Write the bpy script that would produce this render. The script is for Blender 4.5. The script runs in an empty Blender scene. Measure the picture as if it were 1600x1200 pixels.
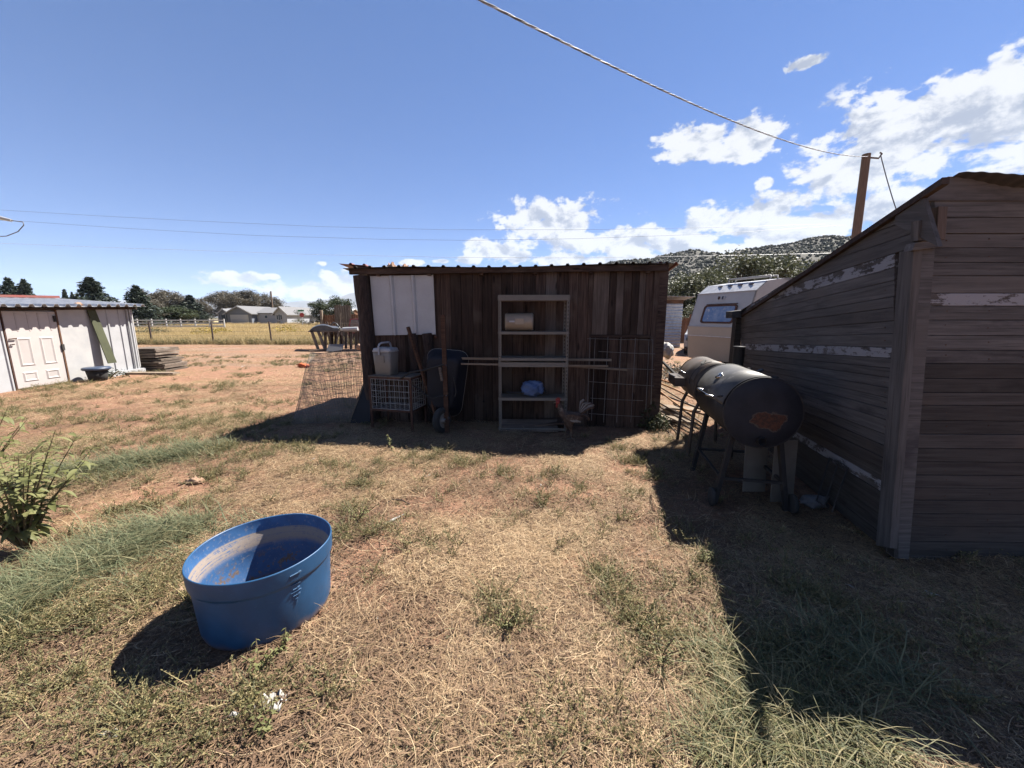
import bpy, bmesh, math, random
import numpy as np
from mathutils import Vector, Matrix
R = math.radians
random.seed(7); rng = np.random.default_rng(7)
sc = bpy.context.scene
COL = sc.collection

# ------------------------------------------------------------------ camera
H0 = 1.55; FPX = 600.0; PITCH = math.atan(104 / 600); CP, SP = math.cos(PITCH), math.sin(PITCH)
cd = bpy.data.cameras.new('camera'); cam = bpy.data.objects.new('camera', cd); COL.objects.link(cam)
cam.location = (0, 0, H0); cam.rotation_euler = (math.pi / 2 - PITCH, 0, 0)
cd.sensor_width = 36; cd.lens = 36 * FPX / 1600; cd.clip_start = 0.05; cd.clip_end = 40000
sc.camera = cam
sc.view_settings.view_transform = 'Standard'; sc.view_settings.look = 'None'
sc.view_settings.gamma = 1; sc.view_settings.use_curve_mapping = False
sc.view_settings.exposure = 1.85

# ------------------------------------------------------------------ sun and sky
SX, SY = 0.61, 0.46                       # shadow run per metre of height, towards -x and -y
SUN = Vector((SX, SY, 1)).normalized()
sl = bpy.data.lights.new('sun', 'SUN'); sl.energy = 5.0; sl.angle = R(0.5); sl.color = (1, .94, .86)
so = bpy.data.objects.new('sun', sl); COL.objects.link(so); so.rotation_euler = SUN.to_track_quat('Z', 'Y').to_euler()
so.location = (10, 10, 30)
world = bpy.data.worlds.new('World'); sc.world = world; world.use_nodes = True

def ray(px, py):
    dx = (px - 800) / FPX; dy = -(py - 600) / FPX
    return Vector((dx, CP + dy * SP, -SP + dy * CP))
def at_z(px, py, z=0.0):
    d = ray(px, py); t = (z - H0) / d.z; return Vector((d.x * t, d.y * t, z))
def at_y(px, py, y):
    d = ray(px, py); t = y / d.y; return Vector((d.x * t, y, H0 + d.z * t))
def on_plane(px, py, P, n):
    d = ray(px, py); o = Vector((0, 0, H0)); t = (Vector(P) - o).dot(n) / d.dot(n); return o + d * t

class NT:
    def __init__(s, nt): s.nt = nt; s.N = nt.nodes; s.L = nt.links
    def n(s, t, **k):
        o = s.N.new(t)
        for a, b in k.items():
            if a[0] == '_': o.inputs[int(a[1:])].default_value = b
            elif a == 'ins':
                for c, d in b.items():
                    if isinstance(d, bpy.types.NodeSocket): s.L.new(d, o.inputs[c])
                    else: o.inputs[c].default_value = d
            else: setattr(o, a, b)
        return o
    def m(s, op, a, b=None, c=None, clamp=False):
        o = s.N.new('ShaderNodeMath'); o.operation = op; o.use_clamp = clamp
        for i, v in enumerate((a, b, c)):
            if v is None: continue
            if isinstance(v, bpy.types.NodeSocket): s.L.new(v, o.inputs[i])
            else: o.inputs[i].default_value = v
        return o.outputs[0]
    def ss(s, x, lo, hi):
        o = s.N.new('ShaderNodeMapRange'); o.interpolation_type = 'SMOOTHSTEP'
        s.L.new(x, o.inputs[0]); o.inputs[1].default_value = lo; o.inputs[2].default_value = hi
        return o.outputs[0]
    def mix(s, f, a, b, bt='MIX'):
        o = s.N.new('ShaderNodeMix'); o.data_type = 'RGBA'; o.blend_type = bt
        for i, v in ((0, f), (6, a), (7, b)):
            if isinstance(v, bpy.types.NodeSocket): s.L.new(v, o.inputs[i])
            else: o.inputs[i].default_value = v if i == 0 else (*v[:3], 1)
        return o.outputs[2]
    def noise(s, vec, scale, detail=6, rough=.55, dim='3D', dist=0):
        o = s.N.new('ShaderNodeTexNoise'); o.noise_dimensions = dim
        s.L.new(vec, o.inputs['Vector']); o.inputs['Scale'].default_value = scale
        o.inputs['Detail'].default_value = detail; o.inputs['Roughness'].default_value = rough
        o.inputs['Distortion'].default_value = dist
        return o.outputs[0]

# world: daylight sky with cumulus, laid out by azimuth and elevation
def azel(px, py):
    d = ray(px, py).normalized(); return math.atan2(d.x, d.y), math.asin(d.z)
SKY = 0.05
def build_world():
    T = NT(world.node_tree); T.N.clear()
    out = T.n('ShaderNodeOutputWorld'); bg = T.n('ShaderNodeBackground'); bg.inputs[1].default_value = SKY
    sky = T.n('ShaderNodeTexSky', sky_type='NISHITA', sun_disc=False)
    sky.sun_elevation = math.asin(SUN.z); sky.sun_rotation = math.atan2(SUN.x, SUN.y)
    sky.altitude = 2000; sky.air_density = 1.0; sky.dust_density = 0.3; sky.ozone_density = 1.6
    tc = T.n('ShaderNodeTexCoord'); sep = T.n('ShaderNodeSeparateXYZ'); T.L.new(tc.outputs['Generated'], sep.inputs[0])
    az = T.m('ARCTAN2', sep.outputs[0], sep.outputs[1]); el = T.m('ARCSINE', sep.outputs[2])
    cv = T.n('ShaderNodeCombineXYZ'); T.L.new(az, cv.inputs[0]); T.L.new(T.m('MULTIPLY', el, 1.5), cv.inputs[1])
    vec = cv.outputs[0]
    # (px, py, half width px, half height px)
    B = [(1430, 200, 175, 72), (1560, 165, 175, 85), (1700, 150, 160, 110), (1330, 265, 90, 45), (1180, 215, 70, 30), (1090, 225, 62, 27), (1068, 215, 40, 26),
         (870, 352, 85, 36), (835, 335, 36, 26), (960, 378, 85, 28), (1050, 385, 60, 30), (1170, 345, 115, 36), (1210, 322, 55, 24), (1290, 350, 120, 34), (1390, 330, 60, 32),
         (775, 392, 42, 16), (805, 402, 30, 12), (745, 380, 20, 9), (730, 407, 20, 7), (880, 405, 60, 10), (1262, 98, 34, 11), (1196, 286, 15, 9), (1110, 400, 160, 22), (1000, 405, 120, 16),
         (360, 437, 48, 11), (395, 433, 20, 7), (490, 455, 72, 16), (545, 443, 50, 18), (425, 432, 14, 4), (640, 410, 20, 5), (690, 408, 14, 4), (655, 465, 70, 18), (505, 411, 9, 4)]
    mx = None
    for (px, py, w, h) in B:
        a, e = azel(px, py); a2, _ = azel(px + w, py); a0, _ = azel(px - w, py); _, e2 = azel(px, py - h); _, e0 = azel(px, py + h)
        ra = abs(a2 - a0) / 2; re = abs(e2 - e0) / 2
        dx = T.m('DIVIDE', T.m('SUBTRACT', az, a), ra * 1.18); dy = T.m('DIVIDE', T.m('SUBTRACT', el, e), re * 1.18)
        r = T.m('SQRT', T.m('ADD', T.m('MULTIPLY', dx, dx), T.m('MULTIPLY', dy, dy)))
        v = T.m('SUBTRACT', 1.0, r)
        mx = v if mx is None else T.m('SMOOTH_MAX', mx, v, 0.25)
    # cumulus beyond the frame, the same kind and height
    big = T.noise(vec, 2.6, 3, .5)
    side = T.ss(T.m('ABSOLUTE', T.m('SUBTRACT', az, 0.1)), .98, 1.25)
    band = T.m('MULTIPLY', T.ss(el, .02, .12), T.m('SUBTRACT', 1, T.ss(el, .35, .62)))
    gen = T.m('SUBTRACT', T.m('MULTIPLY', T.m('SUBTRACT', big, .50), 5.0), T.m('MULTIPLY', T.m('SUBTRACT', 1, T.m('MULTIPLY', side, band)), 5))
    mx = T.m('MAXIMUM', mx, gen)
    f1 = T.noise(vec, 11, 12, .62, dist=.25); f2 = T.noise(vec, 38, 8, .6)
    n = T.m('ADD', T.m('MULTIPLY', T.m('SUBTRACT', f1, .5), 3.0), T.m('MULTIPLY', T.m('SUBTRACT', f2, .5), 1.3))
    d = T.m('ADD', T.m('MINIMUM', mx, .75), n)
    mask = T.ss(d, .02, .36)
    mask = T.m('MULTIPLY', mask, T.ss(mx, -.45, -.1))
    # lit tops, greyer thick undersides
    off = T.n('ShaderNodeVectorMath', operation='ADD'); T.L.new(vec, off.inputs[0]); off.inputs[1].default_value = (.012, .03, 0)
    f3 = T.noise(off.outputs[0], 11, 12, .62, dist=.25)
    relief = T.m('SUBTRACT', f1, f3)
    shade = T.ss(T.m('SUBTRACT', T.m('MULTIPLY', T.m('MINIMUM', d, 1.6), .52), T.m('MULTIPLY', relief, 5.0)), .05, .85)
    ccol = T.mix(shade, (.262 / SKY, .266 / SKY, .27 / SKY), (.125 / SKY, .14 / SKY, .17 / SKY))
    scol = T.mix(1.0, sky.outputs[0], (.31, .42, .63), 'MULTIPLY')
    scol = T.mix(1.0, scol, (.18, .40, .86), 'ADD')
    c = T.mix(T.m('MULTIPLY', mask, .96), scol, ccol)
    T.L.new(c, bg.inputs[0]); T.L.new(bg.outputs[0], out.inputs[0])
build_world()

# ------------------------------------------------------------------ helpers
WLD = {}
def V3(*a): return Vector(a if len(a) == 3 else a[0])
def tag(o, label=None, cat=None, group=None, kind=None):
    if label: o['label'] = label
    if cat: o['category'] = cat
    if group: o['group'] = group
    if kind: o['kind'] = kind
    return o
def place(o, parent, M):
    COL.objects.link(o); WLD[o.name] = M.copy()
    if parent is not None:
        o.parent = parent; o.matrix_basis = WLD[parent.name].inverted() @ M
    else: o.matrix_basis = M
    return o
def empty(name, loc, label, cat, group=None, rz=0.0):
    o = bpy.data.objects.new(name, None); o.empty_display_size = .2
    place(o, None, Matrix.Translation(Vector(loc)) @ Matrix.Rotation(rz, 4, 'Z'))
    return tag(o, label, cat, group)
def copy_tree(o, M, label=None, parent=None, rel=None):
    c = o.copy(); kids = [k for k in bpy.data.objects if k.parent == o]
    if parent is None:
        c.parent = None; COL.objects.link(c); c.matrix_basis = M; WLD[c.name] = M
        if label: c['label'] = label
    else:
        COL.objects.link(c); c.parent = parent; c.matrix_basis = o.matrix_basis.copy(); WLD[c.name] = WLD[parent.name] @ c.matrix_basis
    for k in kids: copy_tree(k, None, parent=c)
    return c
class MB:
    """collects shapes in world coordinates, links them as one mesh object"""
    def __init__(s): s.v = []; s.f = []; s.sm = []
    def add(s, vs, fs, smooth=False):
        b = len(s.v); s.v += [tuple(v) for v in vs]; s.f += [tuple(i + b for i in f) for f in fs]; s.sm += [smooth] * len(fs); return s
    def box(s, c, size, M=None, ch=0.0):
        x, y, z = [q / 2 for q in size]; vs = [Vector((a * x, b * y, d * z)) for a in (-1, 1) for b in (-1, 1) for d in (-1, 1)]
        if M is not None: vs = [M @ v for v in vs]
        c = Vector(c); vs = [v + c for v in vs]
        return s.add(vs, [(0, 1, 3, 2), (4, 6, 7, 5), (0, 4, 5, 1), (2, 3, 7, 6), (0, 2, 6, 4), (1, 5, 7, 3)])
    def beam(s, a, b, w, h, up=(0, 0, 1)):
        a, b = Vector(a), Vector(b); x = (b - a).normalized(); u = Vector(up)
        if abs(x.dot(u)) > .95: u = Vector((0, -1, 0))
        y = u.cross(x).normalized(); z = x.cross(y)
        vs = [p + y * (i * w / 2) + z * (j * h / 2) for p in (a, b) for i in (-1, 1) for j in (-1, 1)]
        return s.add(vs, [(0, 1, 3, 2), (4, 6, 7, 5), (0, 4, 5, 1), (2, 3, 7, 6), (0, 2, 6, 4), (1, 5, 7, 3)])
    def tube(s, pts, r, n=8, cap=True, smooth=True):
        pts = [Vector(p) for p in pts]; rs = r if isinstance(r, (list, tuple)) else [r] * len(pts)
        vs = []; prev = None
        for i, p in enumerate(pts):
            t = (pts[min(i + 1, len(pts) - 1)] - pts[max(i - 1, 0)]).normalized()
            if prev is None:
                u = Vector((0, 0, 1)) if abs(t.z) < .9 else Vector((1, 0, 0)); a = t.cross(u).normalized()
            else: a = (prev - t * prev.dot(t)).normalized()
            prev = a; b = t.cross(a)
            vs += [p + a * (rs[i] * math.cos(2 * math.pi * k / n)) + b * (rs[i] * math.sin(2 * math.pi * k / n)) for k in range(n)]
        fs = [(i * n + k, i * n + (k + 1) % n, (i + 1) * n + (k + 1) % n, (i + 1) * n + k) for i in range(len(pts) - 1) for k in range(n)]
        s.add(vs, fs, smooth)
        if cap:
            e = (len(pts) - 1) * n; s.add(vs[:n], [tuple(range(n))[::-1]]); s.add(vs[e:], [tuple(range(n))])
        return s
    def lathe(s, prof, c, axis=(0, 0, 1), n=32, smooth=True, a0=0, a1=2 * math.pi, ref=None):
        ax = Vector(axis).normalized(); u = Vector(ref) if ref else (Vector((1, 0, 0)) if abs(ax.x) < .9 else Vector((0, 1, 0)))
        a = (u - ax * u.dot(ax)).normalized(); b = ax.cross(a); c = Vector(c); full = abs(a1 - a0 - 2 * math.pi) < 1e-4
        m = n if full else n + 1; vs = []
        for (r, z) in prof:
            for k in range(m):
                t = a0 + (a1 - a0) * k / n; vs.append(c + ax * z + a * (r * math.cos(t)) + b * (r * math.sin(t)))
        fs = [(i * m + k, i * m + (k + 1) % m, (i + 1) * m + (k + 1) % m, (i + 1) * m + k) for i in range(len(prof) - 1) for k in range(n)]
        return s.add(vs, fs, smooth)
    def prism(s, poly, d):
        """polygon of world points pushed by vector d"""
        n = len(poly); P = [Vector(p) for p in poly]; Q = [p + Vector(d) for p in P]
        return s.add(P + Q, [tuple(range(n))[::-1], tuple(range(n, 2 * n))] + [(i, (i + 1) % n, n + (i + 1) % n, n + i) for i in range(n)])
    def obj(s, name, mat, parent=None, origin=None, label=None, cat=None, group=None, kind=None, solid=0):
        me = bpy.data.meshes.new(name)
        o = bpy.data.objects.new(name, me)
        if parent is not None: M = WLD[parent.name].copy() if origin is None else Matrix.Translation(Vector(origin))
        else: M = Matrix.Translation(Vector(origin) if origin is not None else Vector((0, 0, 0)))
        I = M.inverted()
        me.from_pydata([I @ Vector(v) for v in s.v], [], s.f); me.polygons.foreach_set('use_smooth', s.sm)
        me.materials.append(mat); me.update()
        if solid:
            md = o.modifiers.new('thick', 'SOLIDIFY'); md.thickness = solid; md.offset = 0
        place(o, parent, M)
        return tag(o, label, cat, group, kind)
def board(parent, q, th, nrm, mat, name='plank', gap=.0015, label=None, front=True, jit=0.0):
    """a board from four corners (near-low, far-low, far-high, near-high) lying on its front face; th thick behind it"""
    q = [Vector(p) for p in q]; nrm = Vector(nrm).normalized(); c = sum(q, Vector()) / 4
    X = ((q[1] + q[2]) - (q[0] + q[3]))
    if ((q[2] + q[3]) - (q[0] + q[1])).length > X.length: q = [q[1], q[2], q[3], q[0]]; X = ((q[1] + q[2]) - (q[0] + q[3]))
    X = (X - nrm * X.dot(nrm)).normalized(); Z = nrm; Y = Z.cross(X)
    c = c + nrm * (random.uniform(-jit, jit))
    M = Matrix((X, Y, Z)).transposed().to_4x4(); M.translation = c
    I = M.inverted(); L = [I @ (p + (c - sum(q, Vector()) / 4)) for p in q]
    def ins(p, g): return Vector((p.x - math.copysign(g, p.x), p.y - math.copysign(g, p.y), 0))
    A = [ins(p, gap) for p in L]; F = [ins(p, gap + .0016) for p in L]
    vs = [Vector((p.x, p.y, -th)) for p in A] + [Vector((p.x, p.y, -.0016)) for p in A] + [Vector((p.x, p.y, 0)) for p in F]
    fs = [(3, 2, 1, 0), (8, 9, 10, 11)]
    for k in range(4):
        j = (k + 1) % 4; fs += [(k, j, 4 + j, 4 + k), (4 + k, 4 + j, 8 + j, 8 + k)]
    me = bpy.data.meshes.new(name); me.from_pydata(vs, [], fs); me.materials.append(mat)
    o = bpy.data.objects.new(name, me); place(o, parent, M)
    if label: o['label'] = label
    return o

# ------------------------------------------------------------------ materials
def base_mat(name):
    m = bpy.data.materials.new(name); m.use_nodes = True; T = NT(m.node_tree); T.N.clear()
    out = T.n('ShaderNodeOutputMaterial'); b = T.n('ShaderNodeBsdfPrincipled'); T.L.new(b.outputs[0], out.inputs[0])
    tc = T.n('ShaderNodeTexCoord'); oi = T.n('ShaderNodeObjectInfo')
    off = T.n('ShaderNodeVectorMath', operation='SCALE'); T.L.new(oi.outputs['Random'], off.inputs['Scale']); off.inputs[0].default_value = (37, 53, 71)
    ad = T.n('ShaderNodeVectorMath', operation='ADD'); T.L.new(tc.outputs['Object'], ad.inputs[0]); T.L.new(off.outputs[0], ad.inputs[1])
    return m, T, b, ad.outputs[0], oi.outputs['Random']
def scaled(T, v, s):
    o = T.n('ShaderNodeVectorMath', operation='MULTIPLY'); T.L.new(v, o.inputs[0]); o.inputs[1].default_value = s; return o.outputs[0]
def bump(T, b, h, strength, dist=.01):
    o = T.n('ShaderNodeBump'); o.inputs['Strength'].default_value = strength; o.inputs['Distance'].default_value = dist
    T.L.new(h, o.inputs['Height']); T.L.new(o.outputs[0], b.inputs['Normal'])
def mat(name, c1, c2=None, scale=6, rough=.7, metal=0, bs=.15, spot=None, spscale=3, spth=.58, var=.1, bdist=.01, stretch=(1, 1, 1), fine=60, trans=0, spec=None):
    c1 = kc(c1); c2 = kc(c2) if c2 else tuple(x * .75 for x in c1); spot = kc(spot) if spot else None
    m, T, b, v, rnd = base_mat(name); v = scaled(T, v, stretch)
    n = T.noise(v, scale, 8, .6); f = T.noise(v, fine, 4, .6)
    c = T.mix(T.ss(n, .32, .68), c1, c2)
    if spot: c = T.mix(T.ss(T.m('ADD', T.noise(v, spscale, 10, .65), T.m('MULTIPLY', T.m('SUBTRACT', f, .5), .15)), spth, spth + .05), c, spot)
    hv = T.n('ShaderNodeHueSaturation'); T.L.new(c, hv.inputs['Color'])
    T.L.new(T.m('ADD', T.m('MULTIPLY', rnd, 2 * var), T.m('ADD', 1 - var - .08, T.m('MULTIPLY', f, .16))), hv.inputs['Value'])
    T.L.new(hv.outputs[0], b.inputs['Base Color']); b.inputs['Roughness'].default_value = rough; b.inputs['Metallic'].default_value = metal
    if spec is not None: b.inputs['Specular IOR Level'].default_value = spec
    if bs: bump(T, b, T.m('ADD', n, T.m('MULTIPLY', f, .3)), bs, bdist)
    return m
def wood(name, dark, light, streak=None, var=.25, rough=.85, knots=True, stain=None, stth=.6, paint=None, pth=.42, grain=1.0):
    m, T, b, v, rnd = base_mat(name)
    dark, light = kc(dark), kc(light); streak = kc(streak) if streak else None; stain = kc(stain) if stain else None; paint = kc(paint) if paint else None
    g = T.noise(scaled(T, v, (1.3, 22, 22)), 1.6, 8, .65, dist=.4); f = T.noise(scaled(T, v, (2.5, 130, 130)), 1.0, 5, .7); bl = T.noise(v, 2.2, 4, .5)
    c = T.mix(T.ss(g, .3, .7), dark, light)
    c = T.mix(T.m('MULTIPLY', T.ss(f, .5, .72), .7), c, tuple(x * .35 for x in dark))
    c = T.mix(T.ss(bl, .5, .75), c, streak or tuple(x * 1.25 for x in light))
    h = T.m('ADD', T.m('MULTIPLY', g, .6), f)
    if knots:
        vo = T.n('ShaderNodeTexVoronoi'); T.L.new(scaled(T, v, (2.0, 7, 7)), vo.inputs['Vector']); vo.inputs['Scale'].default_value = 1.0
        k = T.ss(vo.outputs['Distance'], .16, .06); c = T.mix(T.m('MULTIPLY', k, .8), c, tuple(x * .25 for x in dark)); h = T.m('SUBTRACT', h, T.m('MULTIPLY', k, .5))
    if stain: c = T.mix(T.m('MULTIPLY', T.ss(T.noise(scaled(T, v, (1, 3, 3)), 1.5, 6, .6), stth, stth + .15), .8), c, stain)
    if paint:
        p = T.ss(T.m('ADD', T.noise(scaled(T, v, (1, 2.2, 2.2)), 5, 9, .7), T.m('MULTIPLY', T.m('SUBTRACT', f, .5), .25)), pth, pth + .03); c = T.mix(p, c, paint); h = T.m('ADD', h, p)
    hv = T.n('ShaderNodeHueSaturation'); T.L.new(c, hv.inputs['Color']); T.L.new(T.m('ADD', T.m('MULTIPLY', rnd, 2 * var), 1 - var), hv.inputs['Value'])
    T.L.new(hv.outputs[0], b.inputs['Base Color']); b.inputs['Roughness'].default_value = rough; b.inputs['Specular IOR Level'].default_value = .18
    bump(T, b, h, .55 * grain, .004); return m
def leafy(name, cols, trans=.25, rough=.6, instancer=True):
    """foliage colour from the per-blade attribute 'tint' and the plant's own random"""
    cols = [kc(c) for c in cols]
    m, T, b, v, rnd = base_mat(name)
    at = T.n('ShaderNodeAttribute', attribute_name='tint'); geo = T.n('ShaderNodeNewGeometry')
    t = T.m('FRACT', T.m('ADD', at.outputs['Fac'], T.m('MULTIPLY', rnd, .35)))
    cr = T.n('ShaderNodeValToRGB'); T.L.new(t, cr.inputs[0]); el = cr.color_ramp.elements
    el[0].position = 0; el[0].color = (*cols[0], 1); el[1].position = 1; el[1].color = (*cols[-1], 1)
    for i, c in enumerate(cols[1:-1]): e = el.new((i + 1) / (len(cols) - 1)); e.color = (*c, 1)
    T.L.new(cr.outputs[0], b.inputs['Base Color']); b.inputs['Roughness'].default_value = rough; b.inputs['Specular IOR Level'].default_value = .3
    if trans:
        tr = T.n('ShaderNodeBsdfTranslucent'); T.L.new(cr.outputs[0], tr.inputs[0]); ms = T.n('ShaderNodeMixShader'); ms.inputs[0].default_value = trans
        T.L.new(b.outputs[0], ms.inputs[1]); T.L.new(tr.outputs[0], ms.inputs[2]); out = [n for n in T.N if n.type == 'OUTPUT_MATERIAL'][0]; T.L.new(ms.outputs[0], out.inputs[0])
    return m
KA = 0.48
def kc(c): return tuple(x * KA for x in c)
M = {}
M['barn'] = wood('dark_barn_wood', (.050, .031, .024), (.145, .094, .071), streak=(.17, .128, .102), var=.5)
M['barn_grey'] = wood('grey_barn_wood', (.14, .105, .085), (.26, .20, .165), var=.2)
M['grey'] = wood('weathered_grey_wood_flare_lit', (.11, .105, .103), (.21, .20, .195), streak=(.17, .155, .145), var=.2, stain=(.06, .057, .065), stth=.58, knots=False, grain=.7)  # upper-board grey lightened in colour to carry the lens flare veil
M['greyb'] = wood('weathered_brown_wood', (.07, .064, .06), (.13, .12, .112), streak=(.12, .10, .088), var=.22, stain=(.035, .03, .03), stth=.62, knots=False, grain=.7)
M['peel'] = wood('wood_with_peeling_white_paint', (.085, .077, .072), (.165, .15, .14), var=.1, paint=(.42, .43, .46), pth=.47, knots=False)
M['pale'] = wood('pale_cut_lumber', (.27, .205, .15), (.42, .335, .25), var=.2)
M['lumber'] = wood('old_lumber', (.17, .13, .10), (.32, .26, .21), var=.2)
M['handle'] = wood('handle_wood', (.07, .035, .022), (.15, .075, .045), var=.15)
M['bark'] = mat('bark', (.10, .06, .045), (.035, .02, .016), scale=16, rough=.95, bs=1.0, bdist=.03, stretch=(2.2, 2.2, .5), fine=60)
M['wmetal'] = mat('white_painted_metal', (.66, .67, .69), (.58, .59, .60), scale=3, rough=.45, bs=.05, spot=(.42, .38, .33), spscale=5, spth=.72)
M['wpaint'] = mat('white_wall_paint', (.66, .65, .63), (.55, .55, .55), scale=2.5, rough=.7, bs=.1, spot=(.35, .31, .27), spscale=9, spth=.7)
M['pink'] = mat('pinkish_white_door_paint', (.70, .64, .61), (.66, .60, .57), scale=4, rough=.55, bs=.05, spot=(.4, .3, .25), spscale=8, spth=.75)
M['rib'] = mat('galvanised_metal', (.85, .86, .88), (.62, .63, .66), scale=7, rough=.42, metal=.25, bs=.05, spot=(.3, .2, .15), spscale=3, spth=.68)
M['redroof'] = mat('faded_red_metal', (.40, .10, .08), (.33, .13, .11), scale=5, rough=.5, metal=.1, bs=.05)
M['rust'] = mat('rusty_steel', (.16, .07, .04), (.09, .04, .028), scale=20, rough=.85, metal=.2, bs=.3)
M['darkrib'] = mat('dull_roof_metal', (.11, .11, .11), (.16, .15, .14), scale=6, rough=.6, metal=.4, bs=.1, spot=(.15, .08, .05), spscale=4, spth=.6)
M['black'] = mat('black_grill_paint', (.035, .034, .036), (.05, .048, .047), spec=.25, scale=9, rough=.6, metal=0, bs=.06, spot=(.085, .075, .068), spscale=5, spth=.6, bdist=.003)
M['lidtop'] = mat('sheen_lightened_grill_lid_paint', (.13, .125, .118), (.08, .077, .073), spec=.35, scale=5, rough=.5, metal=0, bs=.06, spot=(.19, .18, .17), spscale=3, spth=.55, bdist=.003)  # lid black greyed in its colour for the sunlit sheen on top
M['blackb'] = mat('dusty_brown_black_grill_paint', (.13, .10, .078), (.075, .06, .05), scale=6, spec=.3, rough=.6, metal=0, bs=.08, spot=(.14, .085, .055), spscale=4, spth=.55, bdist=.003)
M['chrome'] = mat('bright_steel', (.7, .7, .7), (.6, .6, .6), rough=.22, metal=1, bs=0)
M['shelf'] = mat('beige_shelf_steel', (.27, .24, .20), (.22, .195, .165), rough=.6, bs=.03)
M['partb'] = mat('particle_board', (.28, .22, .16), (.2, .15, .11), scale=60, rough=.9)
M['cooler'] = mat('beige_plastic', (.33, .29, .245), (.30, .265, .225), scale=3, rough=.5, bs=.02)
M['wplast'] = mat('white_plastic', (.62, .63, .66), (.56, .56, .58), scale=4, rough=.45, bs=.02)
M['tan'] = mat('tan_plastic', (.50, .40, .29), (.45, .36, .26), scale=4, rough=.5, bs=.02)
M['navy'] = mat('dark_blue_plastic', (.010, .011, .018), (.018, .02, .03), scale=4, spec=.25, rough=.6, bs=.03)
M['bluebag'] = mat('blue_cloth', (.16, .25, .48), (.10, .17, .36), scale=9, rough=.8, bs=.4, spot=(.4, .42, .5), spscale=6, spth=.6, bdist=.02)
M['rubber'] = mat('rubber', (.025, .025, .025), (.05, .045, .04), rough=.9, bs=.2)
M['wire'] = mat('grey_wire', (.30, .29, .28), (.24, .21, .19), rough=.6, metal=.3, bs=0)
M['wirel'] = mat('pale_mesh_wire', (.34, .30, .25), (.22, .185, .15), rough=.7, metal=.2, bs=0)
M['wirew'] = mat('white_coated_wire', (.55, .54, .52), (.4, .38, .36), rough=.6, bs=0)
M['cable'] = mat('grey_cable', (.22, .22, .22), (.15, .15, .15), rough=.5, bs=0)
M['pole'] = mat('pole_wood', (.26, .17, .11), (.17, .11, .075), scale=8, rough=.85, stretch=(6, 6, .4), bs=.4)
M['camper'] = mat('off_white_camper_skin', (.62, .60, .56), (.55, .53, .49), scale=1.5, rough=.4, bs=.03)
M['camperb'] = mat('beige_camper_skin', (.56, .48, .38), (.50, .43, .34), scale=1.5, rough=.4, bs=.03)
M['glass'] = mat('window_glass', (.05, .07, .10), (.10, .13, .17), scale=3, rough=.06, bs=0, spec=1.0)
M['camglass'] = mat('window_with_foil_behind', (.18, .30, .55), (.35, .45, .62), scale=7, rough=.12, bs=0, spot=(.7, .66, .66), spscale=6, spth=.6, spec=.8, fine=20)
M['carw'] = mat('white_car_paint', (.62, .63, .64), (.55, .56, .57), rough=.25, bs=0)
M['orange'] = mat('orange_hose', (.62, .28, .06), (.5, .2, .05), rough=.5, bs=0)
M['orangec'] = mat('orange_cloth', (.75, .16, .04), (.6, .12, .04), rough=.8, bs=.3)
M['redc'] = mat('red_cloth', (.5, .02, .03), (.35, .02, .03), rough=.8, bs=.3)
M['scrap'] = mat('off_white_scrap', (.62, .60, .56), (.48, .45, .40), scale=30, rough=.8, bs=.2)
M['green'] = mat('olive_green_board', (.085, .095, .035), (.065, .075, .028), scale=9, rough=.75, bs=.1)
M['bluel'] = mat('blue_lid', (.05, .08, .15), (.07, .10, .17), rough=.45, bs=.03)
M['vinyl'] = mat('white_vinyl_fence', (.72, .72, .72), (.68, .68, .68), rough=.5, bs=0)
M['siding'] = mat('house_siding', (.55, .57, .62), (.52, .54, .59), rough=.7, bs=0)
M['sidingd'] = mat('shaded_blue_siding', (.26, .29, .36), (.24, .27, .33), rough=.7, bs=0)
M['shingle'] = mat('roof_shingles', (.26, .26, .27), (.22, .22, .23), scale=40, rough=.9, bs=.2)
M['trim'] = mat('white_trim', (.7, .7, .7), (.66, .66, .66), rough=.6, bs=0)
M['stone'] = mat('reddish_stone', (.42, .22, .13), (.5, .33, .22), scale=12, rough=.9, bs=.6, bdist=.02)
M['hood'] = mat('faded_grey_car_paint', (.09, .095, .10), (.14, .14, .14), scale=5, rough=.4, metal=.3, bs=.05)
M['redcar'] = mat('red_car_paint', (.42, .03, .03), (.35, .03, .03), rough=.3, bs=0)
M['redwood'] = wood('reddish_fence_wood', (.20, .10, .06), (.32, .17, .10), var=.25)
M['tpost'] = mat('rusted_post_paint', (.06, .035, .03), (.09, .05, .04), rough=.8, bs=0)
M['skin'] = mat('red_comb_skin', (.42, .03, .02), (.32, .02, .02), scale=30, rough=.6, bs=.3)
M['feather'] = mat('dark_speckled_feathers', (.05, .028, .02), (.17, .10, .065), scale=26, rough=.8, bs=.5, spot=(.25, .2, .16), spscale=18, spth=.6, fine=120)
M['featherw'] = mat('cream_tail_feathers', (.42, .38, .34), (.28, .24, .2), scale=20, rough=.8, bs=.3)
M['legc'] = mat('yellowish_leg_scales', (.26, .19, .12), (.2, .14, .09), scale=60, rough=.7, bs=.2)
M['dk'] = mat('painted_dark_interior', (.02, .017, .015), (.025, .02, .018), rough=1, bs=0)  # near-black colour standing in for the unlit shed insides
M['stopred'] = mat('sign_red', (.5, .02, .02), (.45, .02, .02), rough=.5, bs=0)
M['signgreen'] = mat('sign_green', (.02, .22, .10), (.02, .2, .1), rough=.5, bs=0)
M['needle'] = leafy('spruce_needles', [(.018, .032, .022), (.035, .055, .035), (.055, .08, .055), (.03, .045, .028)], .1)
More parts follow.
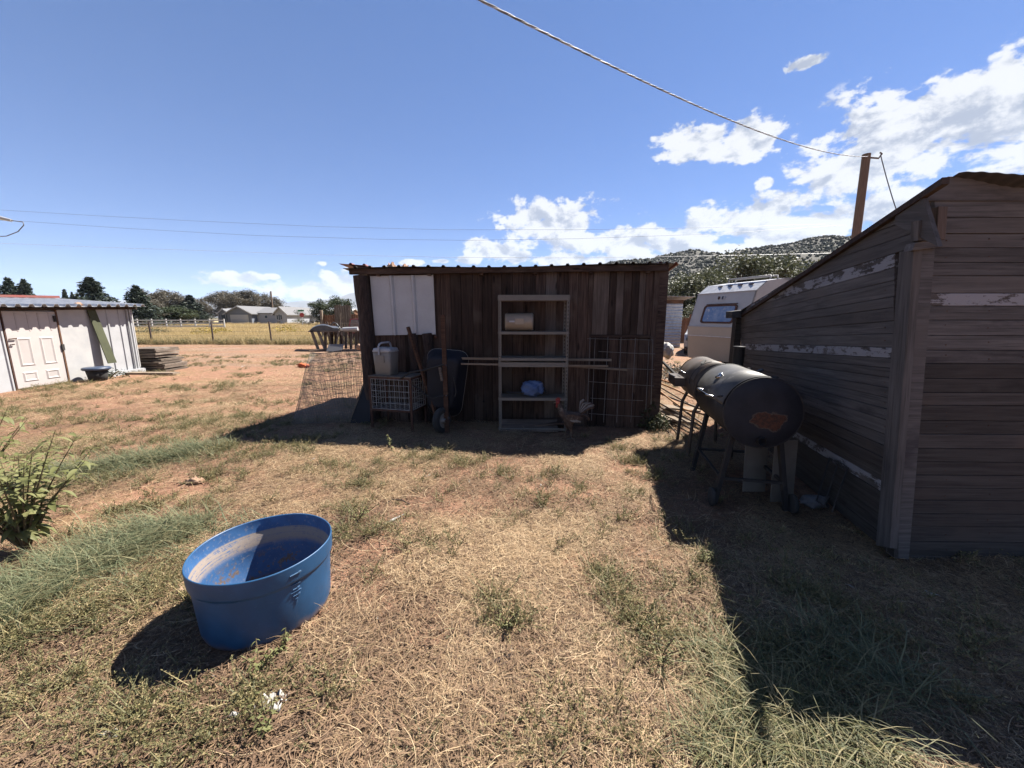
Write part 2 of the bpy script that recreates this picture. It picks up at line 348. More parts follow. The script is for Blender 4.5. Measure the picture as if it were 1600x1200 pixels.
M['elm'] = leafy('elm_leaves', [(.075, .09, .04), (.12, .135, .065), (.16, .17, .095), (.09, .10, .05)], .25)
M['cottonwood'] = leafy('dusty_grey_leaves', [(.15, .135, .10), (.21, .19, .145), (.27, .24, .185), (.17, .155, .115)], .2)
M['greentree'] = leafy('green_leaves', [(.03, .05, .018), (.06, .085, .03), (.09, .115, .05), (.04, .06, .02)], .2)
M['bigweed'] = leafy('weed_leaves', [(.30, .32, .12), (.42, .42, .18), (.55, .50, .25), (.36, .36, .15)], .45)
M['stem'] = mat('weed_stems', (.22, .15, .08), (.16, .14, .06), rough=.8, bs=0)
M['straw'] = leafy('straw', [(.78, .55, .31), (.50, .32, .17), (.98, .75, .46), (.32, .20, .11), (.66, .45, .25)], .15, .7)
M['debris'] = leafy('dark_plant_debris', [(.22, .13, .08), (.38, .25, .15), (.12, .075, .05), (.30, .19, .11)], 0, .9)
M['grass'] = leafy('blue_green_grass', [(.10, .135, .065), (.18, .215, .11), (.28, .305, .165), (.46, .40, .21), (.12, .16, .075)], .3)
M['sgrass'] = leafy('straw_green_grass', [(.38, .33, .15), (.11, .135, .045), (.56, .46, .24), (.16, .175, .065), (.07, .09, .03)], .3)
M['weed'] = leafy('low_weed_leaves', [(.20, .195, .085), (.33, .30, .13), (.14, .145, .065), (.54, .44, .21), (.34, .25, .12)], .25)
M['field'] = leafy('golden_field_grass', [(.78, .58, .27), (.88, .68, .34), (.64, .48, .23), (.45, .36, .17), (.84, .64, .31)], .3)
M['yflower'] = leafy('yellow_bloom', [(.55, .38, .03), (.62, .45, .05), (.3, .3, .08), (.5, .36, .04)], .2)
M['juniper'] = leafy('juniper_foliage', [(.10, .11, .075), (.125, .135, .095), (.15, .155, .12)], .3)

# ------------------------------------------------------------------ ground
def vn(x, y, s=0):
    xi = np.floor(x).astype(np.int64); yi = np.floor(y).astype(np.int64); xf = x - xi; yf = y - yi
    def h(a, b):
        n = (a * 374761393 + b * 668265263 + s * 1442695041) & 0xffffffff; n = ((n ^ (n >> 13)) * 1274126177) & 0xffffffff
        return ((n ^ (n >> 16)) & 0xffff) / 65535.0
    u = xf * xf * (3 - 2 * xf); v = yf * yf * (3 - 2 * yf)
    return (h(xi, yi) * (1 - u) + h(xi + 1, yi) * u) * (1 - v) + (h(xi, yi + 1) * (1 - u) + h(xi + 1, yi + 1) * u) * v - .5
def gh(x, y):
    x = np.asarray(x, float); y = np.asarray(y, float)
    near = np.exp(-((x) ** 2 + (y - 3) ** 2) / 900)
    z = .06 * vn(x * .7, y * .7, 1) + .04 * vn(x * 2.3, y * 2.3, 2)
    fine = np.exp(-((x) ** 2 + (y - 3) ** 2) / 160)
    z = z * near + fine * (.02 * vn(x * 6, y * 6, 3) + .012 * vn(x * 15, y * 15, 4))
    z = z - .05 * np.exp(-((x + 1.72) ** 2 + (y - 1.5) ** 2) / .09)  # hollow added beside the tub to lengthen its shadow
    return z
def gz(x, y): return float(gh(x, y))
def axis(lo, hi, fine, a, b, grow=1.12):
    xs = list(np.arange(a, b, fine)); s = fine; x = b
    while x < hi: xs.append(x); s *= grow; x += s
    xs.append(hi); s = fine; x = a - fine; l = []
    while x > lo: l.append(x); s *= grow; x -= s
    l.append(lo); return np.array(l[::-1] + xs)
gx = axis(-9000, 9000, .04, -5, 4.4, 1.05); gy = axis(-9000, 9500, .04, .6, 6.5, 1.05)
X, Y = np.meshgrid(gx, gy); Z = gh(X, Y); nx, ny = len(gx), len(gy)
me = bpy.data.meshes.new('ground'); idx = np.arange(nx * ny).reshape(ny, nx)
F = np.stack([idx[:-1, :-1], idx[:-1, 1:], idx[1:, 1:], idx[1:, :-1]], -1).reshape(-1, 4)
me.from_pydata(np.stack([X, Y, Z], -1).reshape(-1, 3), [], F.tolist()); me.polygons.foreach_set('use_smooth', [True] * len(F))
g = bpy.data.objects.new('ground', me); COL.objects.link(g); tag(g, kind='structure')
def ground_mat():
    m = bpy.data.materials.new('red_soil_with_straw'); m.use_nodes = True; T = NT(m.node_tree); T.N.clear()
    out = T.n('ShaderNodeOutputMaterial'); b = T.n('ShaderNodeBsdfPrincipled'); T.L.new(b.outputs[0], out.inputs[0])
    gm = T.n('ShaderNodeNewGeometry'); p = gm.outputs['Position']; sp = T.n('ShaderNodeSeparateXYZ'); T.L.new(p, sp.inputs[0])
    a = T.noise(p, .7, 8, .6); f = T.noise(p, 9, 8, .65); h = T.noise(p, 70, 5, .7); st = T.noise(scaled(T, p, (1, 3.5, 1)), 38, 4, .7, dist=2)
    soil = T.mix(T.ss(f, .3, .7), (.55, .305, .195), (.35, .185, .115)); soil = T.mix(T.ss(h, .52, .75), soil, (.64, .43, .29))
    litter = T.mix(T.ss(st, .4, .62), (.22, .125, .07), (.56, .37, .20))
    c = T.mix(T.ss(T.m('ADD', a, T.m('MULTIPLY', T.m('SUBTRACT', f, .5), .9)), .50, .68), soil, litter)
    # weedy green mottling in the middle distance and golden field beyond the wire fence
    mid = T.ss(sp.outputs[1], 5, 9); gmx = T.ss(T.noise(scaled(T, p, (1, 1.8, 1)), 1.1, 8, .7), .54, .62)
    c = T.mix(T.m('MULTIPLY', T.m('MULTIPLY', mid, gmx), .55), c, (.20, .19, .085))
    rd = T.m('MULTIPLY', T.ss(sp.outputs[1], 11, 13), T.ss(T.noise(scaled(T, p, (.35, 1, 1)), .7, 6, .6), .45, .55)); c = T.mix(T.m('MULTIPLY', rd, .8), c, (.42, .28, .20))
    far = T.m('MULTIPLY', T.ss(T.m('ADD', sp.outputs[1], T.m('MULTIPLY', f, 1.5)), 23, 24), T.ss(sp.outputs[0], 1.5, -.5))
    fieldc = T.mix(T.ss(T.noise(scaled(T, p, (.3, 1, 1)), .35, 6, .6), .4, .65), (.70, .52, .27), (.52, .39, .20))
    cl = T.ss(T.noise(scaled(T, p, (1, 1.6, 1)), 3.2, 8, .75), .5, .68); c = T.mix(T.m('MULTIPLY', T.m('MULTIPLY', mid, cl), .6), c, (.21, .14, .085))
    c = T.mix(far, c, fieldc)
    c = T.mix(T.ss(sp.outputs[1], 150, 400), c, (.24, .22, .15))
    c = T.mix(1.0, c, (KA * .95, KA * .95, KA * .95), 'MULTIPLY'); T.L.new(c, b.inputs['Base Color']); b.inputs['Roughness'].default_value = .95; b.inputs['Specular IOR Level'].default_value = .15
    bump(T, b, T.m('ADD', T.m('ADD', T.m('MULTIPLY', f, .6), h), T.m('MULTIPLY', st, .5)), .9, .012); return m
me.materials.append(ground_mat())

# far mountains and the juniper hill
def hillmesh(name, xs, ys, fn, m):
    X, Y = np.meshgrid(xs, ys); Z = fn(X, Y); me = bpy.data.meshes.new(name); idx = np.arange(X.size).reshape(X.shape)
    F = np.stack([idx[:-1, :-1], idx[:-1, 1:], idx[1:, 1:], idx[1:, :-1]], -1).reshape(-1, 4)
    me.from_pydata(np.stack([X, Y, Z], -1).reshape(-1, 3), [], F.tolist()); me.polygons.foreach_set('use_smooth', [True] * len(F)); me.materials.append(m)
    o = bpy.data.objects.new(name, me); COL.objects.link(o); return tag(o, kind='structure')
def fbm(x, y, s, o=5):
    t = 0; a = 1
    for k in range(o): t = t + a * vn(x * 2 ** k, y * 2 ** k, s + k); a *= .5
    return t
mt = mat('distant_mountain_slope', (.17, .17, .15), (.24, .22, .19), scale=.004, rough=1, bs=0, fine=.03, var=0)
def mtn(X, Y):
    r = np.clip((Y - 6200) / 1500, 0, 1) * np.clip((9300 - Y) / 900, 0, 1); r = r * r * (3 - 2 * r)
    prof = 330 + 90 * np.exp(-((X + 2900) / 750) ** 2) + 80 * np.exp(-((X + 1900) / 500) ** 2) - 60 * np.exp(-((X + 5500) / 1500) ** 2) + 25 * np.sin(X / 520)
    return -12 + r * (prof * (1.05 + .35 * fbm(X / 900, Y / 900, 5)) + 15)
hillmesh('mountains', np.linspace(-9000, 6000, 260), np.linspace(6000, 9400, 60), mtn, mt)
def hillf(X, Y):
    # ridge profile read along the skyline: higher to the right
    az = np.arctan2(X, Y); A = [azel(px, py) for px, py in ((700, 440), (900, 424), (960, 412), (1030, 404), (1100, 397), (1210, 385), (1300, 374), (1450, 368), (1700, 372))]
    top = np.interp(az, [-.2] + [a for a, e in A] + [1.3], [0] + [500 * math.tan(e) for a, e in A] + [60])
    d = np.hypot(X, Y); t = np.clip((d - 200) / 300, 0, 1); t2 = t * t * (3 - 2 * t); back = np.clip((760 - d) / 240, 0, 1)
    return -2 + t2 * back * top * (1 + .12 * fbm(X / 90, Y / 90, 11)) + t2 * 5 * fbm(X / 30, Y / 30, 17)
hm = mat('dry_hillside', (.115, .103, .085), (.085, .08, .064), scale=.05, rough=1, bs=.3, spot=(.12, .115, .08), spscale=.12, spth=.52, fine=.8, var=0, bdist=1)
hillmesh('hill', np.linspace(0, 760, 200), np.linspace(20, 760, 200), hillf, hm)

# ------------------------------------------------------------------ scattered plants (geometry-node instances)
def proto_mesh(name, verts, faces, tint, m):
    me = bpy.data.meshes.new(name); me.from_pydata(verts, [], faces); me.materials.append(m)
    a = me.attributes.new('tint', 'FLOAT', 'FACE'); a.data.foreach_set('value', tint); return me
def strands(n, rad, lng, wid, lift, upright=0.0, curl=.6, segs=3, seed=0, m=None, name='clump', droop=0.0, root=0.0, bias=None):
    r = random.Random(seed); V = []; Fc = []; Ti = []
    for i in range(n):
        t = r.random(); L = r.uniform(*lng); w = r.uniform(*wid) / 2
        a0 = r.uniform(0, 6.283); rr = rad * math.sqrt(r.random()); p = Vector((rr * math.cos(a0), rr * math.sin(a0), 0)) * (root if root else 1)
        a = r.uniform(0, 6.283) if bias is None else r.gauss(*bias); e = r.uniform(*upright) if isinstance(upright, tuple) else upright
        z = r.uniform(*lift); p = p + Vector((0, 0, z)); k = r.uniform(-curl, curl); b = len(V)
        for s in range(segs + 1):
            f = s / segs; sd = Vector((-math.sin(a), math.cos(a), r.uniform(-.3, .3))); ww = w * (1 - f * .9) if s == segs or upright else w
            V.append(p - sd * ww); V.append(p + sd * ww)
            ee = e - droop * f; p = p + Vector((math.cos(a) * math.cos(ee), math.sin(a) * math.cos(ee), math.sin(ee))) * (L / segs); a += k
            if p.z < .002 and upright: p.z = .002 + r.random() * .01
        for s in range(segs): q = b + 2 * s; Fc.append((q, q + 1, q + 3, q + 2)); Ti.append(t)
    return proto_mesh(name, V, Fc, Ti, m)
def sprigs(n, hgt, spread, leaf, nl, seed, m, name='sprig', stemw=.002):
    r = random.Random(seed); V = []; Fc = []; Ti = []
    for i in range(n):
        a = r.uniform(0, 6.283); e = r.uniform(.25, 1.3); L = r.uniform(.5, 1) * hgt / max(.35, math.sin(e)); L = min(L, spread * 1.6); t0 = r.random()
        p0 = Vector((r.uniform(-1, 1) * spread * .3, r.uniform(-1, 1) * spread * .3, 0)); d = Vector((math.cos(a) * math.cos(e), math.sin(a) * math.cos(e), math.sin(e)))
        sd = Vector((-math.sin(a), math.cos(a), 0)) * stemw; b = len(V); V += [p0 - sd, p0 + sd, p0 + d * L + sd * .3, p0 + d * L - sd * .3]; Fc.append((b, b + 1, b + 2, b + 3)); Ti.append(t0)
        for k in range(nl):
            p = p0 + d * (L * r.uniform(.15, 1.02)); la = r.uniform(0, 6.283); le = r.uniform(-.3, 1.1); ld = Vector((math.cos(la) * math.cos(le), math.sin(la) * math.cos(le), math.sin(le)))
            s2 = ld.cross(Vector((r.uniform(-1, 1), r.uniform(-1, 1), r.uniform(.2, 1)))).normalized(); l = r.uniform(*leaf); b = len(V)
            V += [p, p + ld * l * .5 + s2 * l * .22, p + ld * l, p + ld * l * .5 - s2 * l * .22]; Fc.append((b, b + 1, b + 2, b + 3)); Ti.append((t0 + r.uniform(-.15, .15)) % 1)
    return proto_mesh(name, V, Fc, Ti, m)
def blobs(seed, m, name, n=90, size=.22, flat=.9):
    r = random.Random(seed); V = []; Fc = []; Ti = []
    for i in range(n):
        d = Vector((r.gauss(0, 1), r.gauss(0, 1), r.gauss(0, 1))).normalized(); p = Vector((d.x * .5, d.y * .5, .5 + d.z * .5 * flat)) * r.uniform(.75, 1.05); t = r.random()
        u = d.cross(Vector((r.random(), r.random(), r.random()))).normalized(); w = d.cross(u); b = len(V); k = size * r.uniform(.6, 1.3)
        V += [p + u * k, p + w * k + d * k * .3, p - u * k, p - w * k - d * k * .2]; Fc.append((b, b + 1, b + 2, b + 3)); Ti.append(t)
    return proto_mesh(name, V, Fc, Ti, m)
GN = {}
def scatter(name, protos, P, rot, scl, label=None, cat=None):
    """one object: points carrying rotation, scale and kind, instanced by geometry nodes"""
    n = len(P); coll = bpy.data.collections.new(name + '_kinds')
    for k, me in enumerate(protos): coll.objects.link(bpy.data.objects.new(name + '_kind', me))
    me = bpy.data.meshes.new(name); me.vertices.add(n); me.vertices.foreach_set('co', np.asarray(P, dtype=np.float32).ravel())
    def at(nm, ty, v, key='value'): a = me.attributes.new(nm, ty, 'POINT'); a.data.foreach_set(key, np.asarray(v).ravel())
    at('rot', 'FLOAT_VECTOR', np.asarray(rot, np.float32), 'vector'); at('scl', 'FLOAT', np.asarray(scl, np.float32)); at('pick', 'INT', rng.integers(0, len(protos), n).astype(np.int32))
    o = bpy.data.objects.new(name, me); COL.objects.link(o)
    ng = bpy.data.node_groups.new(name + '_nodes', 'GeometryNodeTree'); ng.interface.new_socket('Geometry', in_out='INPUT', socket_type='NodeSocketGeometry'); ng.interface.new_socket('Geometry', in_out='OUTPUT', socket_type='NodeSocketGeometry')
    N = ng.nodes; L = ng.links; i = N.new('NodeGroupInput'); q = N.new('NodeGroupOutput'); ip = N.new('GeometryNodeInstanceOnPoints'); ci = N.new('GeometryNodeCollectionInfo')
    ci.inputs['Collection'].default_value = coll; ci.inputs['Separate Children'].default_value = True; ci.inputs['Reset Children'].default_value = True
    def na(nm, ty): a = N.new('GeometryNodeInputNamedAttribute'); a.data_type = ty; a.inputs['Name'].default_value = nm; return a.outputs['Attribute']
    L.new(i.outputs[0], ip.inputs['Points']); L.new(ci.outputs[0], ip.inputs['Instance']); ip.inputs['Pick Instance'].default_value = True
    L.new(na('pick', 'INT'), ip.inputs['Instance Index']); e2r = N.new('FunctionNodeEulerToRotation'); L.new(na('rot', 'FLOAT_VECTOR'), e2r.inputs[0]); L.new(e2r.outputs[0], ip.inputs['Rotation'])
    L.new(na('scl', 'FLOAT'), ip.inputs['Scale']); L.new(ip.outputs[0], q.inputs[0])
    md = o.modifiers.new('scatter', 'NODES'); md.node_group = ng
    return tag(o, label, cat, kind='stuff')
def inshed(x, y):
    a = (x > -2.2) & (x < 2.1) & (y > 5.85 - (x + 2.2) * .105) & (y < 8.2)
    b = (y > 2.4) & (x > 2.6 + (y - 2.4) * .27) & (y < 5.3)
    c = (x < -10.55) & (y < 10.8); d = ((x + 1.31) ** 2 + (y - 1.85) ** 2) < .31 ** 2
    return a | b | c | d
def points(n, x0, x1, y0, y1, keep=None, fall=None):
    x = rng.uniform(x0, x1, n); y = rng.uniform(y0, y1, n); k = ~inshed(x, y)
    if keep is not None: k &= keep(x, y)
    x, y = x[k], y[k]; return np.stack([x, y, gh(x, y)], -1)
def rots(n, tilt=.15): return np.stack([rng.normal(0, tilt, n), rng.normal(0, tilt, n), rng.uniform(0, 6.283, n)], -1)

def wedge(n, y0, y1, pw=1.0):
    """points in the wedge of ground the yard shows, denser towards the near side"""
    u = rng.uniform(0, 1, n); y = y0 * (y1 / y0) ** (u ** pw); hw = y * 1.5 + .8
    x = rng.uniform(-1, 1, n) * hw; k = ~inshed(x, y); x, y = x[k], y[k]; return x, y
BARE = [(935, 925, .22), (905, 890, .16), (975, 960, .12), (560, 1075, .16), (470, 975, .14), (655, 995, .12), (520, 900, .14), (720, 790, .2), (600, 860, .15), (990, 730, .2), (880, 770, .2), (1060, 790, .12), (800, 1130, .1), (740, 870, .14),
        (70, 835, .3), (130, 810, .32), (190, 785, .32), (20, 875, .25), (250, 770, .25), (330, 815, .18), (280, 760, .25), (110, 985, .1), (600, 945, .12), (690, 930, .1), (840, 1010, .12), (240, 1190, .1), (520, 1150, .1), (640, 790, .16)]
BP = [(at_z(a, b).x, at_z(a, b).y, r) for a, b, r in BARE]
def bare(x, y):
    b = np.zeros(len(x)); w = 1 + .5 * fbm(x * 5, y * 5, 77, 3)
    for (cx, cy, r) in BP: b = np.maximum(b, np.exp(-(((x - cx) / 1.5) ** 2 + (y - cy) ** 2) / (r * w) ** 2))
    return b
def dens(x, y): return fbm(x * .9, y * .9, 31, 4) - 1.1 * bare(x, y)
# straw litter over the whole yard
sp = [strands(100, .17, (.02, .12), (.0011, .0025), (.001, .028), curl=1.0, segs=4, seed=s, m=M['straw'], name='straw_clump') for s in range(6)]
x, y = wedge(19000, 1.05, 9); k = dens(x, y) * 1.3 + rng.uniform(-.35, .35, len(x)) > .0; x, y = x[k], y[k]
P = np.stack([x, y, gh(x, y)], -1); scatter('straw_litter', sp, P, rots(len(P), .06), rng.uniform(.7, 1.25, len(P)) * np.clip(.75 + P[:, 1] * .06, .8, 1.5))
dp = [strands(46, .14, (.012, .07), (.0015, .005), (.001, .028), curl=.4, segs=2, seed=20 + s, m=M['debris'], name='debris_clump') for s in range(4)]
x, y = wedge(11000, 1.05, 9); k = bare(x, y) < rng.uniform(.2, 1.1, len(x)); x, y = x[k], y[k]; P = np.stack([x, y, gh(x, y)], -1); scatter('plant_debris', dp, P, rots(len(P), .05), rng.uniform(.7, 1.3, len(P)))
up = [strands(16, .08, (.05, .16), (.0015, .003), (0, .005), upright=(.1, .9), curl=.35, droop=.9, seed=40 + s, m=M['straw'], name='dry_tuft') for s in range(5)]
x, y = wedge(6000, 1.05, 12); k = dens(x + 9, y) > .05; x, y = x[k], y[k]; P = np.stack([x, y, gh(x, y)], -1); scatter('dry_grass', up, P, rots(len(P), .1), rng.uniform(.6, 1.4, len(P)))
lg = [strands(5, .05, (.2, .45), (.002, .0035), (.002, .03), curl=.35, segs=6, seed=60 + s, m=M['straw'], name='long_stalks') for s in range(6)]
x, y = wedge(900, 1.1, 6); P = np.stack([x, y, gh(x, y)], -1); scatter('dry_stalks', lg, P, rots(len(P), .05), rng.uniform(.6, 1.1, len(P)))
def lumps(seed, m):
    r = random.Random(seed); bm = bmesh.new(); bmesh.ops.create_icosphere(bm, subdivisions=1, radius=1)
    V = [tuple(v.co * r.uniform(.6, 1.15) * (1 if i else 1)) for i, v in enumerate(bm.verts)]; V = [(x, y * .8, z * .55) for x, y, z in V]; Fc = [tuple(v.index for v in f.verts) for f in bm.faces]; bm.free()
    t = r.random(); return proto_mesh('clod', V, Fc, [t] * len(Fc), m)
M['soilclod'] = leafy('soil_clods', [(.50, .24, .13), (.36, .17, .09), (.20, .11, .07), (.58, .40, .28), (.42, .2, .11)], 0, .95)
cl_ = [lumps(s, M['soilclod']) for s in range(6)]; x, y = wedge(14000, 1.05, 10); P = np.stack([x, y, gh(x, y) + .002], -1); scatter('soil_clods', cl_, P, rots(len(P), .4), .003 + .016 * rng.random(len(P)) ** 4 + .002 * rng.random(len(P)))
# green patches: (px, py, radius m, count)
def patch(L, per=1.0):
    out = []
    for (px, py, r, n) in L:
        c = at_z(px, py); n = int(n * per); a = rng.uniform(0, 6.283, n); q = r * np.abs(rng.normal(0, .55, n)) * (1 + .35 * np.sin(a * 3 + px)); out.append(np.stack([c.x + q * np.cos(a) * 1.25, c.y + q * np.sin(a) * .9], -1))
    p = np.concatenate(out); k = ~inshed(p[:, 0], p[:, 1]); p = p[k]; return np.stack([p[:, 0], p[:, 1], gh(p[:, 0], p[:, 1])], -1)
gp = [strands(26, .12, (.14, .32), (.0045, .008), (0, .004), upright=(.2, 1.1), curl=.28, droop=1.3, segs=4, seed=80 + s, m=M['grass'], name='grass_tuft', bias=(-2.6, 1.3)) for s in range(6)]
P = patch([(10, 960, .22, 60), (60, 925, .25, 80), (120, 895, .28, 90), (190, 865, .28, 90), (250, 840, .25, 80), (290, 825, .16, 30), (-60, 950, .3, 80), (90, 745, .3, 40), (150, 738, .4, 80), (220, 726, .4, 80), (285, 714, .3, 50), (320, 705, .25, 26), (1320, 1010, .2, 22), (1390, 1080, .22, 26)])
r_ = rots(len(P), .1); r_[:, 2] = rng.normal(0, .6, len(P)); scatter('green_grass', gp, P, r_, rng.uniform(.6, 1.1, len(P)))
gp = [strands(30, .09, (.12, .30), (.003, .0065), (0, .004), upright=(.2, 1.0), curl=.25, droop=1.4, segs=4, seed=100 + s, m=M['sgrass'], name='rank_grass_tuft') for s in range(6)]
P = patch([(1120, 1110, .12, 7), (1100, 1170, .12, 9), (1150, 1185, .16, 20), (1190, 1120, .18, 22), (1240, 1180, .2, 26), (1270, 1120, .2, 20), (1330, 1180, .16, 16), (1130, 1050, .12, 12), (0, 1010, .12, 10), (1250, 1040, .2, 16)])
scatter('rank_grass', gp, P, rots(len(P), .1), rng.uniform(.7, 1.15, len(P)))
wp = [sprigs(20, .07, .10, (.005, .013), 14, 120 + s, M['weed'], 'low_weed') for s in range(6)]
WL = [(60, 1080, .3, 50), (30, 1000, .2, 40), (150, 960, .3, 60), (220, 1130, .3, 50), (330, 1150, .25, 40), (400, 1110, .12, 16), (120, 1150, .3, 40), (300, 940, .12, 14), (90, 870, .25, 24), (210, 930, .3, 60), (270, 910, .2, 26),
      (310, 790, .25, 30), (240, 790, .25, 26), (180, 800, .2, 16), (330, 750, .3, 34), (380, 720, .4, 44), (80, 770, .3, 30), (140, 760, .3, 30), (330, 665, .45, 60), (380, 655, .4, 50), (290, 670, .4, 44), (440, 700, .3, 26), (250, 690, .4, 26), (180, 700, .5, 30), (60, 705, .6, 50), (120, 690, .6, 30),
      (550, 800, .25, 34), (580, 830, .2, 30), (530, 840, .15, 16), (560, 760, .25, 26), (520, 730, .3, 30), (600, 730, .3, 30), (660, 715, .3, 30), (720, 722, .3, 30), (780, 740, .3, 20), (500, 690, .3, 26), (870, 750, .25, 16),
      (780, 940, .10, 16), (800, 975, .1, 18), (940, 900, .12, 18), (970, 945, .12, 20), (990, 985, .14, 26), (1030, 1000, .16, 34), (1000, 1040, .12, 18), (1100, 868, .08, 12), (1090, 915, .14, 18), (1150, 990, .18, 24), (1190, 1030, .18, 24), (1000, 720, .25, 26), (1030, 745, .2, 20), (970, 700, .25, 20), (1045, 690, .2, 16), (1000, 770, .2, 12),
      (880, 1120, .16, 8), (930, 1150, .16, 10), (980, 1180, .12, 14), (820, 1190, .12, 10), (640, 1190, .15, 8), (1230, 930, .3, 40), (1300, 950, .3, 40), (1380, 1000, .3, 30), (1450, 1010, .3, 30), (1540, 980, .3, 30), (1500, 1100, .25, 20), (1280, 870, .3, 20), (860, 790, .2, 8), (700, 770, .2, 10), (470, 1080, .1, 8), (700, 880, .15, 5)]
P = patch([(a, b, r * 1.5, n) for a, b, r, n in WL], .62); scatter('low_weeds', wp, P, rots(len(P), .15), rng.uniform(.6, 1.35, len(P)))
P1 = points(9000, -14, -.5, 4.0, 16, lambda x, y: fbm(x * 1.1, y * 1.6, 51, 4) + rng.uniform(-.25, .25, len(x)) > .15 + .02 * np.maximum(0, y - 8)); P2 = points(700, -4, 4, 1.2, 5, lambda x, y: fbm(x * 1.3, y * 1.3, 55, 4) > .2)
P3 = points(900, 2, 12, 4, 20, lambda x, y: fbm(x, y, 57, 4) > .1)
P = np.concatenate([P1, P2, P3]); scatter('weed_cover', wp, P, rots(len(P), .15), rng.uniform(.6, 1.5, len(P)))
wd = [strands(14, .25, (.12, .35), (.004, .008), (.001, .02), upright=(0, .5), curl=.4, droop=.5, segs=3, seed=140 + s, m=M['straw'], name='distant_straw') for s in range(4)]
P = points(15000, -26, 14, 6.5, 22.5, lambda x, y: fbm(x * .5, y * 1.1, 61, 4) > -.05); scatter('yard_straw', wd, P, rots(len(P), .05), rng.uniform(.5, 1.1, len(P)))
# golden field behind the wire fence
fp = [strands(34, .35, (.3, .65), (.008, .016), (0, .01), upright=(.9, 1.5), curl=.12, droop=.5, segs=2, seed=160 + s, m=M['field'], name='field_tuft') for s in range(5)]
n = 16000; y = 22.9 * (92 / 22.9) ** rng.uniform(0, 1, n); x = rng.uniform(-1, .1, n) * (y * 1.35) - 1; P = np.stack([x, y, gh(x, y)], -1)
scatter('field_grass', fp, P, rots(n, .08), rng.uniform(.5, 1.0, n) * (1 + (y - 23) / 90) * .7)
n = 2600; y = rng.uniform(22.2, 24.2, n); x = rng.uniform(-34, 0, n); P = np.stack([x, y, gh(x, y)], -1); wf = [sprigs(20, .35, .3, (.04, .08), 8, 180 + s, M['sgrass'], 'fence_weed', .006) for s in range(4)]
scatter('fence_line_weeds', wf, P[:900], rots(900, .1), rng.uniform(.5, 1.1, 900)); scatter('fence_line_grass', fp, P[900:], rots(1700, .1), rng.uniform(.5, 1.0, 1700))
# junipers dotted over the hill
jb = [blobs(200 + s, M['juniper'], 'juniper', 70, .24) for s in range(4)]
n = 26000; d = rng.uniform(240, 560, n); a = rng.uniform(.02, 1.25, n); x = d * np.sin(a); y = d * np.cos(a); k = (x < 755) & (y > 25) & (y < 755) & (fbm(x / 25, y / 25, 71, 3) + rng.uniform(-.7, .7, n) + d / 1500 > -.0)
x, y, d = x[k], y[k], d[k]; P = np.stack([x, y, hillf(x, y) - .3], -1); scatter('hillside_junipers', jb, P, rots(len(P), .05), rng.uniform(.9, 2.6, len(P)))

# ------------------------------------------------------------------ the plank shed in the middle
U = Vector((.9945, -.1048, 0)); Nf = Vector((-.1048, -.9945, 0)); P0 = Vector((-2.16, 5.77, 0))
def F_(px, py, v=0.0): return on_plane(px, py, P0 + Nf * v, Nf)
def fz(px, z, v=0.0):
    """point on the shed front above/below pixel column px at height z"""
    p = F_(px, 560, v); return Vector((p.x, p.y, z))
Bk = -Nf; DEP = 2.3
shed = empty('plank_shed', P0 + U * 2.1, 'low dark brown plank shed with ribbed roof and a white metal sheet on its front', 'shed')
def poly_uz(u, z, v=0.0): return P0 + U * u + Nf * v + Vector((0, 0, z))
LW = 4.27
def core(name, a, b, zt0, zt1, th=.03, matl=M['dk']):
    mb = MB(); mb.prism([a, b, b + Vector((0, 0, zt1)), a + Vector((0, 0, zt0))], Bk * th); return mb
# wall boards: seams along the top edge and along the foot (pixels of the photograph, put on the wall plane)
def col_x(px0): return px0
seams = [578, 590, 603, 617, 631, 644, 657, 676, 690, 705, 721, 739, 754, 769, 784, 801, 818, 836, 852, 869, 887, 902, 918, 925]
ztop = 2.17
def fcol(px):  # vertical column: x of the plane at the mid height, straight up in the world
    p = F_(px, 500, 0); return (p - P0).dot(U)
for i, (a, b) in enumerate(zip(seams[:-1], seams[1:])):
    ua, ub = fcol(a), fcol(b); zt = ztop - .0
    m_ = M['barn_grey'] if (a, b) in ((852, 869),) else M['barn']
    board(shed, [poly_uz(ua, -.04), poly_uz(ub, -.04), poly_uz(ub, zt), poly_uz(ua, zt)], .022, Nf, m_, jit=.006, gap=.002)
up_ = [925, 950, 961, 973, 985, 996, 1006, 1018]
for a, b in zip(up_[:-1], up_[1:]):
    ua, ub = fcol(a), fcol(b); board(shed, [poly_uz(ua, 1.31), poly_uz(ub, 1.31), poly_uz(ub, ztop), poly_uz(ua, ztop)], .022, Nf, M['barn_grey'] if a in (925, 961, 996) else M['barn'], jit=.006, gap=.0025)
lo_ = [925, 938, 953, 968, 983, 1000, 1018]
for a, b in zip(lo_[:-1], lo_[1:]):
    ua, ub = fcol(a), fcol(b); board(shed, [poly_uz(ua, -.03), poly_uz(ub, -.03), poly_uz(ub, 1.27), poly_uz(ua, 1.27)], .02, Nf, M['barn'], jit=.006, gap=.003)
ue = fcol(1018)
board(shed, [poly_uz(fcol(921), 1.27, .028), poly_uz(ue, 1.27, .028), poly_uz(ue, 1.31, .028), poly_uz(fcol(921), 1.31, .028)], .025, Nf, M['barn'], 'batten')
board(shed, [poly_uz(ue, -.04, .01), poly_uz(fcol(1029), -.04, .01), poly_uz(fcol(1029), ztop, .01), poly_uz(ue, ztop, .01)], .03, Nf, M['barn'])
mb = MB(); a = poly_uz(LW - .045, -.05, -.04); b = poly_uz(LW - .045, ztop, -.04); mb.beam(a, b, .11, .11, up=tuple(Nf)); mb.obj('corner_post', M['barn'], shed)
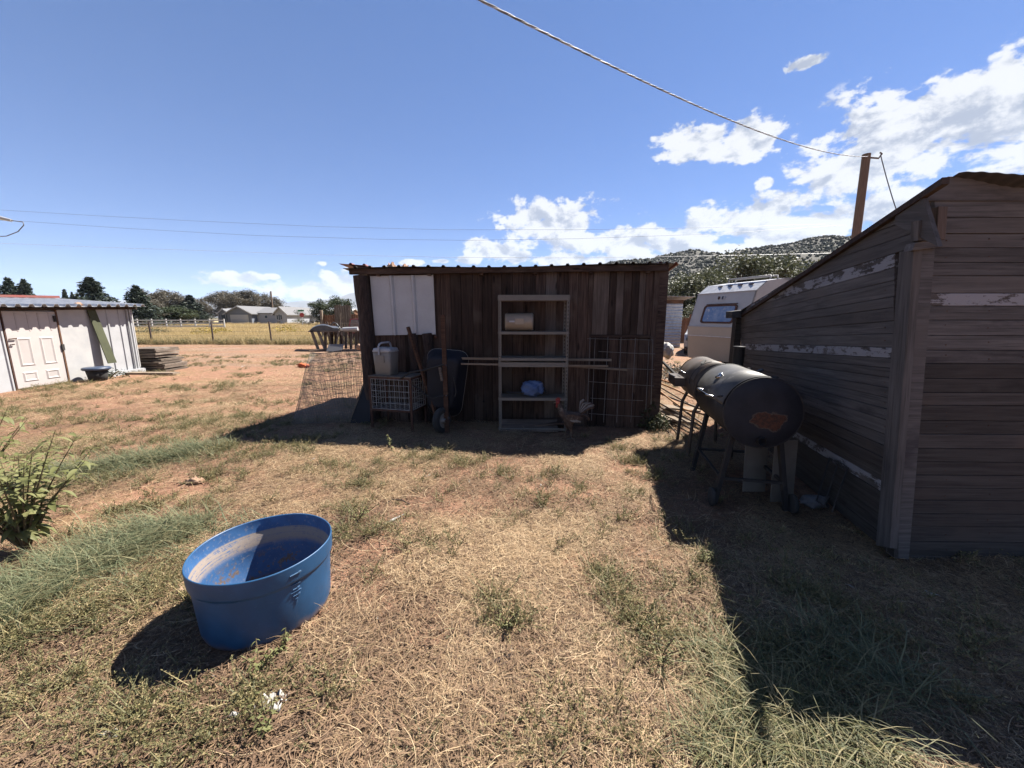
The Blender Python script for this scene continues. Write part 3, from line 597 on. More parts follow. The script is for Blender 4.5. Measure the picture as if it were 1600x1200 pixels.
# log corner post with bark, leaning a little
def log(parent, a, b, r, name='log_post', n=14, m=M['bark'], half=False):
    a, b = Vector(a), Vector(b); pts = [a.lerp(b, t / 9) + Vector((random.uniform(-1, 1) * .012, random.uniform(-1, 1) * .01, 0)) for t in range(10)]
    mb = MB(); mb.tube(pts, [r * random.uniform(.92, 1.12) for _ in pts], n); v = mb.v
    mb.v = [(x + random.uniform(-.007, .007), y + random.uniform(-.007, .007), z) for x, y, z in v]; return mb.obj(name, m, parent)
log(shed, poly_uz(.05, -.1, .07), poly_uz(.0, 2.14, .05), .098)
log(shed, poly_uz(fcol(648), -.05, .03), poly_uz(fcol(646), 1.32, .03), .075, 'bark_slab')
log(shed, poly_uz(fcol(667), -.05, .03), poly_uz(fcol(668), 1.32, .03), .07, 'bark_slab')
# side and back walls; dark sheet added behind the boards against light leaks
mb = MB(); mb.prism([poly_uz(.0, -.05, -.05), poly_uz(LW, -.05, -.05), poly_uz(LW, 2.14, -.05), poly_uz(0, 2.14, -.05)], Bk * .02); mb.obj('light_stop_backing', M['dk'], shed)
def side_wall(u0, sgn):
    k = 12
    for i in range(k):
        v0 = -.06 - i * (DEP - .06) / k; v1 = -.06 - (i + 1) * (DEP - .06) / k; z0 = 2.15 + v0 * .09; z1 = 2.15 + v1 * .09
        board(shed, [poly_uz(u0, -.05, v0), poly_uz(u0, -.05, v1), poly_uz(u0, z1, v1), poly_uz(u0, z0, v0)], .022, U * sgn, M['barn'], jit=.004)
side_wall(0.02, -1); side_wall(LW - .005, 1)
mb = MB(); mb.prism([poly_uz(0, -.05, -DEP), poly_uz(LW, -.05, -DEP), poly_uz(LW, 1.94, -DEP), poly_uz(0, 1.94, -DEP)], Bk * .02); mb.obj('back_wall', M['barn'], shed)
# roof: ribbed sheet, front edge towards the yard
def ribbed(p0, du, dv, nu, pitch, hgt, w, sag=None, profile='trap', nv=6):
    """ribbed sheet: ribs run along dv, pitch metres apart along du; returns verts, faces"""
    du = Vector(du); dv = Vector(dv); L = du.length; ud = du.normalized(); nn = ud.cross(dv.normalized()).normalized(); nn = nn if nn.z > 0 or abs(nn.z) < .3 else -nn
    xs = []; u = 0
    while u < L:
        if profile == 'trap': xs += [(u, 0), (u + pitch - w, 0), (u + pitch - w * .75, hgt), (u + pitch - w * .25, hgt)]
        else: xs += [(u + pitch * k / 8, hgt * .5 * (1 - math.cos(2 * math.pi * k / 8))) for k in range(8)]
        u += pitch
    xs = [(x, h) for x, h in xs if x < L] + [(L, 0)]; vs = []; V_ = []
    for j in range(nv + 1):
        for (x, h) in xs:
            p = Vector(p0) + ud * x + dv * (j / nv) + nn * h
            if sag: p.z += sag(x / L, j / nv)
            V_.append(p)
    m = len(xs); return V_, [(j * m + i, j * m + i + 1, (j + 1) * m + i + 1, (j + 1) * m + i) for j in range(nv) for i in range(m - 1)]
mb = MB(); rp0 = poly_uz(-.22, 2.235, .16)
v, f = ribbed(rp0, U * (LW + .26), Bk * (DEP + .35) + Vector((0, 0, -.24)), 0, .212, .022, .055, sag=lambda a, b: .012 * math.sin(a * 9)); mb.add(v, f)
mb.obj('roof', M['darkrib'], shed, solid=.004)
v, f = ribbed(poly_uz(-.26, 2.262, .13) + Vector((-.03, 0, .012)), U * .4, Bk * (DEP + .3) + Vector((0, 0, -.235)), 0, .2, .02, .05, sag=lambda a, b: .03 * (1 - a)); mb = MB(); mb.add(v, f); mb.obj('roof_sheet', M['redroof'], shed, solid=.003, label='faded red roof sheet at one end')
v, f = ribbed(poly_uz(LW - .3, 2.262, .08), U * .42, Bk * (DEP + .3) + Vector((0, 0, -.235)), 0, .2, .02, .05, sag=lambda a, b: -.02 * a); mb = MB(); mb.add(v, f); mb.obj('roof_sheet', M['redroof'], shed, solid=.003, label='faded red roof sheet at one end')
for k, (h0, vv, th) in enumerate(((2.175, .10, .035),)):
    mb = MB(); mb.beam(poly_uz(-.16, h0 + .02, vv - .02), poly_uz(LW - .02, h0 + .02, vv - .02), .05, .075); mb.obj('fascia_board', M['barn'], shed)
for k in range(6):
    mb = MB(); u = .25 + k * .75; mb.beam(poly_uz(u, 2.165, .07), poly_uz(u, 1.96, -DEP), .05, .06); mb.obj('rafter', M['barn'], shed)
# white metal sheet over the opening
q = [F_(586, 524, .03), F_(681.5, 522.5, .03), F_(677.5, 429.5, .03), F_(578, 431.5, .03)]
mb = MB(); nn = Nf; W_ = (q[1] - q[0]).length
def wm(u, t, h): a = q[0].lerp(q[1], u); b = q[3].lerp(q[2], u); return a.lerp(b, t) + nn * h
cols_ = [0, .30, .325, .35, .375, .64, .665, .69, .715, .975, 1]; hs = [0, 0, .03, .03, 0, 0, .03, .03, 0, 0, .016]
vs = [wm(c, t, h) for t in (0, .5, 1) for c, h in zip(cols_, hs)]; m = len(cols_)
mb.add(vs, [(j * m + i, j * m + i + 1, (j + 1) * m + i + 1, (j + 1) * m + i) for j in range(2) for i in range(m - 1)]); mb.obj('metal_panel', M['wmetal'], shed, solid=.0015)
mb = MB(); mb.lathe([(0, .05), (.02, .045), (.026, .025), (.014, .0)], F_(682, 526, .0), tuple(Nf), n=12); mb.obj('knob', M['rust'], shed)
mb = MB(); mb.lathe([(0, .035), (.012, .03), (.014, 0)], F_(756, 627, .0), tuple(Nf), n=10); mb.obj('bolt_head', M['chrome'], shed)
# two reddish stones on the roof
for k, (px, w, h) in enumerate(((610, .10, .10), (627, .09, .085))):
    r_ = random.Random(k); bm = bmesh.new(); bmesh.ops.create_icosphere(bm, subdivisions=3, radius=1); mb = MB(); c = poly_uz(fcol(px), 2.235, -.15 - .1 * k)
    c.z = 2.26 - .02; vs = [Vector((v.co.x * w * (1 if abs(v.co.x) < .6 else .8) * (1 + .25 * math.sin(v.co.z * 7 + k)), v.co.y * .08, max(-.3, v.co.z) * h * (1 + .3 * math.sin(v.co.x * 9 + k * 2)))) + c for v in bm.verts]
    mb.add(vs, [tuple(v.index for v in f.verts) for f in bm.faces], False); bm.free()
    mb.obj('stone', M['stone'], None, origin=c - Vector((0, 0, .03)), label=['larger reddish stone with a flat side on the plank shed roof', 'smaller pale-topped reddish stone on the plank shed roof'][k], cat='stone', group='stones on the shed roof')

# ------------------------------------------------------------------ steel shelf unit
SXL, SXR, SFY = at_z(779, 666).x, at_z(779, 666).x + .93, 5.13
su = empty('shelf_unit', ((SXL + SXR) / 2, SFY + .15, 0), 'beige slotted steel shelf unit standing against the dark plank shed', 'shelf unit')
tw = .935
def spt(u, d, z): return Vector((SXL + .012 + u * tw, SFY + d - u * .03, z))
for (u, d) in ((0, 0), (1, 0), (0, .31), (1, .31)):
    s_ = 1 if u == 0 else -1; dd = 1 if d == 0 else -1; mb = MB(); z = .0; p = spt(u, d, 0)
    # angle post pierced by a row of slots: web strips and short bridges
    for face in (0, 1):
        ax = Vector((s_, 0, 0)) if face == 0 else Vector((0, dd, 0)); th = Vector((0, dd * .0025, 0)) if face == 0 else Vector((s_ * .0025, 0, 0))
        w = .036
        mb.prism([p, p + ax * .012, p + ax * .012 + Vector((0, 0, 1.83)), p + Vector((0, 0, 1.83))], th)
        mb.prism([p + ax * .024, p + ax * w, p + ax * w + Vector((0, 0, 1.83)), p + ax * .024 + Vector((0, 0, 1.83))], th)
        for k in range(37):
            zz = k * .05; a_ = p + ax * .012 + Vector((0, 0, zz)); mb.prism([a_, a_ + ax * .012, a_ + ax * .012 + Vector((0, 0, .024)), a_ + Vector((0, 0, .024))], th)
    mb.obj('upright', M['shelf'], su)
for (z, h, boardz) in ((1.80, .065, None), (1.345, .032, 1), (.995, .032, 1), (.925, .06, None), (.45, .032, 1), (.03, .03, None)):
    for d in (0.0, .31):
        mb = MB(); mb.beam(spt(.005, d, z), spt(.995, d, z), .012, h); mb.obj('beam', M['shelf'], su)
    for u in (0, 1): mb = MB(); mb.beam(spt(u, .01, z), spt(u, .30, z), .01, h * .8); mb.obj('side_rail', M['shelf'], su)
    if boardz: mb = MB(); mb.prism([spt(.005, .008, z + .01), spt(.995, .008, z + .01), spt(.995, .302, z + .01), spt(.005, .302, z + .01)], (0, 0, .011)); mb.obj('shelf_board', M['partb'], su)
mb = MB(); mb.prism([spt(.0, .0, 1.833), spt(1, .0, 1.833), spt(1, .31, 1.833), spt(0, .31, 1.833)], (0, 0, .006)); mb.obj('top_sheet', M['shelf'], su)
# three wooden strips through the shelf
for (a, b, w, nm) in ((at_y(716, 560, 5.36), at_y(955, 562.5, 5.32), .03, 'longest straight pale wooden strip lying through the third shelf'),
                      (at_y(719, 568.5, 5.30), at_y(950, 572, 5.22), .022, 'thin lower wooden strip poking out of the shelf towards the wheelbarrow'),
                      (at_y(800, 566, 5.40), at_y(980, 578, 5.19), .026, 'wooden strip sloping down past the shelf towards the wire panel')):
    for q_ in (a, b): q_.z = max(q_.z, 0)
    o = MB().beam(a, b, w * 1.4, w).obj('wooden_strip', M['pale'], None, origin=(a + b) / 2, label=nm, cat='strip', group='wooden strips laid through the shelf')
# tan canister: lying drum shape with ridge and label recess
def canister():
    c = spt(.30, .14, 1.366 + .122); t = empty('canister', c - Vector((0, 0, .122)), 'tan ribbed plastic canister lying on the upper shelf', 'canister')
    mb = MB(); L = .38; prof = [(0, -L / 2), (.105, -L / 2), (.118, -L / 2 + .012), (.121, -L / 2 + .03), (.117, -L / 2 + .034), (.117, L / 2 - .034), (.121, L / 2 - .03), (.118, L / 2 - .012), (.105, L / 2), (0, L / 2)]
    mb.lathe(prof, c, (1, -.05, 0), n=36); mb.obj('shell', M['tan'], t)
    mb = MB(); mb.box(c + Vector((0, -.117, .0)), (L * .96, .012, .008)); mb.obj('seam', M['tan'], t)
    mb = MB(); mb.box(c + Vector((0, -.118, .01)), (.11, .016, .075)); mb.obj('latch', M['tan'], t)
    mb = MB(); mb.box(c + Vector((-.1, -.118, .01)), (.07, .012, .02)); mb.obj('clasp', M['wplast'], t)
canister()
# blue cloth bag with dark straps on the lowest shelf
def lump(c, s, seed, nz=.25, sub=4):
    bm = bmesh.new(); bmesh.ops.create_icosphere(bm, subdivisions=sub, radius=1); mb = MB(); r_ = random.Random(seed); ph = [r_.uniform(0, 6) for _ in range(6)]
    vs = []
    for v in bm.verts:
        k = 1 + nz * (.5 * math.sin(v.co.x * 5 + ph[0]) * math.sin(v.co.z * 6 + ph[1]) + .4 * math.sin(v.co.y * 9 + ph[2] + v.co.x * 4) + .25 * math.sin(v.co.z * 17 + v.co.x * 13 + ph[3]))
        vs.append(Vector((v.co.x * s[0] * k, v.co.y * s[1] * k, v.co.z * s[2] * k)) + Vector(c))
    mb.add(vs, [tuple(v.index for v in f.verts) for f in bm.faces], True); bm.free(); return mb
bz = .475; bc = spt(.50, .13, bz + .10)
bag = lump(bc, (.15, .11, .105), 4).obj('bag', M['bluebag'], None, origin=bc - Vector((0, 0, .1)), label='crumpled light blue cloth bag on the lowest shelf', cat='bag')
mb = MB(); mb.tube([bc + Vector((-.12, -.08, -.05)), bc + Vector((-.2, -.05, -.045)), bc + Vector((-.3, -.02, -.055)), bc + Vector((-.36, .03, -.05))], .012, 6); mb.obj('strap', M['rubber'], bag)
mb = MB(); mb.tube([bc + Vector((-.14, .05, .0)), bc + Vector((-.08, .03, .095)), bc + Vector((.05, .04, .1)), bc + Vector((.16, .02, .01)), bc + Vector((.19, -.02, -.06))], .01, 6); mb.obj('strap', M['rubber'], bag)
bl = at_z(838, 668); bl.y = 5.38; mb = MB(); mb.beam((SXL + .1, 5.34, .02), (SXR - .02, 5.3, .1), .3, .02)
mb.obj('loose_board', M['barn'], None, origin=(0, 5.32, 0), label='dark flat board lying on the dirt under the shelf unit', cat='board')
for w_ in (MB().prism([Vector((SXL + .03, 5.10, .0)), Vector((SXR - .1, 5.08, .0)), Vector((SXR - .1, 5.3, .1)), Vector((SXL + .03, 5.32, .1))], (0, 0, .02)),):
    w_.obj('ramp_board', M['barn_grey'], None, origin=(0, 5.1, 0), label='grey worn board sloping against the foot of the shelf unit', cat='board')

# ------------------------------------------------------------------ wire crate with cooler on it
CFL, CFR = Vector((-1.99, 5.30, 0)), Vector((-1.38, 5.14, 0)); cu = (CFR - CFL).normalized(); cb = Vector((-cu.y, cu.x, 0)); CW = (CFR - CFL).length; CDp = .40; CH = .74; CB = .27
crate = empty('wire_crate', (CFL + CFR) / 2 + cb * .2, 'rusty framed wire mesh crate on legs holding up the cooler', 'crate')
def cp(u, d, z): return CFL + cu * (u * CW) + cb * (d * CDp) + Vector((0, 0, z))
for u in (0, 1):
    for d in (0, 1): mb = MB(); mb.beam(cp(u, d, -.03), cp(u, d, CH), .028, .028); mb.obj('leg', M['rust'], crate)
for z in (CB, CH - .015):
    for a, b in (((0, 0), (1, 0)), ((0, 1), (1, 1)), ((0, 0), (0, 1)), ((1, 0), (1, 1))):
        mb = MB(); mb.beam(cp(*a, z), cp(*b, z), .026, .03); mb.obj('rail', M['rust'], crate)
def grid(mb, fn, nu, nv, r, jit=0.0, sides=4):
    for i in range(nu + 1):
        mb.tube([fn(i / nu, j / 4) + Vector((random.uniform(-jit, jit), random.uniform(-jit, jit), 0)) for j in range(5)], r, sides, False)
    for j in range(nv + 1):
        mb.tube([fn(i / 4, j / nv) + Vector((0, random.uniform(-jit, jit), random.uniform(-jit, jit))) for i in range(5)], r, sides, False)
for nm, fn, nu, nv in (('front', lambda a, b: cp(.04 + a * .92, -.03, CB + .02 + b * (CH - CB - .05)), 8, 5), ('side', lambda a, b: cp(1.02, .05 + a * .9, CB + .02 + b * (CH - CB - .05)), 6, 5), ('b', lambda a, b: cp(.04 + a * .92, 1.0, CB + .02 + b * (CH - CB - .05)), 8, 5), ('l', lambda a, b: cp(-.02, .05 + a * .9, CB + .02 + b * (CH - CB - .05)), 6, 5)):
    mb = MB(); grid(mb, fn, nu, nv, .0035); mb.obj('mesh_panel', M['wirew'], crate)
mb = MB(); grid(mb, lambda a, b: cp(a, b, CB + .02), 10, 8, .002); mb.obj('mesh_floor', M['wirew'], crate)
mb = MB(); mb.prism([cp(-.02, -.04, CH), cp(1.02, -.04, CH), cp(1.02, 1.02, CH), cp(-.02, 1.02, CH)], (0, 0, .012)); mb.obj('top_board', M['lumber'], crate)
# cooler
ck = cp(.27, .42, CH + .012); cl = empty('cooler', ck, 'beige cooler with a white lid and handle standing on the wire crate', 'cooler', rz=math.atan2(cu.y, cu.x))
CM = Matrix.Rotation(math.atan2(cu.y, cu.x), 4, 'Z')
def rbox(mb, c, sb, st, h, r, n=5, z0=0, Mx=CM):
    """rounded-corner tapered box"""
    def ring(s, z):
        o = []
        for q, (sx, sy) in enumerate(((1, 1), (-1, 1), (-1, -1), (1, -1))):
            for k in range(n):
                a = (q + k / (n - 1)) * math.pi / 2; o.append(Vector((sx * (s[0] / 2 - r) + r * math.cos(a), sy * (s[1] / 2 - r) + r * math.sin(a), z)))
        return [Mx @ p + Vector(c) for p in o]
    e = min(.008, h * .2); rings = [ring((sb[0] - .012, sb[1] - .012), z0), ring(sb, z0 + e), ring(st, z0 + h - e), ring((st[0] - .012, st[1] - .012), z0 + h)]; m = 4 * n
    vs = [p for rg in rings for p in rg]; mb.add(vs, [(i * m + k, i * m + (k + 1) % m, (i + 1) * m + (k + 1) % m, (i + 1) * m + k) for i in range(3) for k in range(m)], True)
    mb.add(rings[0], [tuple(range(m))[::-1]]); mb.add(rings[3], [tuple(range(m))]); return mb
mb = rbox(MB(), ck, (.25, .21), (.28, .24), .32, .03); mb.obj('body', M['cooler'], cl, origin=ck)
mb = MB(); mb.box(ck + CM @ Vector((-.02, -.122, .23)), (.13, .012, .10), CM); mb.obj('front_recess', M['cooler'], cl, origin=ck)
mb = rbox(MB(), ck, (.295, .255), (.27, .23), .055, .035, z0=.322); o = mb.obj('lid', M['wplast'], cl, origin=ck)
mb = MB(); mb.box(ck + CM @ Vector((-.03, 0, .38)), (.12, .12, .012), CM); mb.obj('cup_well', M['wplast'], o, origin=ck)
mb = MB(); mb.tube([ck + CM @ Vector(p) for p in ((-.02, -.135, .29), (-.02, -.14, .40), (-.015, -.12, .435), (0, -.09, .45), (.0, .09, .45), (.0, .12, .43), (0, .135, .40), (0, .135, .30))], .013, 8); mb.obj('handle', M['wplast'], cl, origin=ck)

# ------------------------------------------------------------------ wheelbarrow stood on end
def wheelbarrow():
    base = Vector((-.97, 5.16, 0)); t = empty('wheelbarrow', base, 'black wheelbarrow stood upright on its nose with brown wooden handles', 'wheelbarrow')
    A = lambda px, py, y: at_y(px, py, y)
    mb = MB(); mb.beam(A(637.5, 511, 5.42), A(686, 664, 5.16), .042, .034); mb.obj('handle', M['handle'], t)
    mb = MB(); mb.beam(A(692, 492, 5.32), A(699, 684, 5.04), .045, .058, up=(1, 0, 0)); mb.obj('handle', M['handle'], t)
    # deep tapered tray: floor towards the yard, rim towards the wall
    def ring(cx, cz, w, h, y, r, rot, n=6):
        o = []
        for q, (sx, sz) in enumerate(((1, 1), (-1, 1), (-1, -1), (1, -1))):
            for k in range(n):
                a = (q + k / (n - 1)) * math.pi / 2; p = Vector((sx * (w / 2 - r) + r * math.cos(a), 0, sz * (h / 2 - r) + r * math.sin(a))); taper = 1 - .22 * (.5 - p.z / h); p.x *= taper
                o.append(Matrix.Rotation(rot, 3, 'Y') @ p + Vector((cx, y, cz)))
        return o
    rot = R(5); rings = [ring(-1.0, .66, .36, .62, 5.20, .07, rot), ring(-.97, .64, .47, .78, 5.26, .10, rot), ring(-.95, .62, .57, .92, 5.44, .13, rot), ring(-.945, .62, .60, .955, 5.445, .14, rot), ring(-.945, .62, .60, .955, 5.46, .14, rot)]
    m = len(rings[0]); mb = MB(); vs = [p for rg in rings for p in rg]; mb.add(vs, [(i * m + k, i * m + (k + 1) % m, (i + 1) * m + (k + 1) % m, (i + 1) * m + k) for i in range(4) for k in range(m)], True); mb.add(rings[0], [tuple(range(m))]); o = mb.obj('tray', M['navy'], t, solid=.003)
    mb = MB(); mb.tube(rings[4] + [rings[4][0]], .009, 6, False); mb.obj('rim', M['cooler'], o)
    wc = Vector((-.955, 5.06, .17)); ax = Vector((.9, -.42, .05)).normalized(); w = empty_part('wheel', t, wc)
    mb = MB(); mb.lathe([(.10, -.035), (.13, -.045), (.16, -.04), (.175, -.02), (.178, 0), (.175, .02), (.16, .04), (.13, .045), (.10, .035)], wc, ax, n=36); mb.obj('tyre', M['rubber'], w)
    mb = MB(); mb.lathe([(0, -.02), (.03, -.02), (.10, -.03), (.102, .03), (.085, .028), (.03, .015), (.03, .05), (0, .052)], wc, ax, n=28); mb.obj('rim', M['cooler'], w)
    mb = MB(); mb.tube([wc - ax * .12, wc + ax * .12], .009, 8); mb.obj('axle', M['rust'], t)
    mb = MB(); mb.tube([A(625, 592, 5.15), A(640, 582, 5.12), A(664, 578, 5.1), A(693, 570, 5.12)], .012, 7); mb.obj('brace', M['rubber'], t)
    mb = MB(); mb.tube([A(640, 600, 5.2), A(655, 607, 5.15), A(668, 620, 5.1), A(676, 622, 5.1), A(694, 618, 5.1)], .009, 7); mb.obj('brace', M['rubber'], t)
    mb = MB(); mb.tube([A(709, 590, 5.2), A(713, 612, 5.18), A(711, 620, 5.18)], .01, 7); mb.obj('leg', M['rubber'], t)
    mb = MB(); mb.beam(A(687, 574, 5.12), A(691, 595, 5.1), .03, .05); mb.obj('wedge_block', M['lumber'], t)
    for (px, py, y) in ((697, 571, 5.13), (698, 618, 5.08), (701, 653, 5.03)): mb = MB(); p = A(px, py, y); mb.lathe([(0, .012), (.008, .01), (.009, -.01)], p, (0, -1, 0), n=8); mb.obj('bolt', M['chrome'], t)
def empty_part(name, parent, loc):
    o = bpy.data.objects.new(name, None); o.empty_display_size = .1; return place(o, parent, Matrix.Translation(Vector(loc)))
wheelbarrow()

# ------------------------------------------------------------------ wire panels and blue board
def leaning_mesh():
    BL, BR = at_z(456, 664), at_y(560, 655, 5.62); BR.z = 0; TL, TR = at_y(487.5, 551.5, 6.15), at_y(566, 546.5, 6.0)
    t = empty('wire_mesh_sheet', (BL + BR) / 2, 'large bent sheet of pale wire mesh leaning by the log corner post', 'wire mesh')
    def fn(a, b, k=0):
        p = BL.lerp(BR, a).lerp(TL.lerp(TR, a), b); s = .10 * math.sin(a * 3.4 + .4) * math.sin(b * 3.0) + .05 * max(0, a - .75) * 4 * b
        return p + Vector((0.02 * math.sin(b * 5), -s + k, .015 * math.sin(a * 7 + b * 3)))
    def g2(name, nu, nv, r, k, shear=0):
        mb = MB()
        for i in range(nu + 1): mb.tube([fn(min(1, max(0, i / nu + shear * (j / 8 - .5) + random.uniform(-.003, .003))), j / 8, k) for j in range(9)], r, 3, False, False)
        for j in range(nv + 1): mb.tube([fn(i / 12, min(1, max(0, j / nv + .012 * math.sin(i * 1.3 + j))), k) for i in range(13)], r, 3, False, False)
        mb.obj(name, M['wirel'], t)
    g2('mesh_layer', 44, 10, .0034, 0); g2('mesh_layer', 38, 15, .003, .05, .06)
    for (a, b) in ((0, 0), (1, 0)): pass
    mb = MB(); mb.tube([fn(0, j / 8, 0) for j in range(9)], .005, 5, False); mb.tube([fn(i / 12, 1, 0) for i in range(13)], .005, 5, False); mb.obj('edge_wire', M['wirel'], t)
leaning_mesh()
a, b, c, d = at_y(545, 655, 5.55), at_y(578, 656, 5.5), at_y(576, 592, 5.68), at_y(573, 590, 5.72)
for p in (a, b): p.z = 0.0
bb = empty('blue_board', (a + b) / 2, 'dark blue board with a pale edge leaning between the mesh and crate', 'board')
MB().prism([a, b, at_y(579, 592, 5.66), at_y(573, 588, 5.70)], (0, .015, 0)).obj('board_face', M['navy'], bb)
MB().beam(a + Vector((0, -.008, 0)), at_y(573, 588, 5.69), .012, .02).obj('edge_strip', M['pale'], bb)
def cattle_panel():
    t = empty('cattle_fence', fz(970, 0, .1), 'grey welded wire panel with wide squares leaning on the shed door boards', 'wire panel')
    V0 = [(922, 527, 917, 655), (930, 528, 924, 657), (950, 526, 943, 660), (970.5, 527, 963.5, 660), (993, 528, 985.5, 660), (1014, 530, 1009, 640), (1020, 530, 1017, 632)]
    mb = MB()
    for (x0, y0, x1, y1) in V0: a = F_(x0, y0, .05); b = F_(x1, y1, .20); mb.tube([a, a.lerp(b, .5) + Nf * .01, b], .0042, 5)
    mb.obj('vertical_wires', M['wire'], t)
    for k, (y0, y1, xa, xb, v) in enumerate(((529, 531, 917, 1020, .055), (549, 553, 935, 1024, .075), (573, 577.5, 920, 1023, .1), (596, 603, 919, 1022, .125), (622, 626, 922, 1005, .15), (646, 651, 920, 1004, .18))):
        mb = MB(); mb.tube([F_(xa, y0, v), F_((xa + xb) / 2, (y0 + y1) / 2 + .4, v), F_(xb, y1, v)], .0042, 5); mb.obj('wire', M['wire'], t)
cattle_panel()

# ------------------------------------------------------------------ blue tub
def tub():
    c = Vector((-1.311, 1.849, -.004)); t = empty('stock_tub', c, 'round blue plastic stock tub with dried mud inside, standing on bare ground', 'tub')
    m, T, b, v, rnd = base_mat('scuffed_blue_plastic'); tc = T.n('ShaderNodeTexCoord'); sp = T.n('ShaderNodeSeparateXYZ'); T.L.new(tc.outputs['Object'], sp.inputs[0])
    n = T.noise(v, 7, 8, .6); f = T.noise(scaled(T, v, (1, 1, 3)), 45, 6, .7)
    col = T.mix(T.ss(n, .35, .7), (.009, .048, .115), (.013, .064, .15)); col = T.mix(T.ss(f, .62, .75), col, (.06, .14, .25))
    r2 = T.m('SQRT', T.m('ADD', T.m('MULTIPLY', sp.outputs[0], sp.outputs[0]), T.m('MULTIPLY', sp.outputs[1], sp.outputs[1])))
    col = T.mix(T.m('MULTIPLY', T.ss(T.m('ADD', sp.outputs[2], T.m('MULTIPLY', T.m('SUBTRACT', n, .5), .12)), .06, .015), .55), col, (.19, .115, .07))
    T.L.new(col, b.inputs['Base Color']); b.inputs['Roughness'].default_value = .45; bump(T, b, T.m('ADD', n, f), .06, .004); outer = m
    m, T, b, v, rnd = base_mat('muddy_blue_inside'); tc = T.n('ShaderNodeTexCoord'); sp = T.n('ShaderNodeSeparateXYZ'); T.L.new(tc.outputs['Object'], sp.inputs[0]); z = sp.outputs[2]
    n = T.noise(v, 10, 9, .65); f = T.noise(v, 55, 6, .7); bd = T.noise(scaled(T, v, (.5, .5, 26)), 6, 5, .6)
    col = T.mix(T.ss(n, .35, .7), (.013, .055, .15), (.022, .085, .21))
    ring_ = T.m('MULTIPLY', T.ss(z, .20, .245), T.m('SUBTRACT', 1, T.ss(z, .300, .31))); col = T.mix(T.m('MULTIPLY', ring_, T.ss(T.m('ADD', T.m('MULTIPLY', bd, .6), T.m('MULTIPLY', f, .4)), .36, .5)), col, (.20, .165, .14))
    low = T.m('MULTIPLY', T.m('SUBTRACT', 1, T.ss(z, .1, .24)), T.ss(T.m('ADD', n, T.m('MULTIPLY', T.m('SUBTRACT', f, .5), .6)), .52, .60)); col = T.mix(low, col, (.075, .05, .036))
    col = T.mix(T.m('MULTIPLY', T.ss(z, .05, .02), .9), col, (.07, .04, .028))
    col = T.mix(T.m('MULTIPLY', T.ss(f, .55, .65), .35), col, (.21, .20, .20))
    T.L.new(col, b.inputs['Base Color']); b.inputs['Roughness'].default_value = .65; bump(T, b, T.m('ADD', n, f), .15, .004); inner = m
    Rr = .3225; Hh = .3775; N_ = 72
    def wob(mb, k0=0):
        o = []
        for (x, y, z) in mb.v:
            a = math.atan2(y - c.y, x - c.x); k = 1 + (.012 * math.sin(2 * a + .5) + .006 * math.sin(5 * a)) * (z / Hh); o.append((c.x + (x - c.x) * k, c.y + (y - c.y) * k, z))
        mb.v = o; return mb
    mb = MB(); mb.lathe([(.0, .012), (.270, .0), (.283, .005), (.291, .014), (.297, .035), (.305, .20), (.3085, .272), (.3095, .280), (.3155, .286), (.3190, .292), (.3205, .30), (.3220, .355), (.3222, .374)], c, n=N_); wob(mb).obj('outer_wall', outer, t)
    mb = MB(); mb.lathe([(.3222, .374), (.3215, .3785), (.317, .379), (.315, .375)], c, n=N_); wob(mb).obj('rim', outer, t)
    mb = MB(); mb.lathe([(.315, .375), (.3125, .298), (.304, .284), (.298, .19), (.289, .04), (.27, .024), (0, .02)], c, n=N_); wob(mb).obj('inner_wall', inner, t)
    # moulded level marks on the right-hand side
    mk = MB()
    for k, z in enumerate((.335, .275, .250, .235, .215, .195)):
        L = (.05, .04, .028, .05, .03, .012)[k]; ph = -math.pi * .5 + .98
        for (off, ln, tz) in ((0, L, .0022),) + (((L * .75, .012, .007),) if k in (0, 1, 2, 4) else ()):
            a0 = ph + (off - L / 2) / .3; rr = .3235 if z > .29 else .305 + (z - .2) * .05 + .0025
            vs = []; n_ = 5
            for i in range(n_ + 1):
                a = a0 + ln / .3 * i / n_; 
                for (dr, dz) in ((-.005, -tz / 2), (.0008, -tz / 2), (.0008, tz / 2), (-.005, tz / 2)): vs.append(c + Vector(((rr + dr) * math.cos(a), (rr + dr) * math.sin(a), z + dz)))
            mk.add(vs, [(4 * i + q, 4 * i + (q + 1) % 4, 4 * i + 4 + (q + 1) % 4, 4 * i + 4 + q) for i in range(n_) for q in range(4)])
    mk.box(c + Vector((.3055 * math.cos(ph), .3055 * math.sin(ph), .2)), (.003, .0022, .06), Matrix.Rotation(ph, 3, 'Z'))
    mk.obj('level_marks', mat('worn_level_marks', (.10, .19, .32), (.06, .14, .28), rough=.5, bs=0), t)
tub()

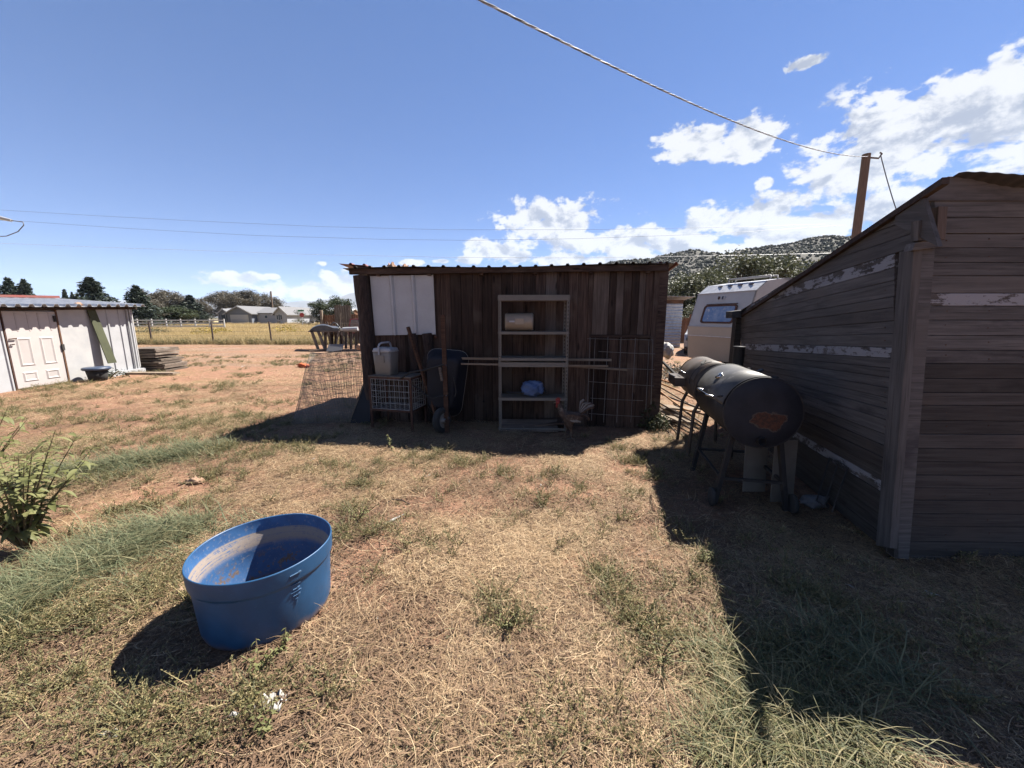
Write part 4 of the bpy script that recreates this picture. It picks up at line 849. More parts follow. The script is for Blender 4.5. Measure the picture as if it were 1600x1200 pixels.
# ------------------------------------------------------------------ rooster
def rooster():
    b = at_z(889, 684); t0 = Vector((b.x, b.y, 0)); S = lambda x, y, z: t0 + Vector((x, y, z))
    t = empty('rooster', t0, 'dark speckled rooster with a red comb standing in the shade before the shelf', 'rooster')
    J = [((.02, 0, .27), .085), ((-.05, 0, .29), .085), ((-.10, 0, .34), .062), ((-.125, 0, .41), .040), ((-.135, 0, .455), .030), ((-.15, 0, .475), .030), ((-.165, 0, .47), .018),
         ((.09, 0, .29), .068), ((.15, 0, .335), .036),
         ((-.0, -.045, .20), .042), ((.01, -.05, .14), .020), ((.03, -.05, .10), .010), ((.01, -.05, .012), .009), ((-.05, -.06, .008), .006),
         ((-.02, .045, .20), .042), ((-.03, .05, .14), .020), ((-.01, .05, .10), .010), ((-.05, .05, .012), .009), ((-.11, .055, .008), .006)]
    E_ = [(0, 1), (1, 2), (2, 3), (3, 4), (4, 5), (5, 6), (0, 7), (7, 8), (0, 9), (9, 10), (10, 11), (11, 12), (12, 13), (0, 14), (14, 15), (15, 16), (16, 17), (17, 18)]
    me = bpy.data.meshes.new('body'); me.from_pydata([S(*p) - t0 for p, r in J], E_, []); o = bpy.data.objects.new('body', me); place(o, t, Matrix.Translation(t0))
    sk = o.modifiers.new('skin', 'SKIN'); sk.use_smooth_shade = True
    for k, (p, r) in enumerate(J): me.skin_vertices[0].data[k].radius = (r, r * (.9 if k < 9 else 1))
    me.skin_vertices[0].data[0].use_root = True; o.modifiers.new('sub', 'SUBSURF').levels = 2; o.modifiers['sub'].render_levels = 2; me.materials.append(M['feather'])
    for dx, dy in ((0, -.05), (-.06, .05)):
        c = S(-.02 + .03 + dx, dy, .008); mb = MB()
        for a in (2.6, 3.14, 3.7, .1): mb.tube([c, c + Vector((.055 * math.cos(a), .055 * math.sin(a), -.003))], [.006, .003], 5)
        mb.tube([c, c + Vector((.015, 0, .09))], .0085, 6); mb.obj('foot', M['legc'], t)
    h = S(-.155, 0, .478)
    mb = MB(); pr = [(-.03, .01), (-.032, .035), (-.018, .03), (-.012, .052), (0, .036), (.010, .058), (.018, .035), (.032, .045), (.03, .015), (.02, .0)]
    mb.prism([h + Vector((x, -.006, z + .01)) for x, z in pr], (0, .012, 0)); mb.obj('comb', M['skin'], t)
    mb = lump(h + Vector((-.012, 0, -.045)), (.014, .012, .034), 1, .1, 2); mb.obj('wattle', M['skin'], t)
    mb = lump(h + Vector((.0, 0, .0)), (.030, .032, .028), 2, .08, 2); mb.obj('face', M['skin'], t)
    mb = MB(); mb.tube([h + Vector((-.025, 0, -.004)), h + Vector((-.048, 0, -.01)), h + Vector((-.058, 0, -.02))], [.010, .006, .001], 8); mb.obj('beak', M['legc'], t)
    mb = MB(); mb.box(h + Vector((-.008, -.031, .004)), (.008, .003, .008)); mb.box(h + Vector((-.008, .031, .004)), (.008, .003, .008)); mb.obj('eye', M['legc'], t)
    # wings and tail: curved overlapping blades
    def blade(p, pts, w, m, nm, ny=(0, 1, 0)):
        mb = MB(); L = [p + Vector(q) for q in pts]; vs = []
        for i, q in enumerate(L):
            d = (L[min(i + 1, len(L) - 1)] - L[max(i - 1, 0)]).normalized(); s_ = Vector((-d.z, 0, d.x)); ww = w * (.5 + 1.1 * math.sin(min(1, (i + .6) / len(L)) * 2.7)) * .6
            vs += [q + s_ * ww, q - s_ * ww]
        mb.add(vs, [(2 * i, 2 * i + 1, 2 * i + 3, 2 * i + 2) for i in range(len(L) - 1)], True); mb.obj(nm, m, t, solid=.003)
    r_ = random.Random(3)
    for k in range(8):
        a = .55 + k * .13; l = .17 + .02 * math.sin(k); yy = (k - 4) * .006
        blade(S(.13, yy, .325), [(0, 0, 0), (l * .4 * math.cos(a), 0, l * .45 * math.sin(a)), (l * .8 * math.cos(a), 0, l * .85 * math.sin(a)), (l * math.cos(a) + .035, 0, l * math.sin(a) - .0)], .016, M['featherw'] if k % 2 else M['feather'], 'tail_feather')
    for k in range(4): blade(S(.12, (k - 2) * .012, .30), [(0, 0, 0), (.06, 0, .02), (.11, 0, -.01), (.13, 0, -.06)], .018, M['feather'], 'tail_feather')
    for s_ in (-1, 1):
        mb = MB(); c = S(.02, s_ * .078, .285); prof = [(-.09, .02), (-.06, .05), (0, .055), (.07, .035), (.14, .0), (.10, -.03), (.03, -.05), (-.05, -.04)]
        mb.prism([c + Vector((x, s_ * (.012 - abs(x) * .12), z)) for x, z in prof], (0, s_ * .014, 0)); o = mb.obj('wing', M['feather'], t)
        for k in range(3): mb = MB(); mb.prism([c + Vector((-.02 + k * .035, s_ * .018, -.015)), c + Vector((.045 + k * .035, s_ * .016, -.04)), c + Vector((.03 + k * .035, s_ * .016, -.052)), c + Vector((-.03 + k * .03, s_ * .018, -.03))], (0, s_ * .006, 0)); mb.obj('wing_feather', M['featherw'], o)
rooster()

# ------------------------------------------------------------------ the leaning grey shed at the right
RA, RB = Vector((2.47, 2.33, 0)), Vector((3.28, 5.36, 0)); Ru = (RB - RA).normalized(); LEAN = -.085
Ln = Vector((-Ru.y, Ru.x, 0)); Ln = Ln if Ln.x < 0 else -Ln            # outward, towards the yard
LN = (Ln + Vector((0, 0, -LEAN * Ln.x))).normalized()                   # plane leaning with the building
LN = Ru.cross((Vector((LEAN, 0, 1))).normalized()); LN = LN if LN.x < 0 else -LN; LN.normalize()
def RS(px, py, v=0.0): return on_plane(px, py, RA + LN * v, LN)
def RF(px, py, v=0.0): return on_plane(px, py, Vector((2.4, 2.27 - v, 0)), Vector((0, -1, 0)))
rs = empty('board_shed', (RA + RB) / 2 + Vector((1.2, 0, 0)), 'weathered grey board shed with peeling white stripes and a sloping metal roof', 'shed')
NXY = 1397
near = [396, 418, 438, 463, 480, 501, 521, 543, 560, 576, 591, 608, 624, 642, 660, 684, 703, 723, 744, 762, 781, 812, 850, 872]
tn, tf = [396, 418, 438, 480, 501, 543, 560, 610, 700, 781, 850, 872], [471, 483, 493, 512, 521, 537, 546, 566, 600, 634, 664, 673]
far = list(np.interp(near, tn, tf)); FX = 1157.5
roofl = lambda px: 274 + (1482 - px) * .645
for i in range(len(near) - 1):
    a0, a1, b0, b1 = near[i], near[i + 1], far[i], far[i + 1]
    # clip the upper boards by the roof line
    def clipx(a, b):
        for x in np.linspace(FX, NXY, 200):
            if a + (b - a) * (NXY - x) / (NXY - FX) >= roofl(x) + 3: return x
        return NXY
    x0 = clipx(a0, b0); y0 = a0 + (b0 - a0) * (NXY - x0) / (NXY - FX)
    mt_ = M['peel'] if i in (0, 7, 19) else (M['grey'] if near[i] < 700 else M['greyb'])  # higher boards get the flare-lightened grey, lower ones stay darker
    if x0 > FX + 3:
        x1 = clipx(a1, b1); y1 = a1 + (b1 - a1) * (NXY - x1) / (NXY - FX)
        q = [RS(NXY, a1), RS(x1, y1), RS(x0, y0), RS(NXY, a0)]
    else: q = [RS(NXY, a1), RS(FX, b1), RS(FX, b0), RS(NXY, a0)]
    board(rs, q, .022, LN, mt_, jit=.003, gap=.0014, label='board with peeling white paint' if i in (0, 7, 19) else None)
for (n0, n1, xe) in ((374, 396, None), (352, 374, None), (332, 352, None)):
    f0 = n0 + 75 + (396 - n0) * .25; f1 = n1 + 75 + (396 - n1) * .25
    def cx(a, b):
        for x in np.linspace(FX, 1420, 300):
            if a + (b - a) * (NXY - x) / (NXY - FX) >= roofl(x) + 3: return x
        return 1420
    x0, x1 = cx(n0, f0), cx(n1, f1); yl = lambda a, b, x: a + (b - a) * (NXY - x) / (NXY - FX)
    board(rs, [RS(1428, yl(n1, f1, 1428)), RS(x1, yl(n1, f1, x1)), RS(x0, yl(n0, f0, x0)), RS(1428, yl(n0, f0, 1428))], .022, LN, M['grey'], jit=.004, gap=.0012)
# upper gable pieces near the corner
board(rs, [RS(1466, 386, .02), RS(1398, 352, .02), RS(1398, 331, .02), RS(1440, 301, .02)], .02, LN, M['grey'])
# dark sheet added behind the side boards so no light comes through
MB().prism([RS(1400, 866, -.05), RS(FX + 1, 672, -.05), RS(FX + 2, 492, -.05), RS(1425, 318, -.05)], -LN * .02).obj('light_stop_backing', M['dk'], rs)
# front boards
fy = [314, 340, 365, 387, 410, 431, 458, 478, 500, 524, 547, 568, 591, 613, 633, 657, 678, 700, 721, 742, 762, 781, 802, 822, 846, 868, 890]
for i in range(len(fy) - 1):
    l0, l1 = fy[i], fy[i + 1]; sl = lambda y: (y - 500) * .022 if y > 500 else 0
    xl = np.interp((l0 + l1) / 2, [300, 870], [1462, 1408]); q = [RF(xl, l1), RF(2050, l1 + sl(l1)), RF(2050, l0 + sl(l0)), RF(xl, l0)]
    board(rs, q, .022, (0, -1, 0), M['peel'] if i == 6 else (M['grey'] if l0 < 560 else M['greyb']), jit=.003, gap=.0014, label='board with peeling white paint' if i == 6 else None)  # flare-lightened grey above, darker wood below
MB().prism([RF(1410, 900, -.05), RF(2055, 910, -.05), RF(2055, 285, -.05), RF(1490, 285, -.05)], (0, .02, 0)).obj('light_stop_backing', M['dk'], rs)  # dark sheet added to stop light between the front boards
board(rs, [RF(1436, 314, .012), RF(2050, 314, .012), RF(2050, 268, .012), RF(1482, 275, .012)], .02, (0, -1, 0), M['grey'])
nb = MB(); nr = random.Random(9)
for y0, y1 in zip(fy[:-1], fy[1:]):
    for px in (1478, 1545, 1600):
        p = RF(px + nr.uniform(-2, 2), (y0 + y1) / 2 + nr.uniform(-4, 4), .0); nb.lathe([(0, .002), (.0035, .0015), (.004, -.001)], p, (0, -1, 0), n=6)
for i in range(2, len(near) - 1):
    for fr_ in (.06, .5, .93):
        p = RS(NXY - (NXY - FX) * fr_, (near[i] + near[i + 1]) / 2 * (1 - fr_) + (far[i] + far[i + 1]) / 2 * fr_, .0); nb.lathe([(0, .002), (.0035, .0015), (.004, -.001)], p, tuple(LN), n=6)
nb.obj('nail_heads', M['rust'], rs, kind='stuff')
# posts at the corner
def qpost(c, th, v, name, m): board(rs, [on_plane(x, y, RA + LN * v, LN) for x, y in c], th, LN, m, name)
qpost([(1390, 857), (1368, 852), (1405, 393), (1428, 390)], .04, .04, 'corner_post', M['grey'])
MB().prism([RF(1398, 872, .03), RF(1420, 874, .03), RF(1461, 389, .03), RF(1436, 388, .03)], (0, .06, 0)).obj('corner_post', M['grey'], rs)
MB().prism([RF(1390, 868, -.02), RF(1400, 870, -.02), RF(1440, 389, -.02), RF(1426, 389, -.02)], (0, .03, 0)).obj('corner_gap_shade', M['dk'], rs)  # dark strip standing in for the shade between the posts
board(rs, [RF(1425, 392, .06), RF(1472, 386, .06), RF(1471, 375, .06), RF(1430, 379, .06)], .05, (0, -1, 0), M['grey'], 'lintel_block')
board(rs, [RF(1463, 374, .05), RF(1478, 374, .05), RF(1482, 322, .05), RF(1467, 322, .05)], .04, (0, -1, 0), M['barn_grey'], 'brace_block')
board(rs, [RF(1434, 376, .045), RF(1449, 376, .045), RF(1450, 342, .045), RF(1435, 344, .045)], .04, (0, -1, 0), M['grey'], 'brace_block')
MB().beam(RS(1439, 494, .02) if False else at_y(1139, 492, 5.25), at_y(1166, 489, 5.35), .1, .09).obj('bracket', M['grey'], rs)
pa = at_y(1153, 496, 5.40); MB().beam((pa.x + .02, 5.43, 0), pa, .09, .09).obj('corner_post', M['greyb'], rs)
# roof sheet, ribs down the slope
r0, r1, r2 = RF(1498, 272, .05), RS(1150, 489, .03), RF(2050, 268, .34)
v, f = ribbed(r0, r2 - r0, (r1 - r0), 0, .068, .004, .05, sag=lambda a, b: .008 * math.sin(a * 17 + .8) * (1 - b) - .05 * math.sin(b * math.pi) * .3, profile='wave', nv=10); MB().add(v, f).obj('roof', M['darkrib'], rs, solid=.004)
MB().beam(RS(1478, 282, .015), RS(1160, 492, .015), .03, .035).obj('rafter', M['barn'], rs)
# far and back walls of the shed
e = Vector((3.4, 0, 0)); MB().prism([RB, RB + e, RB + e + Vector((0, 0, 1.55)), RB + Vector((-.12, 0, 1.55))], (0, -.02, 0)).obj('back_wall', M['greyb'], rs)

# ------------------------------------------------------------------ grills
def drum_grill(name, c0, ax, L, r, label, main=True):
    c0 = Vector(c0); ax = Vector(ax).normalized(); side = Vector((ax.y, -ax.x, 0)); side = side if side.x < 0 else -side  # towards the yard
    base = Vector((c0.x, c0.y, 0)) + ax * L / 2; t = empty(name, base, label, 'grill'); mt_ = M['black'] if main else M['blackb']; c1 = c0 + ax * L
    up = Vector((0, 0, 1)); P = lambda s, a, rr=1.0: c0 + ax * s + side * (r * rr * math.cos(a)) + up * (r * rr * math.sin(a))
    def arc(mb, s0, s1, a0, a1, rr, n=24):
        vs = [P(s, a0 + (a1 - a0) * k / n, rr) for s in (s0, s1) for k in range(n + 1)]; mb.add(vs, [(k, k + 1, n + 2 + k, n + 1 + k) for k in range(n)], True); return mb
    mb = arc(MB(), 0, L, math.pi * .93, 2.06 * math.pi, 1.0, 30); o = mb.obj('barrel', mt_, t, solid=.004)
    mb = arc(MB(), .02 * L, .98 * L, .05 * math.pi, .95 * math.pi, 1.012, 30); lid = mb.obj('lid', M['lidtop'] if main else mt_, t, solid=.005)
    mb = MB()
    for s in (.02 * L, .98 * L): mb.tube([P(s, a / 20 * math.pi * .9 + .05 * math.pi, 1.022) for a in range(21)], .005, 5)
    mb.obj('lid_band', mt_, lid)
    capm = base_cap if main else mt_
    for s, sg in ((-.002, -1), (L + .002, 1)):
        mb = MB(); mb.lathe([(r * 1.0, 0), (r * 1.0, sg * .012), (r * .985, sg * .018), (r * .5, sg * .022), (0, sg * .022)], c0 + ax * s, ax, n=48); mb.obj('end_cap', capm if sg < 0 else mt_, t, origin=c0 + ax * s)
        mb = MB(); mb.tube([P(s + sg * .012, a / 40 * 2 * math.pi, 1.005) for a in range(41)], .006, 6, False); mb.obj('end_rim', mt_, t)
    # lid handle: bright bar on the yard side
    a = .07 * math.pi; hb = [P(L * .32, a, 1.02), P(L * .32, a, 1.20), P(L * .36, a, 1.24), P(L * .66, a, 1.24), P(L * .70, a, 1.20), P(L * .70, a, 1.02)] if main else [P(L * .6, a + .1, 1.02), P(L * .6, a + .1, 1.15), P(L * .85, a + .1, 1.15), P(L * .85, a + .1, 1.02)]
    mb = MB(); mb.tube(hb, .010 if main else .007, 8); mb.obj('handle', M['chrome'], lid)
    if main:
        g = P(L * .55, .27 * math.pi, 1.03); mb = MB(); nn = (g - (c0 + ax * L * .55)).normalized(); mb.lathe([(.034, -.006), (.036, .012), (.030, .015), (0, .014)], g, nn, n=24); mb.obj('thermometer', M['chrome'], lid)
        mb = MB(); mb.beam(P(L * .1, .12 * math.pi, 1.02), P(L * .18, .10 * math.pi, 1.02), .03, .012); mb.obj('latch', mt_, lid)
        for s in (.18, .55, .8): mb = MB(); mb.beam(P(L * s, .63 * math.pi, 1.02), P(L * s, .66 * math.pi, 1.16 if s == .55 else 1.06), .04, .018); mb.obj('hinge', mt_, lid)
    else:
        g = P(L * .25, .33 * math.pi, 1.05); mb = MB(); mb.beam(g, g + ax * .12 + up * .03 - side * .06, .025, .012); mb.tube([P(L * .22, k / 10 * math.pi * .45, 1.02) for k in range(11)], .008, 5); mb.obj('lever', M['rubber'], lid)
    return t, c0, ax, side, P, mt_
m, T, b_, v_, rnd = base_mat('rust_blotched_black_cap'); n1 = T.noise(v_, 9, 8, .65); tc = T.n('ShaderNodeTexCoord'); sp = T.n('ShaderNodeSeparateXYZ'); T.L.new(tc.outputs['Object'], sp.inputs[0])
dx_ = T.m('DIVIDE', T.m('SUBTRACT', sp.outputs[0], .035), .10); dz_ = T.m('DIVIDE', T.m('ADD', sp.outputs[2], .055), .070); rr_ = T.m('SQRT', T.m('ADD', T.m('MULTIPLY', dx_, dx_), T.m('MULTIPLY', dz_, dz_)))
rm = T.ss(T.m('ADD', rr_, T.m('MULTIPLY', T.m('SUBTRACT', n1, .5), 2.6)), 1.02, .92); cc = T.mix(T.ss(n1, .3, .7), (.012, .013, .017), (.019, .020, .025)); halo = T.ss(T.m('ADD', rr_, T.m('MULTIPLY', T.m('SUBTRACT', n1, .5), 2.6)), 1.2, 1.0)
cc = T.mix(halo, cc, (.07, .055, .045)); cc = T.mix(rm, cc, T.mix(T.ss(T.noise(v_, 40, 5, .7), .4, .6), (.075, .03, .017), (.035, .019, .014))); T.L.new(cc, b_.inputs['Base Color']); b_.inputs['Specular IOR Level'].default_value = .2; b_.inputs['Roughness'].default_value = .65; bump(T, b_, n1, .15, .003); base_cap = m
AX = (.21, .978, 0)
t, c0, ax, side, P, mt_ = drum_grill('barrel_grill', (1.955, 2.92, .815), AX, .86, .278, 'large black barrel grill with a rust patch on its near end cap')
mb = MB(); mb.lathe([(.03, 0), (.03, .05), (0, .05)], c0 - ax * .07 + Vector((0, 0, -.215)), ax, n=12); mb.obj('drain_stub', mt_, t)
lgs = []
for (s, o_, tw) in ((.06, 1, .0), (.80, 1, .0), (.06, -1, 0), (.80, -1, 0)):
    top = c0 + ax * s + side * (o_ * .17) + Vector((0, 0, -.20)); foot = c0 + ax * (s - .02) + side * (o_ * .27); foot.z = .0; lgs.append((top, foot))
    mb = MB(); mb.beam(top, foot, .035, .035); mb.obj('leg', mt_, t)
for a, b in ((0, 2), (1, 3), (0, 1), (2, 3)):
    p, q = lgs[a][0].lerp(lgs[a][1], .62), lgs[b][0].lerp(lgs[b][1], .62); mb = MB(); mb.beam(p, q, .022, .022); mb.obj('brace', mt_, t)
for k in (0, 2):
    wc = lgs[k][1] + Vector((0, -.02, .075)); mb = MB(); mb.lathe([(0, -.018), (.06, -.018), (.075, -.012), (.078, 0), (.075, .012), (.06, .018), (0, .018)], wc + side * (.03 if k == 0 else -.03), side, n=24); mb.obj('wheel', M['rubber'], t)
cx_ = c0 + ax * .97; mb = MB(); cp0 = at_y(1149, 588, 4.0); mb.lathe([(.052, -.06), (.052, .22), (.056, .225), (.056, .235), (0, .236)], Vector((cp0.x, 3.98, 1.02)), n=20); mb.tube([Vector((cp0.x, 3.98, .96)), c0 + ax * .84 + Vector((0, 0, .1))], .05, 12)
mb.obj('chimney', mt_, t)
t, c0, ax, side, P, mt_ = drum_grill('barrel_grill', (2.17, 3.98, .83), AX, .74, .24, 'smaller brown-black barrel grill with a crooked lid lever, behind the large one', False)
for (s, o_) in ((.08, 1), (.66, 1), (.08, -1), (.66, -1)):
    top = c0 + ax * s + side * (o_ * .14) + Vector((0, 0, -.17)); foot = c0 + ax * (s + .0) + side * (o_ * .22); foot.z = 0; mb = MB(); mb.tube([top, top.lerp(foot, .2) + side * .04 * o_, foot], .019, 8); mb.obj('leg', mt_, t)
mb = MB(); sc_ = c0 + ax * .55 + side * .30 + Vector((0, 0, -.02)); mb.beam(sc_ - ax * .2, sc_ + ax * .2, .12, .10); mb.obj('side_box', mt_, t)
mb = MB(); mb.tube([sc_ - ax * .18 + side * .06 + Vector((0, 0, .06)), sc_ + side * .09 + Vector((0, 0, .065)), sc_ + ax * .18 + side * .06 + Vector((0, 0, .06))], .006, 6); mb.obj('shelf_handle', M['chrome'], t)
# pale metal sheets standing under the large grill
for k, (x0, x1, yt, yb, yy, lb) in enumerate(((1161, 1196, 690, 762, 3.25, 'narrower pale metal sheet standing in the shade under the large grill'), (1203, 1238, 690, 790, 3.05, 'taller pale metal sheet standing under the large grill beside the shed'))):
    p = at_y(x0, yb, yy); q = at_y(x1, yb, yy); zt = at_y(x0, yt, yy).z; p.z = q.z = 0
    MB().prism([p, q, q + Vector((0, .03, zt)), p + Vector((0, .03, zt))], (0, .008, 0)).obj('metal_sheet', M['shelf'], None, origin=(p + q) / 2, label=lb, cat='metal sheet', group='metal sheets under the grill')
# tool leaning at the foot of the grey shed
tl = empty('wire_rack', RS(1315, 790, .1), 'black wire frame leaning against the foot of the grey shed', 'frame')
a, b, c_, d_ = RS(1296, 716, .03), RS(1324, 733, .03), RS(1300, 800, .25), RS(1276, 782, .25)
MB().tube([a, b, c_, d_, a], .006, 6).obj('outline', M['rubber'], tl)
MB().tube([a.lerp(b, .5), c_.lerp(d_, .5)], .005, 5).obj('bar', M['rubber'], tl)
MB().tube([a.lerp(d_, .4), b.lerp(c_, .4)], .005, 5).obj('bar', M['rubber'], tl)
for k, (px, py, w, lb) in enumerate(((1272, 790, .10, 'crumpled grey sheet at the foot of the grey shed beside the wire frame'), )):
    c = at_z(px, py); lump(c + Vector((0, 0, .03)), (w, .05, .05), 5, .5, 3).obj('crumpled_sheet', M['shingle'], None, origin=c, label=lb, cat='scrap metal')

# ------------------------------------------------------------------ lumber pile and orange hoses between the sheds
pl = [((1036, 604), (1100, 640), 5.9, 4.6, .12, .30, .10), ((1037, 618), (1092, 655), 5.8, 4.7, .14, .24, .07), ((1034, 634), (1085, 672), 5.7, 4.8, .13, .16, .05), ((1036, 596), (1100, 612), 6.3, 5.2, .15, .34, .22), ((1040, 650), (1078, 690), 5.6, 4.9, .10, .06, .03), ((1034, 580), (1075, 606), 6.9, 5.6, .12, .34, .24), ((1060, 600), (1110, 650), 6.2, 4.9, .16, .12, .10), ((1045, 625), (1095, 620), 5.7, 5.5, .18, .2, .18), ((1040, 645), (1090, 640), 5.4, 5.2, .2, .1, .08), ((1036, 668), (1052, 690), 5.3, 4.75, .05, .05, .02), ((1043, 655), (1060, 684), 5.4, 4.8, .05, .08, .03)]
lab = ['topmost grey-white plank sloping across the lumber pile', 'long pale plank second from the top of the lumber pile', 'pale plank on the yard side of the lumber pile', 'broad plank at the back of the lumber pile near the camper', 'short plank resting lowest on the front of the pile', 'plank farthest back in the lumber pile behind the shed corner', 'wide plank under the orange hoses beside the grill', 'short wide board lying crosswise over the pile', 'broad board lying crosswise at the foot of the pile', 'narrow stick leaning at the shed corner', 'narrow stick second from the shed corner']
for k, (a, b, ya, yb, w, za, zb) in enumerate(pl):
    p, q = at_y(a[0], a[1], ya), at_y(b[0], b[1], yb); p.z = max(.02, za); q.z = max(.015, zb); p.x = (a[0] - 800) / FPX * (ya * CP - (p.z - H0) * SP); q.x = (b[0] - 800) / FPX * (yb * CP - (q.z - H0) * SP)
    board(None, [p + Vector((0, 0, 0)), q, q + (Vector((0, w * 1.4, .012))), p + Vector((0, w * 1.4, .012))], .025, (0, 0, 1), M['pale'] if k % 3 else M['lumber'], 'lumber_plank'); o = bpy.context.scene.objects[-1] if False else [o for o in COL.objects if o.name.startswith('lumber_plank')][-1]
    tag(o, lab[k], 'plank', 'planks in the pile between the sheds')
lump(at_y(1044, 640, 5.75) * 1.0 + Vector((.08, .1, -.12)), (.16, .4, .10), 9, .2, 3).obj('dirt_mound', M['lumber'], None, origin=(2.4, 5.8, 0), label='brown heap of dirt and bark under the lumber pile', cat='heap')
for k, (pts, lb) in enumerate((([(1034, 594, 6.0), (1055, 600, 5.7), (1075, 604, 5.5), (1100, 606, 5.3)], 'orange hose uppermost on the lumber pile'), ([(1034, 600, 5.8), (1052, 607, 5.5), (1075, 618, 5.2), (1110, 634, 4.9)], 'orange hose crossing the middle of the lumber pile'), ([(1032, 612, 5.6), (1050, 626, 5.3), (1070, 640, 5.0), (1108, 650, 4.7)], 'orange hose lowest on the lumber pile'))):
    P_ = [at_y(*p) for p in pts]
    MB().tube(P_, .012, 7).obj('hose', M['orange'], None, origin=P_[0], label=lb, cat='hose', group='orange hoses on the lumber pile')
p, q = at_y(1036, 566, 5.9), at_y(1062, 592, 5.3); MB().tube([p, q], .02, 8).obj('pipe', M['rubber'], None, origin=q, label='black pipe propped on the lumber pile beside the shed', cat='pipe')
p, q = at_y(1036, 610, 5.8), at_y(1100, 640, 5.0); 
lump(at_y(1042, 548, 8.6), (.12, .2, .17), 12, .4, 3).obj('crumpled_tarp', M['scrap'], None, origin=at_y(1042, 560, 8.6), label='crumpled whitish tarp heaped behind the plank shed corner', cat='tarp')
bz_ = at_z(1055, 585); 

# ------------------------------------------------------------------ camper behind the grey shed
def camper():
    C0 = Vector((5.60, 12.3, 0)); C1 = Vector((6.22, 10.35, 0)); fu = (C1 - C0).normalized(); W = (C1 - C0).length; bk = Vector((-fu.y, fu.x, 0)); bk = bk if bk.x > 0 else -bk; L = 5.0
    t = empty('camper', C0 + fu * W / 2 + bk * 2.5, 'old off-white camper with a beige lower band parked behind the grey shed', 'camper')
    prof = [(.04, .30), (-.02, 1.0), (-.02, 1.28), (.26, 2.26), (.60, 2.52), (1.2, 2.60)]
    def q(i, u, out=0): d, z = prof[i]; return C0 + fu * (u * W) + bk * (d - out) + Vector((0, 0, z))
    def strip(i, j, m, nm, out=0, u0=0, u1=1): MB().prism([q(i, u0, out), q(i, u1, out), q(j, u1, out), q(j, u0, out)], bk * .04).obj(nm, m, t)
    strip(0, 1, M['camperb'], 'lower_panel'); strip(1, 2, M['camperb'], 'beige_band', .012); strip(2, 3, M['camper'], 'upper_panel'); strip(3, 4, M['rib'], 'roof_edge'); strip(4, 5, M['rib'], 'roof_edge')
    MB().beam(q(3, 0, .01), q(3, 1, .01), .03, .02).obj('drip_rail', M['wmetal'], t); MB().beam(q(1, 0, .02), q(1, 1, .02), .02, .02).obj('trim_strip', M['rib'], t); MB().beam(q(2, 0, .02), q(2, 1, .02), .02, .012).obj('trim_strip', M['camper'], t)
    for u in (1, 0):
        pts = [q(i, u) for i in range(6)] + [C0 + fu * (u * W) + bk * L + Vector((0, 0, 2.6)), C0 + fu * (u * W) + bk * L + Vector((0, 0, .3))]
        MB().prism(pts, fu * (-.03 if u else .03)).obj('side_wall', M['camper'], t)
    MB().prism([C0 + bk * 1.2 + Vector((0, 0, 2.56)), C1 + bk * 1.2 + Vector((0, 0, 2.56)), C1 + bk * L + Vector((0, 0, 2.56)), C0 + bk * L + Vector((0, 0, 2.56))], (0, 0, .045)).obj('roof', M['wmetal'], t)
    MB().prism([C0 + bk * L + Vector((0, 0, .3)), C1 + bk * L + Vector((0, 0, .3)), C1 + bk * L + Vector((0, 0, 2.6)), C0 + bk * L + Vector((0, 0, 2.6))], bk * .03).obj('side_wall', M['camper'], t)
    MB().prism([C0 + bk * .1 + Vector((0, 0, .28)), C1 + bk * .1 + Vector((0, 0, .28)), C1 + bk * L + Vector((0, 0, .28)), C0 + bk * L + Vector((0, 0, .28))], (0, 0, .03)).obj('floor_pan', M['rust'], t)
    # window: rounded frame with glass, set on the sloping upper panel
    a, b = q(2, 0), q(3, 0); up = (b - a); nn = up.cross(fu).normalized(); nn = nn if nn.x < 0 else -nn
    def wp(u, v, o=0.0): return a + fu * (u * W) + up * v + nn * o
    def rr(u0, u1, v0, v1, r, o):
        P = []; w = (u1 - u0); ru, rv = r / W, r / up.length
        for (cx, cy, s) in ((u1 - ru, v1 - rv, 0), (u0 + ru, v1 - rv, 1), (u0 + ru, v0 + rv, 2), (u1 - ru, v0 + rv, 3)):
            for k in range(5): t_ = (s + k / 4) * math.pi / 2; P.append(wp(cx + ru * math.cos(t_), cy + rv * math.sin(t_), o))
        return P
    outer = rr(.22, .80, .10, .64, .09, .012); inner = rr(.25, .77, .145, .595, .07, .012); mb = MB(); n = len(outer); o2 = [p + nn * .02 for p in outer]; i2 = [p + nn * .02 for p in inner]
    mb.add(outer + o2 + i2 + inner, [(k + r * n, (k + 1) % n + r * n, (k + 1) % n + (r + 1) * n, k + (r + 1) * n) for r in range(3) for k in range(n)]); w = mb.obj('window', M['rust'], t)
    MB().add([p + nn * .006 for p in inner], [tuple(range(n))]).obj('pane', M['camglass'], w)
    MB().beam(wp(.25, .66, .02), wp(.78, .66, .02), .03, .02).obj('window_hood', M['rust'], t)
    for (u, m) in ((.44, M['rust']), (.50, M['glass']), (.54, M['wmetal'])): MB().beam(wp(u, .80, .015), wp(u, .885, .015), .07 if u == .44 else .04, .01).obj('emblem', m, t)
    MB().lathe([(0, .02), (.04, .02), (.045, 0)], wp(.12, -.72, .02), tuple(nn), n=14).obj('marker_lamp', M['rust'], t)
    for d in (.7, .95): MB().tube([C0 + fu * (W * .35) + bk * d + Vector((0, 0, 2.56)), C0 + fu * (W * .35) + bk * d + Vector((0, 0, 2.66)), C1 + bk * d + Vector((0, 0, 2.66)), C1 + bk * d + Vector((0, 0, 2.56))], .022, 6).obj('roof_rail', M['camper'], t)
